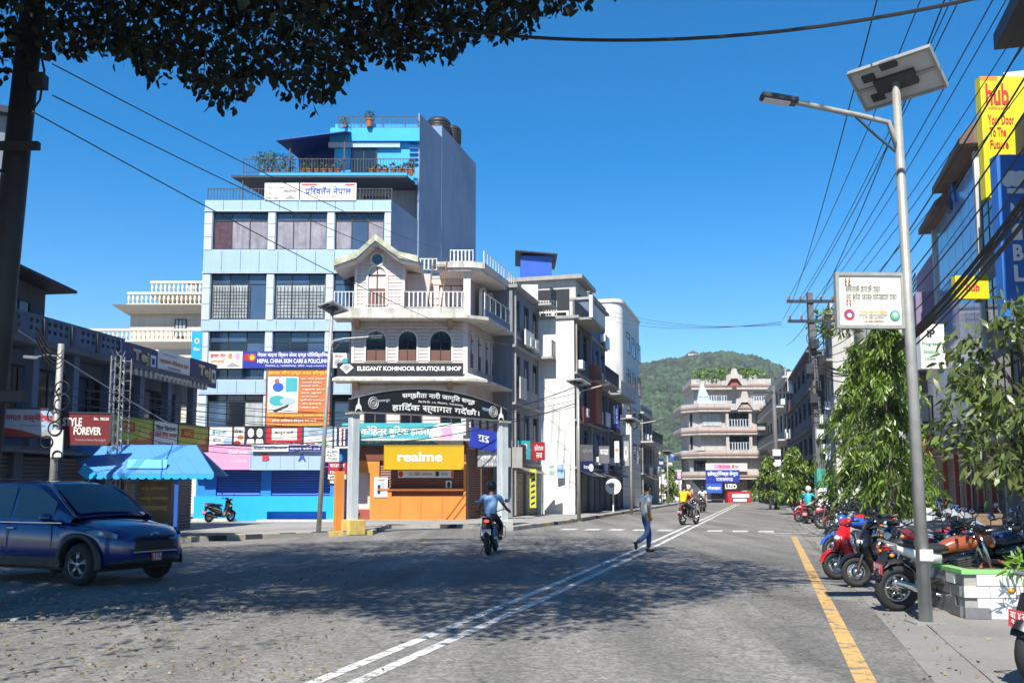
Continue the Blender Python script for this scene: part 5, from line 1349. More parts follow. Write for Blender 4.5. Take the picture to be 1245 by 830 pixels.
# white houses up the side street on the left of it
for i, (p0, p1, yt, Y, m, lb_, gw) in enumerate(((801,835,573,128,'white_wall','white three storey house with blue glass far down the side street',4),(783,801,552,112,'pink_white','narrow pinkish house with signboards left of the far white house',2),(828,846,584,135,'clad_white','pale blue house squeezed between the white house and the banded building',2))):
    hh = thing('house', lb_, 'house', at((p0+p1)/2, 594, Y)); hh.location.z = 0; cx = hh.location.x
    xa, xb, H = at(p0,594,Y).x-cx, at(p1,594,Y).x-cx, at(800,yt,Y).z
    MB().box(xa, xb, 0, 8, 0, H).build('wall', M[m], hh); MB().box(xa-.2, xb+.2, -.3, 8.2, H, H+.25).build('roof', M['concrete_pale'], hh)
    for k in range(max(1, int(H/2.6))):
        for j in range(gw): 
            a = xa+(xb-xa)*(j+.2)/gw; window(hh, a, a+(xb-xa)*.6/gw, k*2.5+.9, k*2.5+2.2, -.05, 2, 0, 'frame_white' if i else 'red_brown', ('glass_blue',))
rk = random.Random(5); seen_ = {}
cols = ['white_board','red_board','white_board','royal_board','white_board','pink_board','white_board','navy_board']
for i in range(16):
    p = 776+i*3.6+rk.uniform(-1,1); yy = rk.uniform(545, 602); Y = 84+i*1.9
    c = cols[i % 8]; wpx = rk.uniform(3.5,6.5); hpx = rk.uniform(6,13)
    f2 = Frame((0, Y, 0), 0); xa, z1 = f2.hit(p, yy); xb, z0 = f2.hit(p+wpx, yy+hpx)
    z0 = max(z0, .5); z1 = max(z1, z0+.5)
    side = ['banner', 'board'][i % 2]; cname = {'white_board':'white','red_board':'red','royal_board':'bright blue','pink_board':'pink','navy_board':'navy'}[c]; seen_[c] = seen_.get(c, 0)+1; ordn = ['leftmost','second','third','fourth','fifth','sixth','seventh','eighth'][seen_[c]-1]
    o = sign(Frame((xa, Y, 0), 0), 0,0,0,0,0,c, '%s %s %s, counting from the left, in the far side street' % (ordn, cname, side), [('पसल', .1,.4,.9,.7,'black_ink' if c == 'white_board' else 'white_print',.04)], shape=(0,xb-xa,z0,z1), group='boards in the far side street')
    MB().box((xb-xa)/2-.04,(xb-xa)/2+.04,.1,.18,-z0,0).build('post', M['steel_dark'], o)

# ================================================================== hill
def vnoise(x, y, s):
    from mathutils import noise as nz
    return nz.fractal(Vector((x*s, y*s, 3.1)), 1.0, 2.0, 5)
rx = np.linspace(-420, 720, 96); ry = np.linspace(230, 900, 60)
prof_px = [(-200,510),(300,482),(600,468),(740,459),(778,452),(800,449),(830,447),(855,444),(880,441),(905,443),(925,448),(945,456),(970,466),(1010,480),(1100,500),(1300,515)]
def ridge_z(x, Y=760):
    p = 622.5 + 1150*x/Y
    py = np.interp(p, [q[0] for q in prof_px], [q[1] for q in prof_px])
    return 1.55 + (594-py)/1150*Y
def hill_z(x, y):
    t = min(1.0, max(0.0, (y-260)/500.0)); t2 = t*t*(3-2*t)*.55+t*.45
    k = 622.5+1150*x/max(y,1); xr = (k-622.5)/1150*760
    z = ridge_z(xr)*t2 + vnoise(x, y, .009)*16*t*(1-t*.6) - 3*(1-t)
    if y > 770: z -= (y-770)*.25
    return z
vs = [(x, y, hill_z(x, y)) for y in ry for x in rx]; nx_ = len(rx)
fs = [(j*nx_+i, j*nx_+i+1, (j+1)*nx_+i+1, (j+1)*nx_+i) for j in range(len(ry)-1) for i in range(nx_-1)]
mb = MB(); mb._add(vs, fs); structure(mb.build('hill', M['hill_ground'], None, True))
# the wood on it: many small rough crowns, nobody could count it
rs = np.random.RandomState(11)
blob = []
ic = MB(); ic.ball((0,0,0), 1.0, 6, 4); bv = np.array(ic.v); bf = ic.f
N = 24000; V = []; Fc = []
cnt = 0
while cnt < N:
    y = 260 + 560*rs.rand()**.8; p = rs.uniform(560, 1140); x = (p-622.5)/1150*y
    z = hill_z(x, y); r = rs.uniform(.7, 2.6)*(.75+.35*(y/700))
    if rs.rand() < .25 and vnoise(x, y, .02) < -.1: continue
    q = bv*np.array([r, r, r*rs.uniform(.8,1.35)])*(1+rs.uniform(-.4,.4,(len(bv),1))) + np.array([x, y, z+r*.45])
    b = cnt*len(bv); V.append(q); Fc += [tuple(b+i for i in f) for f in bf]; cnt += 1
me = bpy.data.meshes.new('forest'); me.from_pydata(np.concatenate(V).tolist(), [], Fc); me.materials.append(M['forest'])
me.polygons.foreach_set('use_smooth', [True]*len(me.polygons)); me.update()
o = link(me, 'forest', kind='stuff'); tag(o, 'dense dark green wood covering the hill behind the town', 'forest')

for i, (p, y_) in enumerate(((842, 438),)):
    Yh = (735, 560, 600)[i]; q = at(p, y_, Yh); zz = hill_z(q.x, Yh)
    ho = thing('house', ('tiny white house on the wooded ridge', 'tiny pale house on the left slope of the hill', 'tiny pale house on the right slope of the hill')[i], 'house', (q.x, Yh, zz-1), 0, 'houses on the hill')
    MB().box(-4,4,-3,3,0,7).build('wall', M['white_wall'], ho); mb = MB(); mb.vprism([(-4.6,7),(4.6,7),(0,9.4)], -3.5, 3.5); mb.build('roof', M['roof_brown'], ho)
# ================================================================== right hand row
def rx(p, y=0): return FRR.hit(p, 560, y)[0]
def rz_(py, p, y=0): return FRR.hit(p, py, y)[1]
# glass fronted block with the yellow signs
x0, x1 = rx(1146), rx(1204); W = x1-x0
gb = fthing(FRR, 'glass_building', 'tall blue glass fronted block with brown eaves on the right side of the street', 'building', x0)
H = 15.2
mb = MB(); mb.box(0, W, .25, 10, 3.4, H); mb.box(0, W, .9, 10, 0, 3.4); mb.build('wall', M['concrete_pale'], gb)
nc, nr = 6, 5
gz0, gz1 = 5.9, H-.2
for i in range(nc):
    for j in range(nr):
        MB().box(.35+i*(W-.7)/nc+.03, .35+(i+1)*(W-.7)/nc-.03, .10, .16, gz0+j*(gz1-gz0)/nr+.03, gz0+(j+1)*(gz1-gz0)/nr-.03).build('pane', M['glass_sky'], gb)
for a_ in (.0, W-.32): MB().box(a_,a_+.32,-.03,.25,3.4,H).build('edge_pier', M['concrete_pale'], gb)
mb = MB(); mb.box(.33, W-.33, .17, .24, gz0, gz1); mb.build('mullion_backing', M['frame_dark'], gb)
zl = rz_(200, 1172); ml = rx(1172)-x0
mb = MB(); mb.vprism([(ml-.9,zl-1.0),(ml-.1,zl+1.0),(ml+.15,zl+1.0),(ml+.1,zl+.2),(ml-.2,zl-1.0)], -.02, .09); mb.build('emblem', M['navy_board'], gb)
mb = MB(); mb.vprism([(ml+.2,zl+.8),(ml+.9,zl-1.0),(ml+.3,zl-.7),(ml+.1,zl-.2)], -.02, .09); mb.build('emblem', M['royal_board'], gb)
for k, (a, b, zb, zt, o_) in enumerate(((-.6, W*.42, H-.2, H+1.5, .55), (W*.40, W+.4, H+.5, H+2.6, .6))):
    mb = MB(); mb._add([(a,-o_,zb),(b,-o_,zb),(b,1.5,zt),(a,1.5,zt),(a,-o_,zb-.28),(b,-o_,zb-.28),(b,1.5,zb-.28),(a,1.5,zb-.28)],[(0,1,2,3),(7,6,5,4),(4,5,1,0),(5,6,2,1),(6,7,3,2),(7,4,0,3)]); mb.build('eave', M['roof_brown'], gb)
    MB().box(a, b-.2, 1.2, 6, zb-.25, zt+.5).build('attic', M['white_wall'], gb)
n = 4
for i in range(n):
    MB().box(.1+i*(W/n)-.08, .1+i*(W/n)+.10, .5, .7, .13, 3.38).build('post', M['red_brown'], gb)
    shutter(gb, .1+i*(W/n)+.12, .1+(i+1)*(W/n)-.12, .13, 3.1, .8, M[('grey_shutter','dark_shutter')[i % 2]])
MB().box(-.05, W+.05, -.5, .9, 3.3, 3.42).build('awning', M['concrete_dark'], gb)
def rsign(p0, p1, yt, yb, y, m, label, texts=(), blocks=(), **k):
    return sign(FRR, 0,0,0,0, y, m, label, texts, blocks, shape=(rx(p0,y), rx(p1,y), rz_(yb,p0,y), rz_(yt,p0,y)), **k)
rsign(1139, 1172, 458, 497, -.3, 'white_board', 'large blank white board low on the blue glass block', [], [(.02,.03,.98,.05,'grey_ink')], th=.2)
rsign(1172.5, 1186, 441, 480, -.3, 'green_band', 'faded green board beside the large blank white one', [], [(.05,.04,.95,.08,'white_board')], th=.2)
rsign(1151, 1189, 493, 521, -.5, 'white_board', 'lower white board with faint grey lines under the blank white one', [], [(.02,.4,.98,.43,'grey_ink'),(.02,.7,.98,.72,'grey_ink')], th=.2)
# block in front of it (towards the camera)
x2, x3 = rx(1204.5), rx(1420)
nb2 = fthing(FRR, 'bank_building', 'dark fronted bank block at the right edge with a black overhanging slab', 'building', x2)
W = x3-x2
mb = MB(); mb.box(0, W, .1, 9, 3.4, 14.0); mb.box(0, W, .8, 9, 0, 3.4); mb.build('wall', M['concrete_dark'], nb2)
for i in range(4):
    shutter(nb2, .3+i*(W/4), (i+1)*(W/4)-.1, .13, 3.0, .72, M['grey_shutter' if i != 1 else 'dark_shutter'])
    MB().box(i*(W/4)-.02, i*(W/4)+.26, .45, .75, .13, 3.38).build('pier', M['concrete'], nb2)
    for j in range(3): window(nb2, .5+i*(W/4), (i+1)*(W/4)-.4, 4.6+j*3.1, 6.5+j*3.1, .02, 3, .25, 'frame_dark', ('glass_blue','glass_dark'))
MB().box(10.2, W+.1, -1.4, 1, 14.9, 15.4).build('roof_slab', M['roof_dark'], nb2); MB().box(-.2, W, -.6, .8, 3.28, 3.42).build('awning', M['concrete'], nb2)
# blade signs
at_sign(1191, 93, 1258, 240, 31.5, 'hub_yellow', 'tall bright yellow shop sign with red lettering and a lantern picture', 
        [('hub', .10,.76,.58,.94,'red_ink',.03), ('COFFEE & BAKERY', .14,.725,.6,.745,'red_ink',.02), ('Your Door', .12,.60,.66,.68,'red_ink',.02), ('To The', .14,.50,.48,.575,'red_ink',.02), ('Future', .14,.40,.52,.47,'red_ink',.02)],
        [(.0,.965,.36,1,'orange_ink'),(.38,.1,.66,.28,'white_board','p',[(.38,.1),(.36,.26),(.68,.26),(.66,.1)]),(.32,.26,.74,.36,'grey_ink','p',[(.30,.27),(.52,.36),(.76,.27)]),(.45,.1,.47,.26,'grey_ink'),(.58,.1,.6,.26,'grey_ink')], th=.35)
at_sign(1211, 188, 1262, 388, 27.5, 'nibl_blue', 'tall blue bank sign with stacked white capitals hanging over the pavement',
        [(c, .34,.60-.125*i,.66,.70-.125*i,'white_print',.06) for i,c in enumerate('NIBL')] + [('Nepal Investment Bank', .16,.06,.95,.085,'white_print',.02), ('ATM 24 hours service', .2,.035,.9,.055,'white_print',.02), ('Branch Narayangadh', .25,.01,.85,.028,'white_print',.02)],
        [(.0,.10,1,.11,'white_board')] + [(.22+.13*i,.80+.03*(i%2),.42+.13*i,.87+.03*(i%2),'white_board','o',1.0) for i in range(4)] + [(.28,.76,.8,.79,'white_board')], th=.4)
at_sign(1161, 335, 1203, 363, 33.5, 'hub_yellow', 'small square yellow shop sign with red word below the glass front', [('hub', .32,.32,.72,.66,'red_ink',.04)], [(.0,.0,.36,1,'hub_yellow')], th=.3)
at_sign(1118, 394, 1150, 448, 37, 'white_board', 'white box sign with green words on the stair building behind the lamp post',
        [('iP', .28,.70,.62,.88,'black_ink',.06), ('Progressive', .05,.50,.95,.60,'green_ink',.03), ('Educational', .12,.34,.75,.43,'green_ink',.03), ('Update', .16,.17,.6,.27,'green_ink',.03)], th=.4)
# purple stair building and its neighbours
x4, x5 = rx(1092), rx(1145.5)
pb = fthing(FRR, 'stair_building', 'purple grey building with an outside stair railing behind the lamp post', 'building', x4)
W = x5-x4
mb = MB(); mb.box(0, W, .3, 9, 3.3, 9.6); mb.box(0, W, 1.0, 9, 0, 3.3); mb.build('wall', M['white_wall'], pb)
mb = MB(); mb.vprism([(0,8.2),(W,9.2),(W,11.6),(0,9.6)], -.9, .28); mb.build('stair_side', M['purple_wall'], pb)
mb = MB(); mb.box(W*.5, W, .4, 8, 9.6, 14.2); mb.build('upper_wall', M['purple_wall'], pb)
mb = MB()
for i in range(14): x = .1+i*(W-.2)/13; z = 9.6+(x/W)*2; mb.box(x-.02,x+.02,-.88,-.84,z,z+1.0)
for d in (.45,.72,.98): mb.vprism([(0,9.6+d),(W,11.6+d),(W,11.64+d),(0,9.64+d)], -.89, -.83)
mb.build('railing', M['steel_dark'], pb)
for i in range(3): window(pb, .7+i*W/3, 1.8+i*W/3, 4.5, 6.6, .22, 1, 0, 'frame_dark', ('glass_white',))
MB().box(-.1, W+.05, -.9, .3, 3.3, 4.25).build('fascia', M['red_board'], pb); letters(pb, 'पसल', W*.35, W*.75, 3.5, 4.0, -.91, 'white_print', .03)
for i in range(4):
    shutter(pb, .15+i*W/4, (i+1)*W/4-.1, .13, 3.1, .9, M['grey_shutter' if i % 2 else 'dark_shutter'])
    MB().box(i*W/4-.09, i*W/4+.12, .7, .95, .13, 3.28).build('post', M['green_band' if i == 1 else 'red_brown'], pb)
street_house(FRR, rx(1062), rx(1091.5), [3.0, 6.2, 9.3, 12.0], 'grey concrete building with a planted roof behind the drooping trees', 'concrete', 'concrete_pale', 3, 0, 10, [(1,.0,1.0,None)], ('dark_shutter','grey_shutter'), 3, ('glass_dark',), .9)
FRC = Frame(tuple(road(64.5,6.9))[:2], R(270)-ROAD_A)
hc = street_house(FRC, 0, 6.6, [3.0, 6.0, 9.0, 11.6], 'tall pale concrete building partly hidden by the utility pole', 'concrete_pale', 'concrete', 2, 0, 8, [(2,.0,1.0,'concrete')], ('dark_shutter','grey_shutter'), 2, ('glass_dark','glass_blue'), .6)
MS2 = Matrix.Translation((6.6, 0, 0)) @ Matrix.Rotation(R(90), 4, 'Z')
for k in range(3):
    for i in range(2): w_ = window(hc, 1.2+i*3.4, 2.6+i*3.4, 3.9+k*3.0, 5.3+k*3.0, -.03, 2, .25, 'frame_dark', ('glass_dark',)); w_.matrix_local = MS2
FRN = Frame((24.8, 85), math.atan2(-.977, -.2124))
nb3 = street_house(FRN, 0, 23.0, [3.0, 5.6, 8.2, 10.6], 'dark building wrapped in black netting behind the utility pole', 'old_dark_wall', 'concrete_dark', 6, 0, 10, [], ('dark_shutter',), 6, ('glass_dark',), .3)
FRP = Frame((28.6, 106), math.atan2(-21, -3.8))
street_house(FRP, 0, 20.8, [3.0, 6.0, 9.0, 11.6], 'pale house with dark windows far along the right row', 'pink_white', 'concrete_pale', 6, 0, 10, [(1,.0,1.0,None),(2,0,1,None)], ('dark_shutter','grey_shutter'), 6, ('glass_dark',), .6)
at_sign(957, 452, 969, 478, 79, 'white_board', 'tilted white hoarding high on the dark netted building', [('सेवा', .2,.4,.8,.7,'grey_ink',.03)], ang=R(-40))
leaf_clump('foliage', thing('rooftop_plants', 'leafy green plants growing on the concrete roof behind the drooping trees', 'plants', at(1015, 392, 50)), (0,0,0), (1.6,1.2,.8), 420, .3, .12, 'leaf_ashoka', 0, 15)

# ================================================================== lamp posts and poles
def solar_lamp(p, H, label, lean=(0,0), arm=(-2.0, .35), panel=(1.5,.9), pz=None, rot=0, r=.075, armz=None, group='solar street lamps', tilt=R(32), pnrot=0.0):
    t = thing('street_lamp', label, 'street lamp', p, rot, group)
    lx_, ly_ = lean
    MB().tube([(0,0,-.05),(lx_*.5,ly_*.5,H*.5),(lx_,ly_,H)], [r*1.25, r, r*.8], 12).build('pole', M['galv'], t, True)
    MB().box(-.18,.18,-.18,.18,0,.02).build('base_plate', M['galv'], t)
    az = armz or H*.80; a0 = Vector((lx_*az/H, ly_*az/H, az)); ax, ad = arm; s = 1 if ax > 0 else -1
    MB().tube([a0, a0+Vector((s*.12,0,.42)), a0+Vector((s*.45,0,.50)), a0+Vector((ax*.75,0,.5+ad*.6)), a0+Vector((ax*.8,0,.5+ad*.66))], .035, 8).build('arm', M['galv'], t, True)
    MB().tube([a0+Vector((s*.05,0,.05)), a0+Vector((s*.28,0,.25)), a0+Vector((s*.55,0,.52))], .018, 6).build('brace', M['steel_dark'], t)
    hd = MB(); hd.rbox((a0.x+ax*.9, 0, az+.5+ad*.78), (abs(ax)*.28, .17, .07), 0, 0, -math.atan2(ad*.2, ax*.2) if ax > 0 else math.atan2(ad*.2, -ax*.2)); h_ = hd.build('lamp_head', M['steel_dark'], t, bevel=.015)
    MB().rbox((a0.x+ax*.92, 0, az+.455+ad*.80), (abs(ax)*.2, .12, .015), 0, 0, -math.atan2(ad*.2, ax*.2) if ax > 0 else math.atan2(ad*.2, -ax*.2)).build('lens', M['lamp_lens'], h_)
    pe = Matrix.Translation((lx_, ly_, H)) @ Matrix.Rotation(pnrot, 4, 'Z') @ Matrix.Rotation(tilt, 4, 'X')
    w, d = panel
    mb = MB(); mb.M = pe; mb.box(-w/2, w/2, -d/2, d/2, .05, .075); pn = mb.build('solar_panel', M['pv_back'], t)
    mb = MB(); mb.M = pe
    for k in range(2):
        for i in range(4): mb.box(-w/2+.03+i*(w-.06)/4+.006, -w/2+.03+(i+1)*(w-.06)/4-.006, -d/2+.03+k*(d-.06)/2+.006, -d/2+.03+(k+1)*(d-.06)/2-.006, .076, .082)
    mb.build('cell', M['pv_cell'], pn, kind='stuff')
    mb = MB(); mb.M = pe; q = .03
    mb.box(-w/2-q,w/2+q,-d/2-q,-d/2,.02,.09).box(-w/2-q,w/2+q,d/2,d/2+q,.02,.09).box(-w/2-q,-w/2,-d/2,d/2,.02,.09).box(w/2,w/2+q,-d/2,d/2,.02,.09).box(-w/2,w/2,-.02,.02,.02,.049); mb.build('panel_frame', M['galv'], pn)
    mb = MB(); mb.M = pe; mb.box(-.25,.25,-.1,.1,-.02,.045).box(-.1,.1,-.3,-.2,.0,.045); mb.build('mount', M['steel_dark'], t)
    mb = MB(); mb.M = pe
    for sy in (-.25, .25): mb.box(-w*.38, -w*.22, sy*d*1.1-.05, sy*d*1.1+.05, .02, .048)
    mb.build('junction_box', M['steel_dark'], pn, kind='stuff')
    return t
g0 = gnd(1126, 757)
topP = at(1089, 100, g0.y)
lampR = solar_lamp((g0.x, g0.y, 0), topP.z, 'tall galvanised solar lamp post in front of the parked motorcycles', lean=(topP.x-g0.x, 0), arm=(-1.62, .28), panel=(.98,.54), rot=0, armz=at(1089,189,g0.y).z, r=.062, tilt=R(-36), pnrot=R(-47))
MB().box(-.075,.075,-.10,-.07,.72,.85).build('sticker', M['white_board'], lampR)
# hoarding fixed to the lamp post
bd = at_sign(1019, 335, 1098, 395, g0.y-.02, 'cream_board', 'cream city hoarding with red and black Devanagari lines fixed to the lamp post',
    [('“', .09,.84,.18,.95,'red_ink',.04), ('हरियाली बनाऔं शहर', .10,.70,.66,.80,'black_ink',.025), ('पुरा हुनेछ रहरहरु स्वच्छको शहर', .10,.54,.92,.64,'black_ink',.025), ('”', .10,.42,.18,.5,'red_ink',.04), ('भरतपुर महानगरपालिका', .30,.20,.76,.30,'orange_ink',.025), ('४ नं. वडा कार्यालय', .36,.11,.70,.17,'black_ink',.02), ('नारायणगढ, चितवन', .38,.03,.68,.08,'red_ink',.02)],
    [(.09,.10,.22,.32,'red_ink','o',1),(.115,.14,.195,.28,'blue_ink','o',1),(.135,.15,.175,.24,'white_board','o',1),(.82,.10,.95,.30,'teal_ink','o',1),(.84,.13,.93,.27,'green_paint','o',1),(.85,.18,.92,.25,'white_board','o',1.2)], th=.05, rim='galv', ang=R(2))
# street lamp by the pale blue block
g1 = gnd(387, 650.5); tp = at(404, 376, g1.y)
l1 = solar_lamp((g1.x, g1.y, .0), tp.z, 'slim leaning solar lamp post in front of the orange billboard', lean=(tp.x-g1.x, 0), arm=(1.75,.10), panel=(1.0,.62), armz=at(404,417,g1.y).z-.35, r=.07, tilt=R(-22), pnrot=R(-50))
for (pxb, pyb, ptop, lab, Y, arm) in ((704, 634, 466, 'solar lamp post in front of the dark row, nearest of the far three', None, 1.3), (768, 626.5, 512, 'solar lamp post before the tall white block, second of the far three', None, 1.7), (812, 612, 550, 'small distant solar lamp post standing out against the green hill', 88, 3.0)):
    gg = gnd(pxb, pyb) if Y is None else Vector((at(pxb,594,Y).x, Y, 0)); zt = at(pxb, ptop, gg.y).z
    solar_lamp((gg.x, gg.y, 0), zt, lab, arm=(arm*1.15, .3), panel=(1.0,.62), armz=zt*.88, r=.075, tilt=R(-20), pnrot=R(-50))
# dark steel pole at the left edge
lp0 = Vector((at(-30, 594, 12).x, 12, 0)); lpt = at(47, -60, 12)
dp = thing('utility_pole', 'thick dark steel pole with a short cross arm at the left edge', 'utility pole', lp0)
L0 = lpt-lp0
MB().tube([(0,0,-.1), L0*.5, L0*1.05], [.20,.172,.14], 16).build('pole', M['pole_black'], dp, True)
def onp(z): return Vector((L0.x*z/L0.z, 0, z))
za = at(60,186,12).z
MB().box(-.65,.42,-.30,-.22,za-.05,za+.05).build('cross_arm', M['pole_black'], dp, loc=(onp(za).x,0,0))
MB().tube([onp(za)+Vector((-.3,-.15,0)), onp(za-.2)+Vector((-.25,-.15,0)), onp(za-.35)+Vector((-.02,-.16,0))], .02, 6).build('brace', M['pole_black'], dp)
zc = at(60,55,12).z
MB().tube([onp(zc)+Vector((.17,-.1,0)), onp(zc-.4)+Vector((.30,-.1,0)), onp(zc-.8)+Vector((.28,-.1,0)), onp(zc-1.0)+Vector((.16,-.1,0))], .016, 6).build('loop_cable', M['wire_black'], dp)
MB().box(.14,.32,-.22,-.05,zc-.65,zc-.47).build('clamp', M['pole_black'], dp, loc=(onp(zc).x,0,0))
MB().box(-.1,.62,-.4,-.3,at(30,485,12).z-.07,at(30,485,12).z+.07).build('bracket', M['pole_black'], dp, loc=(onp(2.3).x,0,0))
# utility pole with two cross arms on the right
g2 = Vector((at(999, 594, 45).x, 45, 0)); tz = at(985, 356, 45).z; tl = at(984,356,45).x-g2.x
up = thing('utility_pole', 'tall concrete utility pole with two dark cross arms and a painted foot', 'utility pole', g2)
def pbox(zb, zt_, w0, w1, nm, m):
    mb = MB(); 
    def c(z): return tl*z/tz
    mb._add([(c(zb)-w0,-w0,zb),(c(zb)+w0,-w0,zb),(c(zb)+w0,w0,zb),(c(zb)-w0,w0,zb),(c(zt_)-w1,-w1,zt_),(c(zt_)+w1,-w1,zt_),(c(zt_)+w1,w1,zt_),(c(zt_)-w1,w1,zt_)],[(0,3,2,1),(4,5,6,7),(0,1,5,4),(1,2,6,5),(2,3,7,6),(3,0,4,7)])
    return mb.build(nm, M[m], up)
pbox(0, 1.6, .24, .22, 'painted_foot', 'white_board'); pbox(1.6, 2.5, .221, .21, 'painted_band', 'green_band'); pbox(2.5, tz, .20, .12, 'pole', 'concrete_dark')
for py_ in (367, 391):
    z = at(985, py_, 45).z; MB().box(-1.15, 1.15, -.2, -.08, z-.07, z+.07).build('cross_arm', M['steel_dark'], up, loc=(tl*z/tz,0,0))
    for x in (-1.05, -.5, .5, 1.05): MB().lathe([(.03,0),(.07,.03),(.05,.08),(.08,.12),(.04,.2),(.001,.22)], 8, (tl*z/tz+x,-.14,z+.07)).build('insulator', M['brown_trim'], up)
for i, (dx, z) in enumerate(((.0,8.2),(.3,7.4),(-.3,7.0),(.15,6.2),(-.2,5.6),(.2,4.6),(.0,3.9),(.25,3.2))):
    MB().box(dx-.18, dx+.18, -.42, -.2, z, z+.45).build('meter_box', M['white_board' if i > 4 else 'steel_dark'], up, loc=(tl*z/tz,0,0))
rk = random.Random(4)
for i in range(9):
    z = rk.uniform(4, 9); mb = MB(); rr = rk.uniform(.2,.45)
    mb.torus((tl*z/tz+rk.uniform(-.25,.25), -.35+rk.uniform(-.1,.1), z), rr, .018, 14, 4, 'Y'); mb.build('cable_coil', M['wire_black'], up)
g3 = Vector((at(944, 594, 74).x, 74, 0))
p2 = thing('utility_pole', 'darker utility pole with tangled cables farther along the right row', 'utility pole', g3)
MB().tube([(0,0,0),(.05,0,5),(.0,0,9.6)], [.2,.17,.13], 10).build('pole', M['concrete_dark'], p2, True); MB().box(-1.6,1.6,-.12,-.02,9.0,9.15).build('cross_arm', M['steel_dark'], p2)
for z in (2.5,3.3,4.1): MB().box(-.3,.3,-.4,-.2,z,z+.5).build('meter_box', M['white_board'], p2)
# pole out of frame on the right that the wires run to
g4 = Vector((6.4, 7.6, 0)); p3 = thing('utility_pole', 'concrete utility pole carrying the wire bundle over the motorcycles', 'utility pole', g4)
MB().tube([(0,0,0),(0,0,11)], [.2,.13], 10).build('pole', M['concrete'], p3, True); MB().box(-1.1,1.1,-.1,.02,10.2,10.34).build('cross_arm', M['steel_dark'], p3)
# lattice mast and lamp pole before the shaded shop house
g5 = FL.w(lx(141,-1.0), -1.0, 0)
lm = thing('lattice_mast', 'slim lattice mast with a ladder frame before the shaded shop house', 'mast', g5)
zt5 = at(147, 433, g5.y).z
for sx_ in (-.14,.14):
    for sy_ in (-.14,.14): MB().tube([(sx_,sy_,.1),(sx_,sy_,zt5)], .025, 6).build('leg', M['steel'], lm)
mb = MB(); n = int(zt5/.34)
for i in range(n):
    z = .2+i*.34
    for a, b in (((-.14,-.14),(.14,-.14)),((.14,-.14),(.14,.14)),((.14,.14),(-.14,.14)),((-.14,.14),(-.14,-.14))): mb.tube([(a[0],a[1],z),(b[0],b[1],z+.34)], .013, 4)
mb.build('lacing', M['steel'], lm, kind='stuff')
ldr = thing('ladder', 'narrow steel ladder standing beside the lattice mast', 'ladder', FL.w(lx(151,-.9), -.9, 0))
for s in (-.16,.16): MB().tube([(s,0,.1),(s,0,zt5)], .02, 6).build('rail', M['steel'], ldr)
rg = MB().tube([(-.16,0,0),(.16,0,0)], .014, 5).mesh('rung', M['steel'])
for i in range(int(zt5/.3)): link(rg, 'rung', ldr, (0,0,.3+i*.3))
g6 = FL.w(lx(68,-1.2), -1.2, 0); zt6 = at(77, 418, g6.y).z
bp = thing('utility_pole', 'short service pole hung with cable coils before the shaded shop house', 'utility pole', g6)
MB().tube([(0,0,0),(.05,0,zt6)], [.11,.08], 10).build('pole', M['galv'], bp, True)
MB().tube([(.05,0,zt6-.35),(-.25,-.15,zt6-.3),(-.42,-.25,zt6-.38)], .02, 6).build('arm', M['steel'], bp)
MB().rbox((-.58,-.32,zt6-.40),(.34,.14,.07), R(30)).build('lamp_head', M['steel'], bp); MB().rbox((-.58,-.32,zt6-.445),(.26,.10,.012), R(30)).build('lens', M['lamp_lens'], bp)
for i in range(6): mb = MB(); mb.torus((rk.uniform(-.2,.25),-.16,zt6-1.2-.35*i), rk.uniform(.12,.24), .02, 14, 4, 'Y'); mb.build('cable_coil', M['wire_black'], bp)
MB().box(-.02,.28,-.14,-.08,at(77,530,g6.y).z-.55,at(77,530,g6.y).z+.15).build('notice', M['white_board'], bp)

# ================================================================== welcome arch
pA = gnd(428, 650); pB = Vector((at(611,594,36.6).x, 36.6, 0)); AV = (pB-pA); AL = Vector((AV.x,AV.y,0)).length; AA = math.atan2(AV.y, AV.x)
ar = thing('welcome_arch', 'black curved welcome board with white Devanagari words on two tall painted pillars', 'arch', (pA.x,pA.y,0), AA)
FA = Frame((pA.x,pA.y), AA)
zL = at(428, 502, pA.y).z
for nm, x, s in (('pillar', 0, .15), ('pillar', AL, .16)):
    MB().box(x-s, x+s, -s, s, .1, zL+.02).build(nm, M['pole_paint'], ar, bevel=.02)
    MB().box(x-s*1.5, x+s*1.5, -s*1.5, s*1.5, zL-.05, zL+.02).build('pillar_cap', M['concrete'], ar)
q = MB().box(-.33,.33,-.33,.33,0,.52).build('pillar_base', M['kerb_yellow'], ar, bevel=.03)
MB().box(AL-.3,AL+.3,-.3,.3,.0,.35).build('pillar_base', M['concrete_pale'], ar, bevel=.03)
pb_ = MB().box(-.55,-.24,.15,.3,.13,2.15).build('side_wall', M['orange_paint'], ar)
def arc(t, k): 
    """board edge height: 0 lower, 1 upper"""
    c = 1-(2*t-1)**2
    return (zL+.03+c*.04) if k == 0 else (zL+.47+c*.56)
N_ = 22; e0, e1 = -.18, AL+.18
lo = [(e0+(e1-e0)*i/N_, arc(i/N_,0)) for i in range(N_+1)]; hi = [(e0+(e1-e0)*i/N_, arc(i/N_,1)) for i in range(N_+1)]
mb = MB(); mb.vprism(lo+hi[::-1], -.06, .06); brd = mb.build('board', M['black_board'], ar)
mb = MB()
for i in range(N_):
    for s_ in (lo, hi): a, b = s_[i], s_[i+1]; mb.vprism([(a[0],a[1]-.02),(b[0],b[1]-.02),(b[0],b[1]+.02),(a[0],a[1]+.02)], -.085, .085)
mb.build('rim', M['steel'], brd)
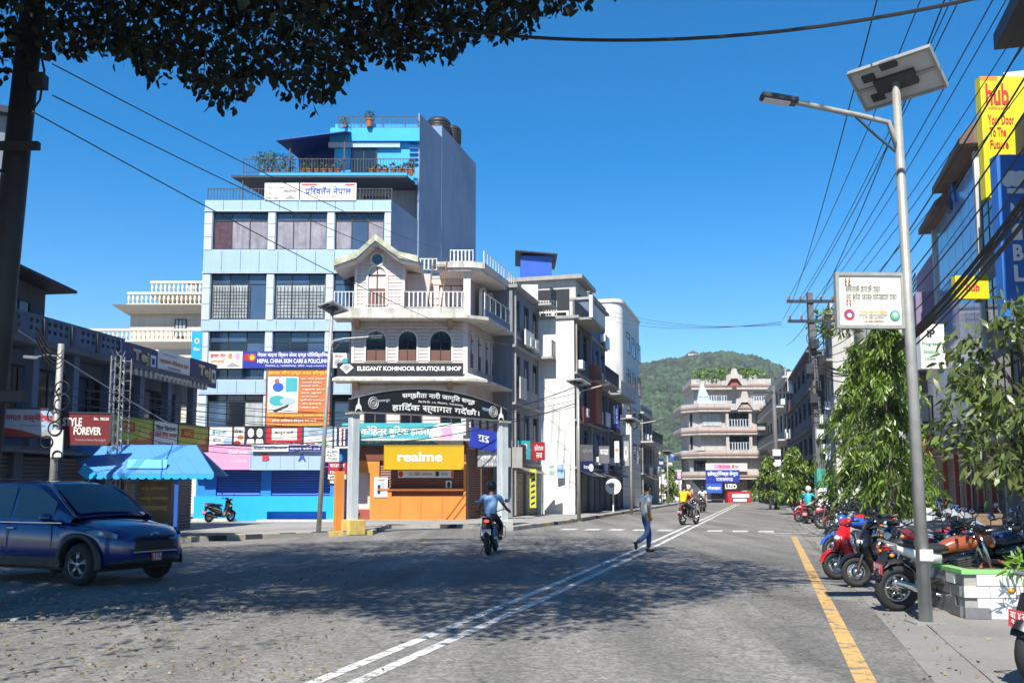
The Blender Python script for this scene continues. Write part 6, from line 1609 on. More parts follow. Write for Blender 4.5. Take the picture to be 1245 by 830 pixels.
def arc_text(s, t0, t1, f0, f1, m, bold):
    v, f, asp = text_geo(s, 0.0); vs = []
    for p in v:
        t = t0+(t1-t0)*p[0]; z0, z1 = arc(t,0), arc(t,1); k = f0+(f1-f0)*p[1]
        vs.append((e0+(e1-e0)*t, -.072, z0+(z1-z0)*k))
    mb = MB(); h_ = bold*.28
    for k, (a_, b_) in enumerate(((-h_,-h_),(h_,h_),(-h_,h_),(h_,-h_))): mb._add([(p[0]+a_*.6, p[1]-.0007*k, p[2]+b_*.6) for p in vs], f)
    return mb.build('lettering', M[m], brd)
arc_text('हार्दिक स्वागत गर्दछौ।', .24, .80, .07, .44, 'white_print', .045)
arc_text('सम्झौता नारी जागृति समूह', .30, .77, .60, .88, 'white_print', .04)
arc_text('सि.पि.टि. ८९, चितवन, नारायणगढ', .40, .69, .46, .55, 'white_print', .01)
arc_text('भरतपुर', .155, .225, .5, .62, 'clad_white', .02); arc_text('नारायणगढ', .82, .90, .45, .6, 'clad_blue', .02)
for t in (.13, .90):
    cx = e0+(e1-e0)*t; cz = (arc(t,0)+arc(t,1))/2; rr = .22
    mb = MB(); mb.torus((cx,-.068,cz), rr*.9, .025, 20, 4, 'Y'); mb.torus((cx,-.068,cz), rr*.55, .03, 16, 4, 'Y'); mb.ball((cx,-.068,cz), (.07,.01,.07), 10, 6)
    for k in range(10): mb.rbox((cx+rr*.72*math.cos(k*.628),-.068,cz+rr*.72*math.sin(k*.628)),(.05,.01,.05))
    mb.build('emblem', M['grey_ink'], brd)
for t in (.045, .955):
    cx = e0+(e1-e0)*t; cz = (arc(t,0)+arc(t,1))/2-.03
    mb = MB(); mb.vprism([(cx-.13,cz-.22),(cx-.10,cz-.02),(cx-.03,cz+.06),(cx-.015,cz+.26),(cx,cz+.30),(cx+.015,cz+.26),(cx+.03,cz+.06),(cx+.10,cz-.02),(cx+.13,cz-.22),(cx+.05,cz-.12),(cx-.05,cz-.12)], -.075, -.062); mb.build('greeting_hands', M['white_print'], brd)
# bus sign beside the arch pillar
bs_ = thing('direction_sign', 'stacked red yellow and black sign plates on a slim post beside the orange wall', 'sign', at(409, 640, 33.4)); bs_.location.z = .13
MB().tube([(0,0,0),(0,0,at(409,563,33.4).z-.13)], .03, 8).build('post', M['steel_dark'], bs_)
zt = at(409,562,33.4).z-.13
for i, (m, s, mm, h) in enumerate((('red_board','काउन्टर','white_print',.26),('red_board','टिकट','white_print',.14),('cream_board','नयाँ बस पार्क','black_ink',.16),('black_board','बस','white_print',.2))):
    z1 = zt-[0,.27,.42,.59][i]; pl_ = MB().box(-.32,.32,-.05,-.02,z1-h,z1).build('plate', M[m], bs_); letters(pl_, s, -.26,.26,z1-h*.8,z1-h*.2,-.058,mm,.03)
# ================================================================== motorcycles and scooters
def loft(secs, n=14, e=.8, cap=True):
    """rings in the y,z plane along x: (x, zc, half width, half height)"""
    mb = MB(); vs = []
    for (x, zc, hw, hh) in secs:
        for k in range(n):
            t = 2*math.pi*k/n; c, s = math.cos(t), math.sin(t)
            vs.append((x, hw*math.copysign(abs(c)**e, c), zc+hh*math.copysign(abs(s)**e, s)))
    m = len(secs)
    fs = [(i*n+k, i*n+(k+1)%n, (i+1)*n+(k+1)%n, (i+1)*n+k) for i in range(m-1) for k in range(n)]
    if cap: fs += [tuple(range(n-1,-1,-1)), tuple(range((m-1)*n, m*n))]
    mb._add(vs, fs); return mb

def mesh_wheel(parent, x, r, w, spokes=6):
    t = MB(); t.torus((x,0,r), r-w*.55, w*.55, 24, 8, 'Y'); wh = t.build('wheel', M['rubber'], parent, True)
    m = MB(); m.torus((x,0,r), r-w*1.15, w*.22, 24, 6, 'Y'); m.lathe([(.001,-w*.5),(.05,-w*.5),(.05,w*.5),(.001,w*.5)], 10, (x,0,r), 'Y')
    for k in range(spokes):
        a = 2*math.pi*k/spokes; m.tube([(x+.04*math.cos(a),0,r+.04*math.sin(a)),(x+(r-w*1.1)*math.cos(a),0,r+(r-w*1.1)*math.sin(a))], .014, 5)
    m.build('rim', M['disc_steel'], wh, True)
    d = MB(); d.torus((x,w*.62,r), r*.36, .02, 18, 4, 'Y', .2); d.build('brake_disc', M['chrome'], wh)
    return wh

def guard(parent, x, z, r, a0, a1, w, m, nm='mudguard'):
    mb = MB(); n = 10; vs = []
    for i in range(n+1):
        a = a0+(a1-a0)*i/n
        for (dy, dr) in ((-w,-.02),(-w*.5,.012),(0,.02),(w*.5,.012),(w,-.02)): vs.append((x+(r+dr)*math.cos(a), dy, z+(r+dr)*math.sin(a)))
    fs = [(i*5+k, i*5+k+1, (i+1)*5+k+1, (i+1)*5+k) for i in range(n) for k in range(4)]
    b = len(vs); vs += [(p[0]*.985+x*.015, p[1]*.93, p[2]-.006) for p in vs]; fs += [tuple(b+i for i in f[::-1]) for f in fs]
    mb._add(vs, fs); return mb.build(nm, m, parent, True)

paint = lambda n, c: M.get(n) or m_(n, c, .25, .05, 2, coat=.6)
paint('paint_red', (.50,.015,.02)); paint('paint_black', (.012,.012,.014)); paint('paint_blue', (.02,.10,.45)); paint('paint_silver', (.40,.41,.43)); paint('paint_orange', (.30,.07,.025)); paint('paint_white', (.65,.65,.64)); paint('paint_darkblue', (.015,.03,.12)); paint('paint_maroon', (.16,.02,.02))
m_('lamp_red', (.55,.02,.015), .15, 0, coat=.5); m_('lamp_red_lit', (.9,.04,.02), .3, 0, emit=2.2); m_('lamp_amber', (.7,.25,.02), .2, 0); m_('headlamp', (.75,.77,.8), .08, .05, spec=.9); m_('plate_red', (.55,.05,.06), .5, .05); m_('plate_white', (.8,.8,.8), .5, .05); m_('mirror_sky', (.35,.50,.70), .05, 0, metal=1.0)

def mirrors(t, x, z, dx=.05):
    for s in (-1,1):
        MB().tube([(x,s*.26,z),(x+dx*.4,s*.30,z+.10),(x-.02,s*.35,z+.17)], .007, 5).build('mirror_stem', M['plastic_black'], t)
        mr = MB(); mr.ball((x-.02,s*.37,z+.20), (.03,.07,.045), 12, 7); mi = mr.build('mirror', M['plastic_black'], t, True)
        g = MB(); g.ball((x-.035,s*.37,z+.20), (.018,.062,.038), 12, 7); g.build('mirror_glass', M['mirror_sky'], mi, True)

def plate(t, x, z, m='plate_red', rear=True, s='बा ४२ प'):
    p = MB(); p.M = Matrix.Translation((x,0,z)) @ Matrix.Rotation(R(-90 if rear else 90),4,'Z'); p.box(-.11,.11,-.006,.006,-.065,.065); o = p.build('number_plate', M[m], t)
    MM = p.M; ink = 'white_print' if m == 'plate_red' else 'red_ink'
    letters(o, s, -.09,.09,.0,.05,-.009,ink,.03,M4=MM); letters(o, '९२७४', -.08,.08,-.055,-.01,-.009,ink,.03,M4=MM)

def motorcycle(label, p, ang, body='paint_red', tank=None, panel='paint_black', lean=R(6), lit=False, group='motorcycles and scooters parked on the right', guards=True, pl='plate_red', cowl=True):
    t = thing('motorcycle', label, 'motorcycle', p, ang, group); t.rotation_euler = (lean, 0, ang)
    B, T, P = M[body], M[tank or body], M[panel]
    mesh_wheel(t, .66, .30, .095); mesh_wheel(t, -.64, .30, .115)
    for s in (-1,1): MB().tube([(.66,s*.085,.30),(.50,s*.085,.72),(.42,s*.085,.95)], [.026,.026,.022], 8).build('fork', M['chrome'], t, True)
    MB().tube([(.46,0,.70),(.30,0,.62),(.05,0,.42),(-.20,0,.36),(-.25,0,.62),(.36,0,.80)], .024, 6).build('frame', M['plastic_black'], t)
    for s in (-1,1): MB().tube([(-.16,s*.10,.40),(-.64,s*.10,.30)], .025, 6).build('swingarm', M['plastic_black'], t)
    for s in (-1,1):
        sh = MB(); sh.tube([(-.46,s*.125,.36),(-.36,s*.125,.70)], .014, 6)
        for k in range(7): q = k/6; sh.torus((-.455+.09*q,s*.125,.40+.25*q), .026, .007, 10, 4, 'Z')
        sh.build('shock_absorber', M['chrome'], t)
    guard(t, .66, .30, .335, R(20), R(155), .06, B); guard(t, -.64, .30, .35, R(35), R(150), .07, M['plastic_black'])
    loft([(.40,.86,.05,.03),(.36,.865,.11,.085),(.22,.87,.135,.105),(.06,.845,.125,.095),(-.08,.80,.09,.07),(-.12,.785,.07,.045)]).build('fuel_tank', T, t, True)
    loft([(.02,.80,.09,.03),(-.05,.815,.125,.05),(-.22,.805,.14,.05),(-.40,.84,.135,.055),(-.60,.87,.12,.05),(-.72,.885,.07,.03)]).build('seat', M['seat_black'], t, True)
    loft([(-.10,.68,.10,.08),(-.30,.70,.135,.09),(-.55,.77,.115,.07),(-.78,.85,.06,.035)]).build('side_panel', P if panel else B, t, True)
    tl = loft([(-.76,.80,.06,.03),(-.82,.80,.05,.035),(-.84,.80,.03,.02)]).build('tail_light', M['lamp_red_lit' if lit else 'lamp_red'], t, True)
    MB().tube([(-.70,.10,.86),(-.86,.09,.90),(-.86,-.09,.90),(-.70,-.10,.86)], .014, 6).build('grab_rail', M['steel'], t)
    MB().rbox((-.86,0,.58),(.02,.16,.34), 0, 0, R(20)).build('plate_bracket', M['plastic_black'], t); plate(t, -.90, .55, pl)
    for x in (-.80,.52):
        for s in (-1,1): MB().ball((x,s*.17,.74 if x < 0 else .86), (.035,.025,.025), 8, 6).build('indicator', M['lamp_amber'], t, True)
    e = MB(); e.rbox((.08,0,.42),(.34,.24,.24)).lathe([(.001,-.15),(.10,-.15),(.11,-.10),(.11,.10),(.10,.15),(.001,.15)], 14, (.0,0,.40), 'Y')
    e.build('engine', M['engine'], t, bevel=.02)
    c = MB()
    for k in range(6): c.rbox((.20,0,.53+k*.03),(.19,.19,.016), 0, 0, R(-12))
    c.build('cylinder', M['engine'], t)
    MB().tube([(.24,-.06,.50),(.34,-.10,.38),(.20,-.14,.22),(-.10,-.15,.22),(-.25,-.15,.26)], .02, 8).build('exhaust_pipe', M['chrome'], t, True)
    MB().tube([(-.22,-.16,.26),(-.35,-.17,.29),(-.75,-.18,.40),(-.80,-.18,.415)], [.03,.048,.052,.04], 12).build('muffler', M['chrome'], t, True)
    MB().tube([(.36,.36,1.02),(.42,.30,1.05),(.44,.12,1.0),(.44,-.12,1.0),(.42,-.30,1.05),(.36,-.36,1.02)], .012, 6).build('handlebar', M['plastic_black'], t)
    for s in (-1,1):
        MB().tube([(.37,s*.35,1.02),(.30,s*.42,1.0)], .017, 7).build('grip', M['rubber'], t); MB().tube([(.42,s*.30,1.04),(.41,s*.40,1.02)], .006, 5).build('lever', M['chrome'], t)
    if cowl:
        loft([(.42,.93,.06,.08),(.50,.93,.095,.11),(.58,.90,.09,.10),(.63,.87,.06,.06)]).build('headlight_cowl', B, t, True)
        h = MB(); h.ball((.60,0,.885), (.05,.075,.065), 12, 8); h.build('headlight', M['headlamp'], t, True)
    else:
        h = MB(); h.ball((.56,0,.90), (.09,.10,.10), 12, 8); h.build('headlight', M['headlamp'], t, True)
    MB().rbox((.44,0,1.06),(.10,.18,.06), 0, 0, R(-30)).build('instrument', M['plastic_black'], t, bevel=.02)
    mirrors(t, .40, 1.05)
    if guards:
        MB().tube([(.34,.06,.66),(.36,.30,.62),(.32,.32,.38),(.18,.10,.30)], .014, 6).build('crash_guard', M['chrome'], t); MB().tube([(.34,-.06,.66),(.36,-.30,.62),(.32,-.32,.38),(.18,-.10,.30)], .014, 6).build('crash_guard', M['chrome'], t)
    for s in (-1,1): MB().tube([(-.05,s*.12,.33),(-.05,s*.26,.33)], .014, 6).build('footpeg', M['rubber'], t)
    MB().tube([(-.02,.12,.30),(-.10,.26,.02)], .012, 6).build('side_stand', M['plastic_black'], t)
    MB().rbox((-.36,.15,.36),(.50,.03,.07), 0, 0, R(6)).build('chain_cover', M['plastic_black'], t)
    return t

def scooter(label, p, ang, body='paint_black', apron=None, lean=R(5), group='motorcycles and scooters parked on the right', stripe='paint_silver', lit=False):
    t = thing('scooter', label, 'scooter', p, ang, group); t.rotation_euler = (lean, 0, ang)
    B, A = M[body], M[apron or body]
    mesh_wheel(t, .62, .24, .095, 5); mesh_wheel(t, -.60, .24, .10, 5)
    for s in (-1,1): MB().tube([(.62,s*.075,.24),(.52,s*.075,.52)], .022, 7).build('fork', M['steel_dark'], t)
    guard(t, .62, .24, .275, R(15), R(165), .07, A)
    fs = [(.56,.42,.06,.10),(.53,.55,.16,.10)]
    mb = MB()
    # leg shield: curved upright shell
    vs = []; pr = [(.34,.26,.20),(.44,.45,.22),(.50,.62,.21),(.47,.80,.17),(.42,.92,.11)]
    for (x, z, w) in pr:
        for k in range(7): q = -1+k/3; vs.append((x+.10*(1-q*q)-.03, w*q, z))
    f_ = [(i*7+k, i*7+k+1, (i+1)*7+k+1, (i+1)*7+k) for i in range(4) for k in range(6)]; b = len(vs)
    vs += [(p_[0]-.05, p_[1]*.96, p_[2]) for p_ in vs]; f_ += [tuple(b+i for i in f[::-1]) for f in f_[:24]]
    mb._add(vs, f_); mb.build('leg_shield', A, t, True)
    loft([(.55,.56,.05,.03),(.575,.60,.10,.10),(.54,.74,.13,.09)]).build('nose', A, t, True)
    hl = MB(); hl.ball((.535,0,.70), (.06,.12,.06), 12, 8); hl.build('headlight', M['headlamp'], t, True)
    loft([(.46,.93,.05,.04),(.44,.97,.17,.065),(.37,.99,.20,.06),(.31,.99,.10,.03)]).build('handlebar_cowl', A, t, True)
    for s in (-1,1): MB().tube([(.37,s*.18,.99),(.31,s*.36,.98)], .018, 7).build('grip', M['rubber'], t)
    MB().tube([(.46,0,.90),(.40,0,.6),(.36,0,.34)], .045, 8).build('steering_cover', M['plastic_black'], t)
    loft([(.38,.27,.17,.03),(.10,.25,.19,.04),(-.08,.28,.18,.05)]).build('floorboard', M['plastic_black'], t)
    loft([(.0,.44,.12,.16),(-.15,.52,.18,.19),(-.40,.58,.19,.16),(-.65,.64,.16,.11),(-.86,.70,.08,.05)]).build('rear_body', B, t, True)
    for s in (-1,1):
        mb = MB(); mb.tube([(-.05,s*.165,.50),(-.35,s*.195,.58),(-.78,s*.12,.69)], [.012,.018,.01], 6); mb.build('side_stripe', M[stripe], t)
    loft([(.02,.70,.10,.03),(-.05,.735,.145,.045),(-.35,.745,.155,.05),(-.52,.79,.15,.05),(-.80,.80,.09,.03)]).build('seat', M['seat_black'], t, True)
    loft([(-.80,.70,.10,.03),(-.87,.70,.08,.035),(-.89,.70,.05,.02)]).build('tail_light', M['lamp_red_lit' if lit else 'lamp_red'], t, True)
    MB().tube([(-.62,.12,.80),(-.86,.10,.84),(-.86,-.10,.84),(-.62,-.12,.80)], .014, 6).build('grab_rail', M['steel'], t)
    MB().rbox((-.84,0,.48),(.02,.15,.32), 0, 0, R(18)).build('plate_bracket', M['plastic_black'], t); plate(t, -.89, .44)
    MB().rbox((-.34,.13,.27),(.46,.09,.16)).build('engine_cover', M['plastic_black'], t, bevel=.03)
    MB().tube([(-.28,-.15,.22),(-.40,-.17,.24),(-.82,-.17,.33),(-.86,-.17,.34)], [.03,.055,.058,.04], 12).build('muffler', M['plastic_black'], t, True)
    MB().tube([(-.42,-.232,.27),(-.80,-.232,.345)], .012, 6).build('muffler_shield', M['chrome'], t)
    mirrors(t, .36, 1.0)
    MB().tube([(-.15,.14,.22),(-.22,.24,.02)], .012, 6).build('side_stand', M['plastic_black'], t)
    return t
AW = math.atan2(-RN.y, -RN.x)          # heading from the pavement out to the road
scooter('black scooter with pale side stripe parked nearest behind the lamp post', (6.08,15.15,.0), AW+R(8), 'paint_black', stripe='paint_white')
scooter('bright red fronted scooter parked just behind the black scooter', (6.2,16.6,.0), AW+R(22), 'paint_black', 'paint_red')
motorcycle('black and maroon motorcycle nosing out between the black scooter and the lamp post', (5.95,14.0,0), AW+R(50), 'paint_black', 'paint_maroon', 'paint_black')
motorcycle('orange and white motorcycle parked directly behind the lamp post', (5.55,12.35,0), AW+R(200), 'paint_orange', 'paint_orange', 'paint_white', guards=False)
motorcycle('dark blue motorcycle with wide black seat behind the tiled planter', (6.75,13.5,0), AW+R(165), 'paint_darkblue', 'paint_darkblue', 'paint_darkblue')
motorcycle('black motorcycle squeezed between the silver one and the tiled planter', (6.5,13.0,0), AW+R(35), 'paint_black', 'paint_black', 'paint_black')
motorcycle('maroon motorcycle just behind the black scooter tail', (7.1,16.3,0), AW+R(200), 'paint_maroon', 'paint_black', 'paint_black')
scooter('dark blue scooter close to the tree trunk behind the planter', (8.3,14.6,0), AW+R(170), 'paint_darkblue')
motorcycle('black motorcycle second behind the red fronted scooter', (7.9,18.4,0), AW+R(190), 'paint_black', 'paint_black', 'paint_black')
motorcycle('white and red motorcycle second back from the lamp post', (6.6,14.9,0), AW+R(190), 'paint_white', 'paint_red', 'paint_white')
motorcycle('black motorcycle with chrome guards beside the tree trunk', (7.6,15.6,0), AW+R(185), 'paint_black', 'paint_black', 'paint_black')
motorcycle('bright blue motorcycle beyond the red fronted scooter', (7.35,19.7,0), AW+R(15), 'paint_blue', 'paint_blue', 'paint_blue')
motorcycle('silver motorcycle wedged behind the red fronted scooter', (7.3,17.8,0), AW+R(28), 'paint_black', 'paint_silver', 'paint_black')
scooter('white scooter parked under the drooping trees', (8.6,19.0,0.13), AW+R(35), 'paint_white')
scooter('grey scooter second from the drooping tree trunks', (8.1,21.6,0), AW+R(15), 'paint_silver')
motorcycle('black and red motorcycle beside the drooping tree trunk', (8.9,24.2,0), AW+R(12), 'paint_black', 'paint_red', 'paint_black')
far = [('red scooter at the near end of the far line of bikes', 's', 47.5, 5.1, 'paint_red', 12), ('black motorcycle next to the far red scooter', 'm', 49.3, 5.4, 'paint_black', 20),
       ('blue scooter in the far line before the small trees', 's', 51.5, 5.5, 'paint_darkblue', 8), ('silver motorcycle in the far line of bikes', 'm', 54, 5.4, 'paint_silver', 14),
       ('maroon motorcycle in the far line beyond the silver one', 'm', 57, 5.5, 'paint_maroon', 10), ('white scooter in the far line beyond the maroon motorcycle', 's', 60, 5.5, 'paint_white', 16),
       ('black scooter near the far end of the line of bikes', 's', 64, 5.5, 'paint_black', 12), ('red motorcycle at the far end of the line of bikes', 'm', 69, 5.5, 'paint_red', 14),
       ('orange motorcycle between the utility pole foot and the drooping trees', 'm', 36, 5.9, 'paint_orange', 15), ('dark motorcycle standing at the utility pole foot', 'm', 40, 5.7, 'paint_black', 25), ('dark scooter nearest the drooping trees', 's', 32, 6.0, 'paint_black', 10)]
for lb_, k, u, v, c, a in far:
    q = road(u, v); (scooter if k == 's' else motorcycle)(lb_, (q.x,q.y,0), AW+R(a), c)
motorcycle('motorcycle tail with a red number plate cut by the right edge', (4.74,7.80,0), R(22), 'paint_silver', 'paint_blue', 'paint_white', lean=R(4))
sc = scooter('small dark scooter parked before the bright blue shop front', (at(268,594,41.0).x,41.0,.13), R(60), 'paint_black', group='scooter by the blue shop')
# ================================================================== people
def skin(name, chains, mat_, parent=None, sub=1, extra=None):
    """chains: lists of (point, radius); equal points weld, the first point is the root"""
    idx = {}; vs = []; rr = []; es = []
    for ch in chains:
        prev = None
        for p, r in ch:
            k = tuple(round(q, 4) for q in p)
            if k not in idx: idx[k] = len(vs); vs.append(k); rr.append(r if isinstance(r, tuple) else (r, r))
            if prev is not None and prev != idx[k]: es.append((prev, idx[k]))
            prev = idx[k]
    me = bpy.data.meshes.new(name); me.from_pydata(vs, es, [])
    o = bpy.data.objects.new(name, me); COL.objects.link(o)
    sm = o.modifiers.new('skin', 'SKIN'); sm.use_smooth_shade = True
    for i, r in enumerate(rr): me.skin_vertices[0].data[i].radius = r
    for i in range(len(vs)): me.skin_vertices[0].data[i].use_root = (i == 0)
    s = o.modifiers.new('sub', 'SUBSURF'); s.levels = sub; s.render_levels = sub
    dg = bpy.context.evaluated_depsgraph_get(); m2 = bpy.data.meshes.new_from_object(o.evaluated_get(dg))
    bpy.data.objects.remove(o)
    V = [tuple(v.co) for v in m2.vertices]; Fs = [tuple(f.vertices) for f in m2.polygons]; bpy.data.meshes.remove(m2)
    mb = MB(); mb._add(V, Fs)
    if extra: extra(mb)
    return mb.build(name, mat_, parent, True)

def person(label, loc, ang, J, shirt, trousers, shoes='plastic_black', helmet=None, hair=True, sleeves='short', skin_m='skin_brown', group=None, head_tilt=0):
    """J holds joints: pel, che, nec, hea, and L/R sho elb wri hip kne ank toe"""
    t = thing('person', label, 'person', loc, ang, group); V = {k: Vector(v) for k, v in J.items()}
    g = lambda k: tuple(V[k]); body = [[(g('pel'), (.13,.10)), (tuple((V['pel']+V['che'])/2), (.125,.095)), (g('che'), (.135,.10)), (g('nec'), .055), (tuple(V['nec']*.45+V['hea']*.55), .06), (g('hea'), (.085,.10)), (tuple(V['hea']+(V['hea']-V['nec']).normalized()*.08), (.075,.085))]]
    for s in 'LR':
        e, w = V[s+'elb'], V[s+'wri']; d = (w-e).normalized(); sd = d.cross(Vector((0,0,1)) if abs(d.z) < .9 else Vector((1,0,0))).normalized(); nrm = d.cross(sd)
        palm = w + d*.055
        body.append([(g('che'), (.135,.10)), (g(s+'sho'), .055), (g(s+'elb'), .040), (g(s+'wri'), .026), (tuple(palm), (.034,.018))])
        for k, ln in enumerate((.062,.075,.080,.070)):
            b0 = palm + sd*(.030-.020*k) + d*.02; body.append([(tuple(palm), (.034,.018)), (tuple(b0), .010), (tuple(b0+d*ln*.6+nrm*.012), .009), (tuple(b0+d*ln*.85+nrm*.040), .008)])
        th = w + d*.02 + sd*.035; body.append([(g(s+'wri'), .026), (tuple(th), .011), (tuple(th+d*.035+sd*.018+nrm*.02), .009)])
        body.append([(g('pel'), (.13,.10)), (g(s+'hip'), .085), (g(s+'kne'), .055), (g(s+'ank'), .038), (g(s+'toe'), (.036,.028))])
    up = (V['hea']-V['nec']).normalized(); fw = Vector((1,0,0)); fw = (fw-up*fw.dot(up)).normalized(); sdv = up.cross(fw); H = V['hea']
    def face(mb):
        mb.ball(tuple(H+fw*.105-up*.01), (.018,.014,.022), 8, 6)
        for s in (-1,1): mb.ball(tuple(H+sdv*s*.088-up*.005), (.02,.012,.03), 8, 6)
        mb.ball(tuple(H+fw*.085-up*.07), (.02,.03,.010), 8, 5)
    bd = skin('body', body, M[skin_m], t, 1, face)
    for s in (-1,1): MB().ball(tuple(H+fw*.088+sdv*s*.034+up*.02), (.009,.014,.008), 8, 6).build('eye', M['hair_black'], bd, True)
    ex = 1.18; sh = [[(tuple(V['pel']-(V['che']-V['pel'])*.18), (.165,.125)), (tuple((V['pel']+V['che'])/2), (.16,.122)), (g('che'), (.17,.125)), (tuple(V['nec']*.75+V['che']*.25), (.085,.075))]]
    for s in 'LR':
        m_e = V[s+'sho']*.3+V[s+'elb']*.7 if sleeves == 'short' else V[s+'wri']*.95+V[s+'elb']*.05
        ch = [(g('che'), (.17,.125)), (g(s+'sho'), .078)] + ([(g(s+'elb'), .058)] if sleeves != 'short' else []) + [(tuple(m_e), .062 if sleeves == 'short' else .042)]
        sh.append(ch)
    skin('shirt', sh, M[shirt], t, 1)
    tr = [[(g('pel'), (.155,.12)), (tuple(V['pel']+(V['che']-V['pel'])*.12), (.150,.115))]]
    for s in 'LR': tr.append([(g('pel'), (.155,.12)), (g(s+'hip'), .100), (g(s+'kne'), .072), (tuple(V[s+'ank']*.93+V[s+'kne']*.07), .062)])
    skin('trousers', tr, M[trousers], t, 1)
    for s in 'LR':
        a, to = V[s+'ank'], V[s+'toe']; hl = a-(to-a)*.35
        skin('shoe', [[(tuple(a-Vector((0,0,.01))), .045), (tuple(hl*.6+a*.4-Vector((0,0,.035))), .042)], [(tuple(a-Vector((0,0,.01))), .045), (tuple((a+to)/2-Vector((0,0,.02))), (.044,.040)), (tuple(to), (.038,.028))]], M[shoes], t, 1)
    if helmet:
        hm = MB(); hm.ball(tuple(H+up*.045-fw*.008), (.150,.132,.142), 16, 10); ho = hm.build('helmet', M[helmet], t, True)
        MB().rbox(tuple(H+fw*.125+up*.02), (.05,.19,.09)).build('visor', M['glass_dark'], ho, bevel=.02)
    elif hair:
        hm = MB(); hm.ball(tuple(H+up*.048-fw*.022), (.108,.102,.098), 14, 9); hm.ball(tuple(H-fw*.045+up*.0), (.075,.090,.085), 12, 8); hm.build('hair', M['hair_black'], t, True)
    return t
m_('shirt_white', (.66,.70,.68), .85, .06, 8, bump=.3, bscale=14); m_('shirt_blue', (.25,.41,.66), .85, .08, 8, bump=.3, bscale=14); m_('shirt_yellow', (.75,.50,.01), .8, .06, 8); m_('shirt_teal', (.02,.36,.42), .8, .06, 8); m_('shirt_red', (.48,.06,.06), .8, .06, 8)
m_('jeans', (.035,.075,.20), .9, .15, 10, bump=.3, bscale=20); m_('trousers_dark', (.02,.02,.025), .9, .15, 10); m_('trousers_grey', (.10,.10,.11), .9, .1, 10)
pg = gnd(786, 671)
wk = dict(pel=(-.01,0,.90), che=(.02,0,1.24), nec=(.04,0,1.46), hea=(.075,0,1.575),
  Lsho=(.02,.19,1.40), Lelb=(-.03,.25,1.14), Lwri=(.12,.22,.96), Rsho=(.02,-.19,1.40), Relb=(-.06,-.24,1.13), Rwri=(.02,-.22,.90),
  Lhip=(-.0,.09,.86), Lkne=(.13,.10,.48), Lank=(.10,.10,.08), Ltoe=(.27,.11,.045), Rhip=(-.01,-.09,.86), Rkne=(-.02,-.10,.46), Rank=(-.33,-.10,.24), Rtoe=(-.33,-.11,.08))
person('man in a pale shirt and blue jeans striding across the road markings', (pg.x, pg.y, -.015), R(18), wk, 'shirt_white', 'jeans')
bag = MB(); bag.rbox((.16,.22,.84),(.20,.06,.16), R(15)); bo = bag.build('bag', M['plastic_black'], None, loc=(pg.x,pg.y,0), rz=R(18), bevel=.02); tag(bo, 'small black bag held at the waist of the walking man', 'bag')
def ride(h=.0, lean=.0, pill=False):
    x = -.28 if not pill else -.58; z = .90 if not pill else .94
    return dict(pel=(x,0,z), che=(x+.12,0,z+.34), nec=(x+.17,0,z+.55), hea=(x+.21,0,z+.665),
      Lsho=(x+.13,.19,z+.48), Lelb=((x+.30),.30,z+.24), Lwri=(.31 if not pill else x+.42,.36 if not pill else .14,1.04 if not pill else z+.2), Rsho=(x+.13,-.19,z+.48), Relb=(x+.30,-.30,z+.24), Rwri=(.31 if not pill else x+.42,-.36 if not pill else -.14,1.04 if not pill else z+.2),
      Lhip=(x+.04,.11,z-.02), Lkne=(x+.42,.20,z-.22), Lank=(x+.26,.21,.40), Ltoe=(x+.44,.21,.37), Rhip=(x+.04,-.11,z-.02), Rkne=(x+.42,-.20,z-.22), Rank=(x+.26,-.21,.40), Rtoe=(x+.44,-.21,.37))
g7 = gnd(598, 672.5); h7a = math.atan2(.965,.263)+R(9)
motorcycle('black motorcycle with a lit red tail lamp ridden away up the road', (g7.x, g7.y, 0), h7a, 'paint_black', lean=R(-2), lit=True, group='motorcycles being ridden', pl='plate_white')
person('rider in a light blue shirt and dark helmet seen from behind', (g7.x, g7.y, .0), h7a, ride(), 'shirt_blue', 'trousers_dark', helmet='plastic_black')
g8 = gnd(838, 637.5); h8 = math.atan2(.80,.60)
motorcycle('black motorcycle carrying two people beyond the crossing', (g8.x, g8.y, 0), h8, 'paint_black', lean=0, group='motorcycles being ridden')
person('driver in a red top on the motorcycle beyond the crossing', (g8.x, g8.y, 0), h8, ride(), 'shirt_red', 'trousers_grey', helmet='paint_white')
person('passenger in a bright yellow top riding pillion beyond the crossing', (g8.x, g8.y, 0), h8, ride(pill=True), 'shirt_yellow', 'trousers_dark')
q = road(46, 4.9); scooter('black scooter ridden by the person in teal beside the far bikes', (q.x,q.y,0), R(60), 'paint_black', group='motorcycles being ridden', lean=0)
person('person in a teal shirt and white cap sitting on a black scooter', (q.x,q.y,-.06), R(60), ride(), 'shirt_teal', 'trousers_grey', helmet='paint_white')
q = road(66, -1.2); motorcycle('distant motorcycle coming towards the crossing', (q.x,q.y,0), R(250), 'paint_black', lean=0, group='motorcycles being ridden')
person('distant rider in a white shirt coming down the road', (q.x,q.y,0), R(250), ride(), 'shirt_white', 'trousers_dark', helmet='paint_black')

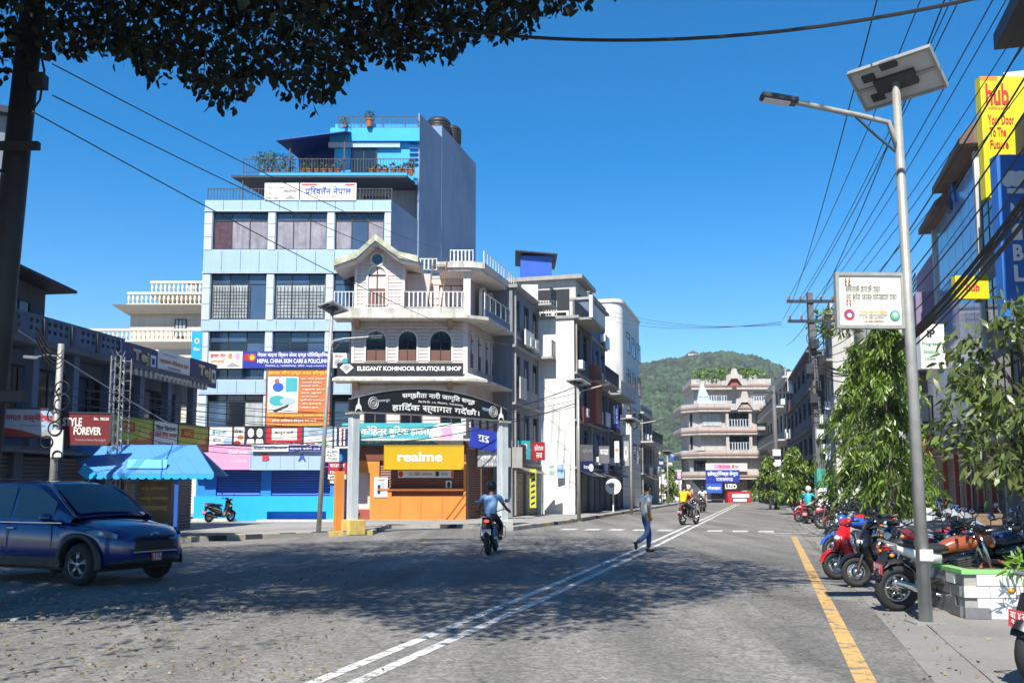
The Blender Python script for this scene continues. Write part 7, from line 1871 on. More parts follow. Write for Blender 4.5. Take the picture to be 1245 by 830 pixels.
# ================================================================== blue car
def make_car(loc, ang):
    t = thing('parked_car', 'dark blue compact off road car with black lower trim standing at the left', 'car', loc, ang)
    m_('car_paint', (.006,.019,.145), .22, .03, 1, coat=1.0, spec=.6); m_('car_glass', (.010,.014,.020), .04, .1, 1, spec=1.0); m_('car_lamp', (.30,.33,.37), .12, .1, 3, metal=.55); m_('car_trim', (.014,.015,.017), .55, .1, 6)
    WB, wr = 2.52, .335; xf, xr_ = 1.26, -1.26; L0, L1 = -1.98, 2.02
    def low(x):
        z = .30
        for c in (xf, xr_):
            d = abs(x-c)
            if d < .43: z = max(z, wr+math.sqrt(max(0,.43**2-d*d)))
        if x > 1.72: z = max(z, .30+(x-1.72)*.35)
        if x < -1.72: z = max(z, .30+(-1.72-x)*.4)
        return z
    def belt(x):   # side shoulder height
        return float(np.interp(x, [-2,-1.9,-1.2,.6,1.0,1.6,1.9,2.02],[.80,.98,1.05,.985,.965,.90,.80,.68]))
    def top(x):    # bonnet / deck centre height
        return float(np.interp(x, [-2,-1.9,-1.2,.6,.9,1.3,1.75,1.95,2.02],[.82,1.0,1.07,1.05,1.085,1.045,.955,.80,.68]))
    def hw(x): return float(np.interp(x, [-2,-1.85,-1.4,.8,1.4,1.75,1.95,2.02],[.66,.80,.875,.88,.875,.82,.66,.50]))
    xs = sorted(set([round(q,3) for q in np.linspace(L0,L1,50)] + [round(c+s*.43*math.cos(k*math.pi/16),3) for c in (xf,xr_) for s in (-1,1) for k in range(9)]))
    vs = []; K = 13
    for x in xs:
        zl, zb, zt, w = low(x), belt(x), top(x), hw(x); zl = min(zl, zb-.06)
        half = [(w*.80, zl-.0), (w*.965, zl+.015), (w, zl+(zb-zl)*.35), (w*1.0, zl+(zb-zl)*.62), (w*.975, zb-.04), (w*.93, zb), (w*.55, zb+(zt-zb)*.8), (0, zt)]
        ring = [(y, z) for y, z in half] + [(-y, z) for y, z in half[-2::-1]]
        K = len(ring); vs += [(x, y, z) for y, z in ring]
    n = len(xs); fs = [(i*K+k, (i+1)*K+k, (i+1)*K+k+1, i*K+k+1) for i in range(n-1) for k in range(K-1)]
    fs += [(i*K+K-1, (i+1)*K+K-1, (i+1)*K, i*K) for i in range(n-1)] + [tuple(range(K)), tuple(range((n-1)*K, n*K))[::-1]]
    mb = MB(); mb._add(vs, fs); body = mb.build('body', M['car_paint'], t, True)
    # cabin: loft of sections, roof line and tapered sides
    rs_ = [(-1.92,1.02,.62,1.04),(-1.80,1.05,.72,1.42),(-1.62,1.05,.76,1.60),(-1.2,1.04,.78,1.665),(-.6,1.02,.79,1.68),(-.05,1.01,.79,1.665),(.18,1.01,.785,1.62),(.62,1.02,.80,1.36),(1.04,1.04,.80,1.085)]
    vs = []
    for (x, zb, w, zt) in rs_:
        tz_ = (zt-1.03)/.64
        wt = w*(1-.16*max(0,tz_))
        ring = [(w*1.06,zb-.04),(w*1.03,zb+.02),(w-(w-wt)*.5,zb+(zt-zb)*.5),(wt*1.0,zt-.06*min(1,(zt-zb)*3)),(wt*.86,zt-.012),(wt*.45,zt+.012),(0,zt+.02)]
        ring += [(-y,z) for y,z in ring[-2::-1]]; K2 = len(ring); vs += [(x,y,z) for y,z in ring]
    n = len(rs_); fs = [(i*K2+k, (i+1)*K2+k, (i+1)*K2+k+1, i*K2+k+1) for i in range(n-1) for k in range(K2-1)] + [tuple(range(K2))]
    mb = MB(); mb._add(vs, fs); o = mb.build('roof', M['car_paint'], t, True)
    def roofw(x, f):   # side surface of the cabin at height fraction f
        zb = np.interp(x, [r[0] for r in rs_], [r[1] for r in rs_]); w = np.interp(x, [r[0] for r in rs_], [r[2] for r in rs_]); zt = np.interp(x, [r[0] for r in rs_], [r[3] for r in rs_])
        wt = w*(1-.16*max(0,(zt-1.03)/.64)); 
        f2 = f; y = w*1.03-(w*1.03-(w+wt)/2)*f2*2 if f2 < .5 else (w+wt)/2-((w+wt)/2-wt)*(f2-.5)/.42
        return y, zb+.02+(zt-zb)*f
    def side_glass(xa, xb, s, nm, fa=None, fb=None):
        mb = MB(); N = 8; v = []
        for i in range(N+1):
            x = xa+(xb-xa)*i/N
            for f in (.06,.30,.55,.84): 
                if x > .2: f = min(f, .80)
                y, z = roofw(x, f); v.append((x, s*(y+.006), z))
        f_ = [(i*4+k,(i+1)*4+k,(i+1)*4+k+1,i*4+k+1) for i in range(N) for k in range(3)]
        mb._add(v, f_ if s < 0 else [q[::-1] for q in f_]); return mb.build(nm, M['car_glass'], t, True)
    for s in (-1,1): side_glass(-.40,.58,s,'side_window'); side_glass(-1.32,-.48,s,'side_window'); side_glass(-1.72,-1.42,s,'quarter_window')
    v = []
    for (x, z) in ((.24,1.60),(.45,1.485),(.70,1.325),(1.0,1.125)):
        w = np.interp(x,[.18,.62,1.04],[.785,.80,.80]); wt = w*(1-.16*max(0,(z-1.03)/.64))
        for k in range(9): q = -1+k/4; v.append((x+.010+.03*(1-q*q)*0, q*wt*.86, z+.022+.02*(1-q*q)))
    mb = MB(); mb._add(v, [(i*9+k,i*9+k+1,(i+1)*9+k+1,(i+1)*9+k) for i in range(3) for k in range(8)]); mb.build('windscreen', M['car_glass'], t, True)
    for s in (-1,1): MB().tube([(.22,s*.64,1.64),(.62,s*.71,1.40),(1.05,s*.78,1.09)], .028, 6).build('pillar', M['car_paint'], t, True)
    for s in (-1,1): MB().tube([(-1.4,s*.62,1.68),(-1.2,s*.63,1.715),(-.1,s*.63,1.715),(.1,s*.62,1.68)], .016, 6).build('roof_rail', M['car_trim'], t)
    # lower cladding, arches, sills
    for s in (-1,1):
        MB().box(-.86,.86,min(s*.80,s*.895),max(s*.80,s*.895),.27,.44).build('sill', M['car_trim'], t, bevel=.02)
        for c in (xf, xr_):
            mb = MB(); v = []; N = 14
            for i in range(N+1):
                a = math.pi*(-.06+1.12*i/N)
                for (rr, yy) in ((.42,.80),(.42,.905),(.50,.90),(.515,.86)): v.append((c+rr*math.cos(a), s*yy, max(.27,wr+rr*math.sin(a))))
            mb._add(v, [(i*4+k,(i+1)*4+k,(i+1)*4+k+1,i*4+k+1) for i in range(N) for k in range(3)]); mb.build('wheel_arch', M['car_trim'], t, True)
        MB().box(-1.45,.86,min(s*.876,s*.884),max(s*.876,s*.884),.988,1.002).build('belt_trim', M['chrome'], t)
        for x in (-.35,-1.15): 
            MB().rbox((x, s*.895, .90),(.17,.03,.025)).build('door_handle', M['chrome'], t, bevel=.008)
        MB().tube([(.62,s*.872,.50),(.64,s*.885,.75),(.60,s*.868,.98)], .008, 4).build('door_seam', M['car_trim'], t); MB().tube([(-.44,s*.876,.48),(-.44,s*.890,.75),(-.44,s*.872,.99)], .008, 4).build('door_seam', M['car_trim'], t)
        mr = MB(); mr.ball((.62,s*.99,1.08),(.09,.11,.075),12,8); mo = mr.build('door_mirror', M['car_paint'], t, True)
        MB().rbox((.62,s*.89,1.03),(.05,.10,.03)).build('mirror_arm', M['car_trim'], mo)
        for c in (xf, xr_):
            q = MB(); q.torus((c,s*.79,wr), wr-.085, .098, 28, 10, 'Y'); wh = q.build('wheel', M['rubber'], t, True)
            r_ = MB(); r_.torus((c,s*.86,wr), .215, .018, 28, 6, 'Y')
            for k in range(5):
                for d in (-.13,.13):
                    a = 2*math.pi*k/5+.3; r_.tube([(c+.045*math.cos(a),s*.872,wr+.045*math.sin(a)),(c+.21*math.cos(a+d),s*.86,wr+.21*math.sin(a+d))], .016, 6)
            r_.ball((c,s*.872,wr),(.05,.015,.05),10,6); r_.build('rim', M['disc_steel'], wh, True)
            MB().lathe([(.001,s*.80),(.21,s*.80),(.21,s*.83),(.001,s*.83)], 24, (c,0,wr), 'Y').build('brake_drum', M['car_trim'], wh)
    # front: headlights, grille, bumper
    for s in (-1,1):
        v = []
        for (x, z0, z1) in ((1.42,.845,.885),(1.62,.80,.89),(1.80,.775,.875),(1.915,.755,.815)):
            for k in range(3):
                z = z0+(z1-z0)*k/2; zz = z; w = hw(x)*1.005
                v.append((x, s*(w+.006-.03*k/2), zz))
        mb = MB(); f_ = [(i*3+k,(i+1)*3+k,(i+1)*3+k+1,i*3+k+1) for i in range(3) for k in range(2)]; mb._add(v, f_ if s < 0 else [q[::-1] for q in f_]); hl_ = mb.build('headlight', M['car_lamp'], t, True); q = MB(); q.ball((1.70,s*(hw(1.70)-.012),.835),(.05,.03,.032),12,8); q.build('lens', M['headlamp'], hl_, True)
        MB().lathe([(.001,1.92),(.055,1.92),(.05,1.95),(.001,1.95)], 14, (0,s*.55,.50), 'X').build('fog_lamp', M['headlamp'], t)
    gr = MB(); gr.rbox((2.0,0,.615),(.06,.86,.20), 0, 0, R(-8), 1.0); gr.build('grille', M['car_trim'], t, bevel=.03)
    MB().rbox((2.03,0,.765),(.05,.80,.05)).build('upper_grille', M['car_trim'], t, bevel=.015)
    MB().rbox((2.035,0,.53),(.03,.92,.022)).build('grille_bar', M['chrome'], t)
    b = MB().ball((2.01,0,.80),(.03,.09,.035),14,8).build('badge', M['chrome'], t, True); MB().ball((2.022,0,.80),(.022,.075,.024),14,8).build('badge_field', M['blue_board'], b, True)
    loft([(1.62,.36,.84,.08),(1.85,.37,.74,.10),(2.0,.39,.55,.09),(2.06,.40,.40,.05)]).build('bumper', M['car_trim'], t, True)
    plate(t, 2.075, .44, 'plate_red', False)
    MB().box(-2.02,-1.88,-.66,.66,.36,.55).build('rear_bumper', M['car_trim'], t, bevel=.04)
    for s in (-1,1): MB().rbox((-1.9,s*.66,.93),(.12,.14,.22)).build('tail_light', M['lamp_red'], t, bevel=.03)
    MB().rbox((-1.98,0,1.0),(.2,.62,.62)).build('spare_wheel_cover', M['car_paint'], t, bevel=.08)
    for s in (-1,1): MB().tube([(1.02,s*.80,1.0),(1.3,s*.80,.955),(1.62,s*.76,.885),(1.88,s*.62,.80)], .007, 4).build('bonnet_seam', M['car_trim'], t)
    MB().tube([(-.2,.0,1.69),(-.42,0,1.86)], .006, 5).build('aerial', M['car_trim'], t)
    MB().box(-1.5,1.6,-.70,.70,.22,.34).build('underbody', M['car_trim'], t)
    return t
fw_l = gnd(107, 711.5)      # near front wheel
ca_ = R(-25.5); cd = Vector((math.cos(ca_), math.sin(ca_), 0)); cl = Vector((-math.sin(ca_), math.cos(ca_), 0))
cc = Vector((fw_l.x-.12, fw_l.y, 0)) - cd*1.26 + cl*.79
make_car((cc.x, cc.y, 0), ca_)
# ================================================================== planter, bench, covered bike
pc = gnd(1171, 752)
pt = thing('planter', 'low tiled tree planter of white and grey tiles with a green top edge', 'planter', (pc.x+.02, pc.y, 0), R(-6))
PWd, PDp, PH_ = 1.9, 1.9, .56
MB().box(.02, PWd-.02, .02, PDp-.02, 0, PH_-.03).build('core', M['concrete'], pt)
mb = MB(); mb.box(-.02,PWd+.02,-.02,.12,PH_-.03,PH_+.02).box(-.02,PWd+.02,PDp-.12,PDp+.02,PH_-.03,PH_+.02).box(-.02,.12,.12,PDp-.12,PH_-.03,PH_+.02).box(PWd-.12,PWd+.02,.12,PDp-.12,PH_-.03,PH_+.02); mb.build('rim', M['green_paint'], pt)
MB().box(.12,PWd-.12,.12,PDp-.12,PH_-.04,PH_-.01).build('soil', M['soil'], pt)
tw, thh = .30, .14
tl1 = MB().box(.005,tw-.005,-.014,.02,.005,thh-.005)
tmw, tmg = tl1.mesh('tile', M['tile_white']), tl1.mesh('tile', M['tile_grey'])
for j in range(4):
    off = .15 if j % 2 else 0
    for i in range(-1, 7):
        x = i*tw+off
        if x < -.001 or x+tw > PWd+.001: continue
        link(tmw if (j != 0 or i % 3) else tmg, 'tile', pt, (x, rnd.uniform(-.003,.003), j*thh-.03 if j else 0.0))
        o = link(tmg if j < 3 or i % 2 else tmw, 'tile', pt, (rnd.uniform(-.003,.003), PDp-x, j*thh-.03 if j else 0.0), R(-90))
cv_ = Vector((at(1142,594,24).x, 24, .13))
cb_ = thing('covered_motorcycle', 'motorcycle under a grey tarpaulin before the shutters', 'covered motorcycle', cv_, R(10))
mb = MB(); n1, n2 = 16, 9; vs = []; rt_ = random.Random(3)
for i in range(n1):
    x = -1.1+2.2*i/(n1-1); ht = .55+.30*math.sin(math.pi*(i/(n1-1)))+.22*math.exp(-((x-.5)/.25)**2)
    for k in range(n2):
        a = math.pi*k/(n2-1); vs.append((x*(1+.06*math.sin(3*a)), -.42*math.cos(a)*(1.0+.10*math.sin(i*1.7+k)), max(.0, ht*math.sin(a)**.6+rt_.uniform(-.03,.03)) if 0 < k < n2-1 else 0))
mb._add(vs, [(i*n2+k,i*n2+k+1,(i+1)*n2+k+1,(i+1)*n2+k) for i in range(n1-1) for k in range(n2-1)] + [tuple(range(n2))[::-1], tuple(range((n1-1)*n2,n1*n2))]); mb.build('tarpaulin', M['tarp_grey'], cb_, True)
for x in (-.7,.65): mesh_wheel(cb_, x, .29, .1)
tb = thing('bench', 'worn wooden bench table standing against the shutters on the right', 'bench', Vector((at(1182,594,27).x, 27, .13)), R(-105)+R(90))
MB().box(-.7,.7,-.25,.25,.66,.72).build('top', M['wood_old'], tb); MB().box(-.68,.68,-.24,-.21,.42,.66).build('apron_board', M['wood_old'], tb)
for sx_ in (-.62,.62):
    for sy_ in (-.18,.18): MB().box(sx_-.03,sx_+.03,sy_-.03,sy_+.03,0,.66).build('leg', M['wood_old'], tb)

# ================================================================== trees
def drooping_tree(label, base, H, rad, n, seed, group='drooping street trees', ll=.26, z0=.9, leafm='leaf_ashoka', lwid=.055):
    t = thing('ashoka_tree', label, 'tree', base, 0, group); rs = np.random.RandomState(seed)
    MB().tube([(0,0,-.1),(.03,.02,H*.35),(-.02,.03,H*.7),(0,0,H*.97)], [.10,.08,.05,.015], 9).build('trunk', M['bark'], t, True)
    # limbs start on the trunk and hang; leaves sit in tufts along them
    mb = MB(); P = []; A = []
    nl = int(n/34)
    for i in range(nl):
        z = z0+(H-z0)*rs.rand()**.9; f = (z-z0)/(H-z0); a = rs.uniform(0,2*math.pi)
        r = rad*1.22*(1-.80*f**1.9)*rs.uniform(.45,1.15)*(.75+.25*min(1,(f+.02)*9))
        r *= 1+.28*math.sin(2*a+2.1*z+seed)+.20*math.sin(5*a-3.7*z)
        p0 = np.array([0,0,min(H*.97,z+.25)]); p1 = np.array([r*.6*math.cos(a), r*.6*math.sin(a), z+.12]); p2 = np.array([r*math.cos(a), r*math.sin(a), z-.28*r])
        if i % 3 == 0: mb.tube([p0,p1,p2], [.02,.012,.004], 4)
        for k in range(34):
            q = rs.uniform(.25,1.05); c = (1-q)**2*p0+2*q*(1-q)*p1+q*q*p2
            P.append(c+rs.normal(size=3)*.055); d = np.array([math.cos(a),math.sin(a),0])*rs.uniform(.05,.55)+rs.normal(size=3)*.42+np.array([0,0,-.80]); A.append(d/np.linalg.norm(d))
    mb.build('limb', M['bark'], t, True, kind='stuff')
    leaves('crown', np.array(P), np.array(A), ll, lwid, leafm, t, rs, droop=.05)
    return t
def gp(px, Y): return Vector((at(px,594,Y).x, Y, 0))
drooping_tree('tall drooping dark green tree, left of the large pair behind the parked bikes', gp(1052,30), at(1052,418,30).z, 1.25, 6400, 1)
drooping_tree('tall drooping dark green tree, right of the large pair beside the lamp post', gp(1083,26.5), at(1083,392,26.5).z, 1.15, 6600, 2)
drooping_tree('low leafy drooping tree to the right behind the lamp post', gp(1108,31), at(1108,535,31).z, .9, 3000, 9)
drooping_tree('small drooping bright green tree left of the utility pole foot', gp(966,58), at(966,542,58).z, .85, 3000, 3, ll=.30, lwid=.09)
drooping_tree('small rounded bright green tree farther left along the kerb', gp(936,72), at(936,556,72).z, .95, 2600, 4, ll=.34, lwid=.1)
drooping_tree('low bright green tree between the small one and the utility pole', gp(981,64), at(981,560,64).z, .75, 2200, 6, ll=.30, lwid=.1)
drooping_tree('tiny slender green tree in the far side street', gp(814,100), at(814,566,100).z, .95, 1600, 5, z0=.5, ll=.4, lwid=.12, group='trees in the far side street')
# near tree standing in the tiled planter
nt_ = thing('street_tree', 'near street tree with long drooping leaves growing from the tiled planter', 'tree', (6.52, 11.9, 0))
MB().tube([(0,0,.3),(-.02,.02,1.3),(.02,.0,2.0),(.0,.05,3.0),(.1,.1,3.6)], [.105,.085,.07,.05,.02], 10).build('trunk', M['bark'], nt_, True)
tips = [(-.95,-.2,3.0),(-.7,.2,3.5),(-.3,-.3,3.75),(.2,.1,3.9),(.6,-.2,3.6),(-1.0,.1,2.35),(-.75,-.4,1.95),(-.35,-.5,1.75),(.2,-.5,2.0),(.7,-.3,2.5),(-.45,-.45,2.6),(.1,-.6,3.1),(1.2,.2,3.0),(1.0,-.1,1.9),(-.55,.4,3.1),(-.1,-.2,2.3),(.4,.4,2.9),(-.85,-.1,2.7),(1.5,0,3.6),(.9,.3,3.8)]
mb = MB(); P = []; A = []; rs = np.random.RandomState(8)
for tp_ in tips:
    t_ = np.array(tp_); o0 = np.array([0,.02,max(1.35,t_[2]-.9)]); m0 = (o0+t_)/2+np.array([0,0,.18]); mb.tube([o0,m0,t_], [.035,.02,.006], 5)
    for k in range(115):
        q = rs.uniform(.55,1.06); c = (1-q)**2*o0+2*q*(1-q)*m0+q*q*t_+rs.normal(size=3)*np.array([.16,.16,.13]); d = (t_-o0)*.35+rs.normal(size=3)*.45+np.array([0,0,-.75]); P.append(c); A.append(d/np.linalg.norm(d))
mb.build('limb', M['bark'], nt_, True, kind='stuff')
cr = leaves('crown', np.array(P), np.array(A), .17, .055, 'leaf_mango', nt_, rs, droop=.12)
P2 = np.array([.15,-.55,2.35])+rs.normal(size=(60,3))*.12; A2 = rs.normal(size=(60,3))*.6+np.array([0,0,-.3]); A2 /= np.linalg.norm(A2,axis=1)[:,None]
leaves('young_leaves', P2, A2, .13, .06, 'leaf_young', nt_, rs)
leaf_clump('foliage', thing('planter_weed', 'light green weed growing at the front of the tiled planter', 'plant', (5.95,11.1,.54)), (0,0,.12), (.22,.2,.14), 90, .14, .03, 'leaf_young', 0, 9)

# big fig tree whose crown hangs over the camera and shades the road
bt = thing('fig_tree', 'large dark fig tree whose leafy boughs hang across the top left', 'tree', (-8.4, 6.4, 0))
lim_px = [(-400,110),(-60,105),(0,92),(30,70),(70,62),(90,68),(110,58),(140,62),(165,72),(185,98),(215,86),(250,118),(275,136),(290,120),(320,84),(350,112),(380,128),(405,118),(425,88),(450,66),(480,74),(505,66),(545,72),(570,52),(600,44),(640,36),(665,16),(700,6),(730,-8),(800,-60),(1245,-160)]
def lim(px): return float(np.interp(px, [q[0] for q in lim_px], [q[1] for q in lim_px]))
shp = [gnd(*q)[:2] for q in ((-420,678),(-60,670),(120,665),(250,664),(420,658),(560,653),(690,640),(760,650),(820,668),(905,683),(990,703),(880,722),(760,742),(700,766),(560,776),(430,742),(330,738),(230,741),(120,752),(-40,742),(-420,800))]
def inpoly(x, y, poly):
    c = False; j = len(poly)-1
    for i in range(len(poly)):
        if (poly[i][1] > y) != (poly[j][1] > y) and x < (poly[j][0]-poly[i][0])*(y-poly[i][1])/(poly[j][1]-poly[i][1])+poly[i][0]: c = not c
        j = i
    return c
COT = math.cos(SUN_EL)/math.sin(SUN_EL)
rs = np.random.RandomState(21); cen = []; tries = 0
shp2 = [gnd(*q)[:2] for q in ((-300,742),(120,752),(330,740),(380,760),(300,800),(180,828),(-300,900))]
xs0, xs1 = min(q[0] for q in shp), max(q[0] for q in shp); ys0, ys1 = min(q[1] for q in shp), max(q[1] for q in shp)
while len(cen) < 5600 and tries < 600000:
    tries += 1
    thin = rs.rand() < .12; gx, gy = rs.uniform(max(xs0,-19), xs1), rs.uniform(ys0-6, ys1)
    if not inpoly(gx, gy, shp2 if thin else shp): continue
    nv = vnoise(gx*8, gy*8, .055)
    if nv < (.12 if thin else -.50): continue
    z = rs.uniform(4.5, 14.0); x, y = gx+SUN_H.x*z*COT, gy+SUN_H.y*z*COT
    if y < 2.0: continue
    px_c, py_c = proj((x,y,z))
    if px_c > -60 and px_c < PW+60:
        if py_c > lim(px_c)-34: continue
        if py_c > -60 and (y < 10.5 or rs.rand() < (.45 if py_c > lim(px_c)-75 else .0)): continue
    cen.append((x,y,z))
# sprays that show at the lower edge of the crown
edge = 0
while edge < 300:
    p = rs.uniform(-30, 700) if rs.rand() < .8 else rs.uniform(40, 480); y = rs.uniform(10.5, 15.5); py = lim(p)-abs(rs.normal())*26-2
    q = at(p, py, y); s_ = (q.x-SUN_H.x*q.z*COT, q.y-SUN_H.y*q.z*COT)
    if not inpoly(s_[0], s_[1], shp) and rs.rand() < .45: continue
    cen.append(tuple(q)); edge += 1
cen = np.array(cen); n_edge = 300
# the crown goes on upward and back towards the sun above the visible boughs
back_ = np.concatenate([cen[-n_edge:], cen[-n_edge:], cen[-n_edge:]]); back_ = back_ + np.array(SUN_DIR)*rs.uniform(1.4,6.0,(len(back_),1)) + rs.normal(size=back_.shape)*.22
cen = np.concatenate([back_, cen]); print('fig clusters', len(cen))
per = 30
vis = np.array([-60 < proj(c)[1] and -60 < proj(c)[0] < PW+60 for c in cen]); cnt_ = np.where(vis, np.where(np.array([proj(c)[1] < lim(proj(c)[0])-62 for c in cen]), 26, rs.randint(7, 24, len(cen))), per)
P = np.repeat(cen, cnt_, 0); P = P + rs.normal(size=(len(P),3))*np.array([.30,.30,.20]); 
keep = []
ppx = np.array([proj(p) for p in P]); lm_ = np.interp(ppx[:,0], [q[0] for q in lim_px], [q[1] for q in lim_px])
keepm = (ppx[:,1] < lm_+3+rs.normal(size=len(P))*5) | (ppx[:,1] < -10)
P = P[keepm]
A = rs.normal(size=(len(P),3))*.6 + np.array([0,0,-.55]); A /= np.linalg.norm(A,axis=1)[:,None]
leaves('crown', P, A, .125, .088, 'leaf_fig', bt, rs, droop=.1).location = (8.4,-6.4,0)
mb = MB(); mb.tube([(0,0,-.2),(.1,.1,1.5),(.2,0,3.0),(.3,.2,4.6)], [.62,.48,.42,.36], 14); mb.build('trunk', M['bark'], bt, True)
far_c = cen[rs.permutation(len(cen))[:60]]
lb2 = MB()
for c in far_c:
    c = Vector(c)-Vector((8.4*-1,6.4,0)); s = Vector((.3,.2,4.4)); k = Vector((s.x+(c.x-s.x)*.25, s.y+(c.y-s.y)*.25, max(s.z+1.2, c.z*.9+.8)))
    k2 = (k+c)/2+Vector((0,0,.5)); lb2.tube([s,k,k2,c], [.11,.07,.035,.010], 6)
lb2.build('bough', M['bark_dark'], bt, True, kind='stuff')
# thin twigs at the visible lower edge
tw_ = MB()
for c in cen[-300::3]:
    c = Vector(c)+Vector((8.4,-6.4,0)); tw_.tube([c+Vector((rs.uniform(-.6,.6),rs.uniform(-.3,.3),rs.uniform(.6,1.2))), c+Vector((0,0,.25)), c-Vector((0,0,.12))], [.010,.007,.004], 4)
tw_.build('twig', M['bark_dark'], bt, kind='stuff')

# ================================================================== wires
def wire(a, b, sag, r, label, m='wire_black', group='overhead wires', n=22, name='wire'):
    a, b = Vector(a), Vector(b); o = a.copy()
    pts = [a+(b-a)*(i/n)-Vector((0,0,sag*4*(i/n)*(1-i/n)))-o for i in range(n+1)]
    w = MB().tube(pts, r, 5).build(name, M[m], None, loc=o); return tag(w, label, 'wire', group)
top4 = Vector((6.4,7.6,10.3))
za, zb = at(985,367,45).z, at(985,391,45).z
G2 = 'thin wires fanning from the utility pole cross arms to the upper right'
k = 0
for z, xs_ in ((za,(-1.05,-.5,.5,1.05)),(zb,(-1.05,-.5,.5,1.05))):
    for x in xs_:
        k += 1; wire((g2.x+tl*z/tz+x, 44.86, z+.2), (top4.x+x*.95+(.25 if z == zb else 0), 7.6, top4.z-(0 if z == za else .9)), .55, .011, 'black wire, %s, from the %s cross arm to the upper right' % (('leftmost','second from left','third from left','rightmost')[(k-1)%4], 'upper' if z == za else 'lower'), group=G2)
for i in range(5):
    wire((g2.x+.1*i-.2, 44.7, 8.6-.25*i), (6.3+.12*i, 7.7, 8.6-.28*i), 1.0+.12*i, .016, '%s black service cable sagging from the utility pole to the right edge' % ('topmost','second','third','fourth','lowest')[i], group='service cables sagging on the right')
for i in range(9):
    a = rs.uniform(-.15,.15); wire((g2.x+.15+a, 44.6, 7.2+rs.uniform(-.3,.3)), (6.5+rs.uniform(-.12,.12), 7.6, 6.9+rs.uniform(-.15,.15)), 1.75+rs.uniform(-.1,.12), .022, 'thick black cable in the drooping bundle behind the lamp post', group='thick cable bundle')
# two long wires that swing left from the cross arm top to the sky
wire(at(952,388,45), at(1074,-30,10), .55, .010, 'lone wire curving up from the left cross arm end to the top edge', group='lone wires')
wire(at(956,420,45), at(1160,-30,10), .8, .010, 'second lone wire curving up beside the first one', group='lone wires')
wire(at(395,5,12.5), at(1300,-30,9.5), .62, .022, 'thick black cable sweeping across the top of the view', group='lone wires')
G3 = 'thin wires from the left pole to the rooftops'
for i, (a, b) in enumerate((((64,78),(568,310)),((64,116),(560,330)),((40,136),(620,420)))):
    wire(at(a[0],a[1],9), at(b[0],b[1],46.5-2*i), .35, .008, ('topmost','middle','lowest')[i]+' thin grey wire slanting from the left pole to the rooftops', 'wire_grey', G3)
for i in range(3):
    wire(at(735,388-6*i,70), at(950,391+2*i,45.2), .5, .012, ('upper','middle','lower')[i]+' thin wire crossing the street before the hill', 'wire_grey', 'wires crossing the street')
G4 = 'cables strung low across the blue block'
for i in range(9):
    wire(FL.w(lx(150,-1),-1.0,4.4-.14*i), at(430,500+4*i,34), .25+.05*i, .010, '%s thin cable from the top strung low across the pale blue block' % ('first','second','third','fourth','fifth','sixth','seventh','eighth','ninth')[i], 'wire_black', G4)
for i in range(3):
    wire(at(77,470+10*i,g6.y-.1), at(700,478+8*i,50), .9, .013, '%s black cable looping from the service pole past the arch' % ('upper','middle','lower')[i], 'wire_black', 'cables past the arch')
for i in range(2):
    wire(at(262,540,36), at(700,470+20*i,46), .8, .022, '%s thick black cable rising behind the arch board' % ('upper','lower')[i], 'wire_black', 'cables past the arch')
for i in range(4):
    wire(at(44,395+8*i,9), at(77,425+5*i,g6.y-.1), .2, .012, '%s black cable from the dark pole to the service pole' % ('topmost','second','third','lowest')[i], 'wire_black', 'cables by the dark pole')
wire(at(23,402,20), at(215,520,29), .05, .016, 'pale stay wire slanting across the shaded shop house', 'concrete_pale', 'stay wires')
for i in range(10):
    q = i % 5; wire(at(660+8*q,470+22*q+3*i,52), at(790,520+9*i,78), .5, .012, 'thin cable drooping along the left row fronts', 'wire_black', 'cables along the left row')

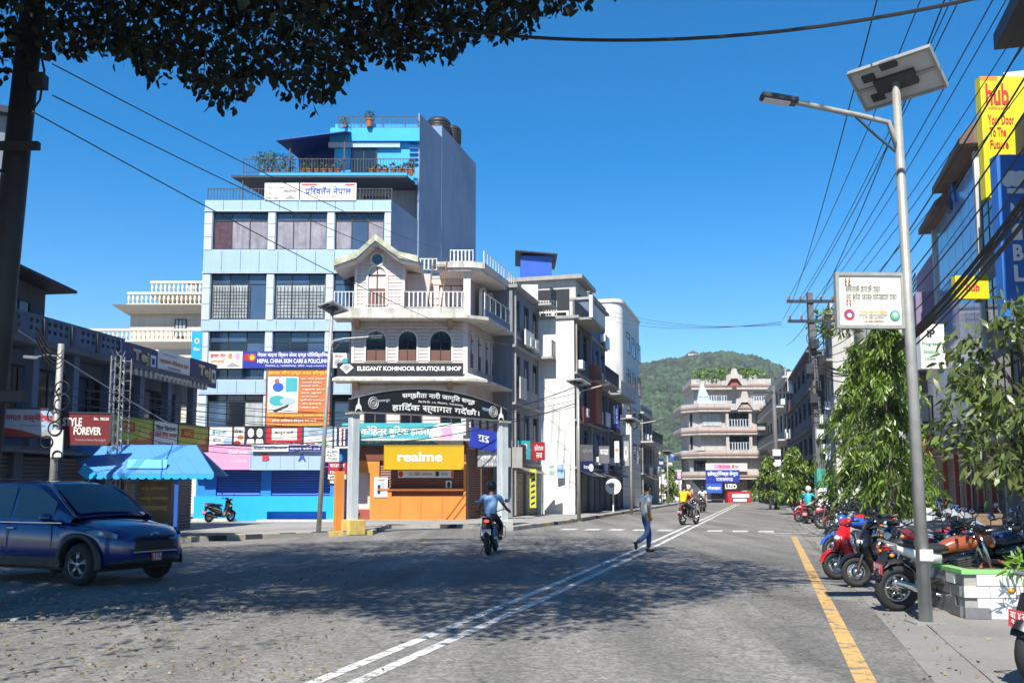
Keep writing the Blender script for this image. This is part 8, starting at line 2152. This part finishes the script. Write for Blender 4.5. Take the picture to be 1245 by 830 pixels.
# ================================================================== loose stones by the car
rs = np.random.RandomState(33); V = []; Fc = []
for i in range(420):
    p = rs.uniform(-40, 330); y = rs.uniform(722, 752)+rs.normal()*5 - max(0,(p-180))*.04; g_ = gnd(p, y); r = .012+.035*rs.rand()**3
    mbx = MB(); mbx.ball((0,0,0), 1, 5, 4); v = np.array(mbx.v)*np.array([r*1.3,r,r*.7])*(1+rs.uniform(-.3,.3,(len(mbx.v),1)))+np.array([g_.x,g_.y,r*.3]); b = len(V); V += v.tolist(); Fc += [tuple(b+k for k in f) for f in mbx.f]
me = bpy.data.meshes.new('gravel'); me.from_pydata(V, [], Fc); me.materials.append(M['stone_debris']); me.update(); o = link(me, 'gravel', kind='stuff'); tag(o, 'loose grit and small stones scattered on the road before the car', 'gravel')

# ================================================================== haze
hz_ = MB().box(-905, 1005, -145, 965, -6.5, 150)
hm_ = bpy.data.materials.new('haze'); hm_.use_nodes = True; nt = hm_.node_tree
nt.nodes.remove(nt.nodes['Principled BSDF']); pvn = nt.nodes.new('ShaderNodeVolumePrincipled')
pvn.inputs['Color'].default_value = (.80,.88,1,1); pvn.inputs['Density'].default_value = .00020; pvn.inputs['Anisotropy'].default_value = .0
nt.links.new(pvn.outputs[0], nt.nodes['Material Output'].inputs['Volume'])
ho_ = hz_.build('haze', hm_, None, kind='stuff'); tag(ho_, 'thin pale air over the town and the wooded hill', 'haze')

# fallen leaves and litter on the road and along the kerbs, nobody could count them
rs = np.random.RandomState(44); Pl = []
for i in range(1500):
    if i < 600: g_ = gnd(rs.uniform(-60, 420), rs.uniform(690, 828)); q = (g_.x, g_.y, .012)
    elif i < 1000: g_ = road(rs.uniform(4, 45), 4.35+abs(rs.normal())*.55); q = (g_.x, g_.y, .02)
    elif i < 1250: g_ = road(rs.uniform(36, 80), -5.35+rs.normal()*.18); q = (g_.x, g_.y, .012)
    else: g_ = road(rs.uniform(2, 40), rs.uniform(-8, 4)); q = (g_.x, g_.y, .012)
    Pl.append(q)
Al = rs.normal(size=(len(Pl),3))*np.array([1,1,.12]); Al /= np.linalg.norm(Al,axis=1)[:,None]
m_('leaf_dry', (.20,.15,.07), .8, .4, 3, island=.5)
o = leaves('leaf_litter', np.array(Pl), Al, .045, .028, 'leaf_dry', None, rs, 'stuff', droop=.0); tag(o, 'dry fallen leaves scattered over the road and along the kerbs', 'leaf litter')
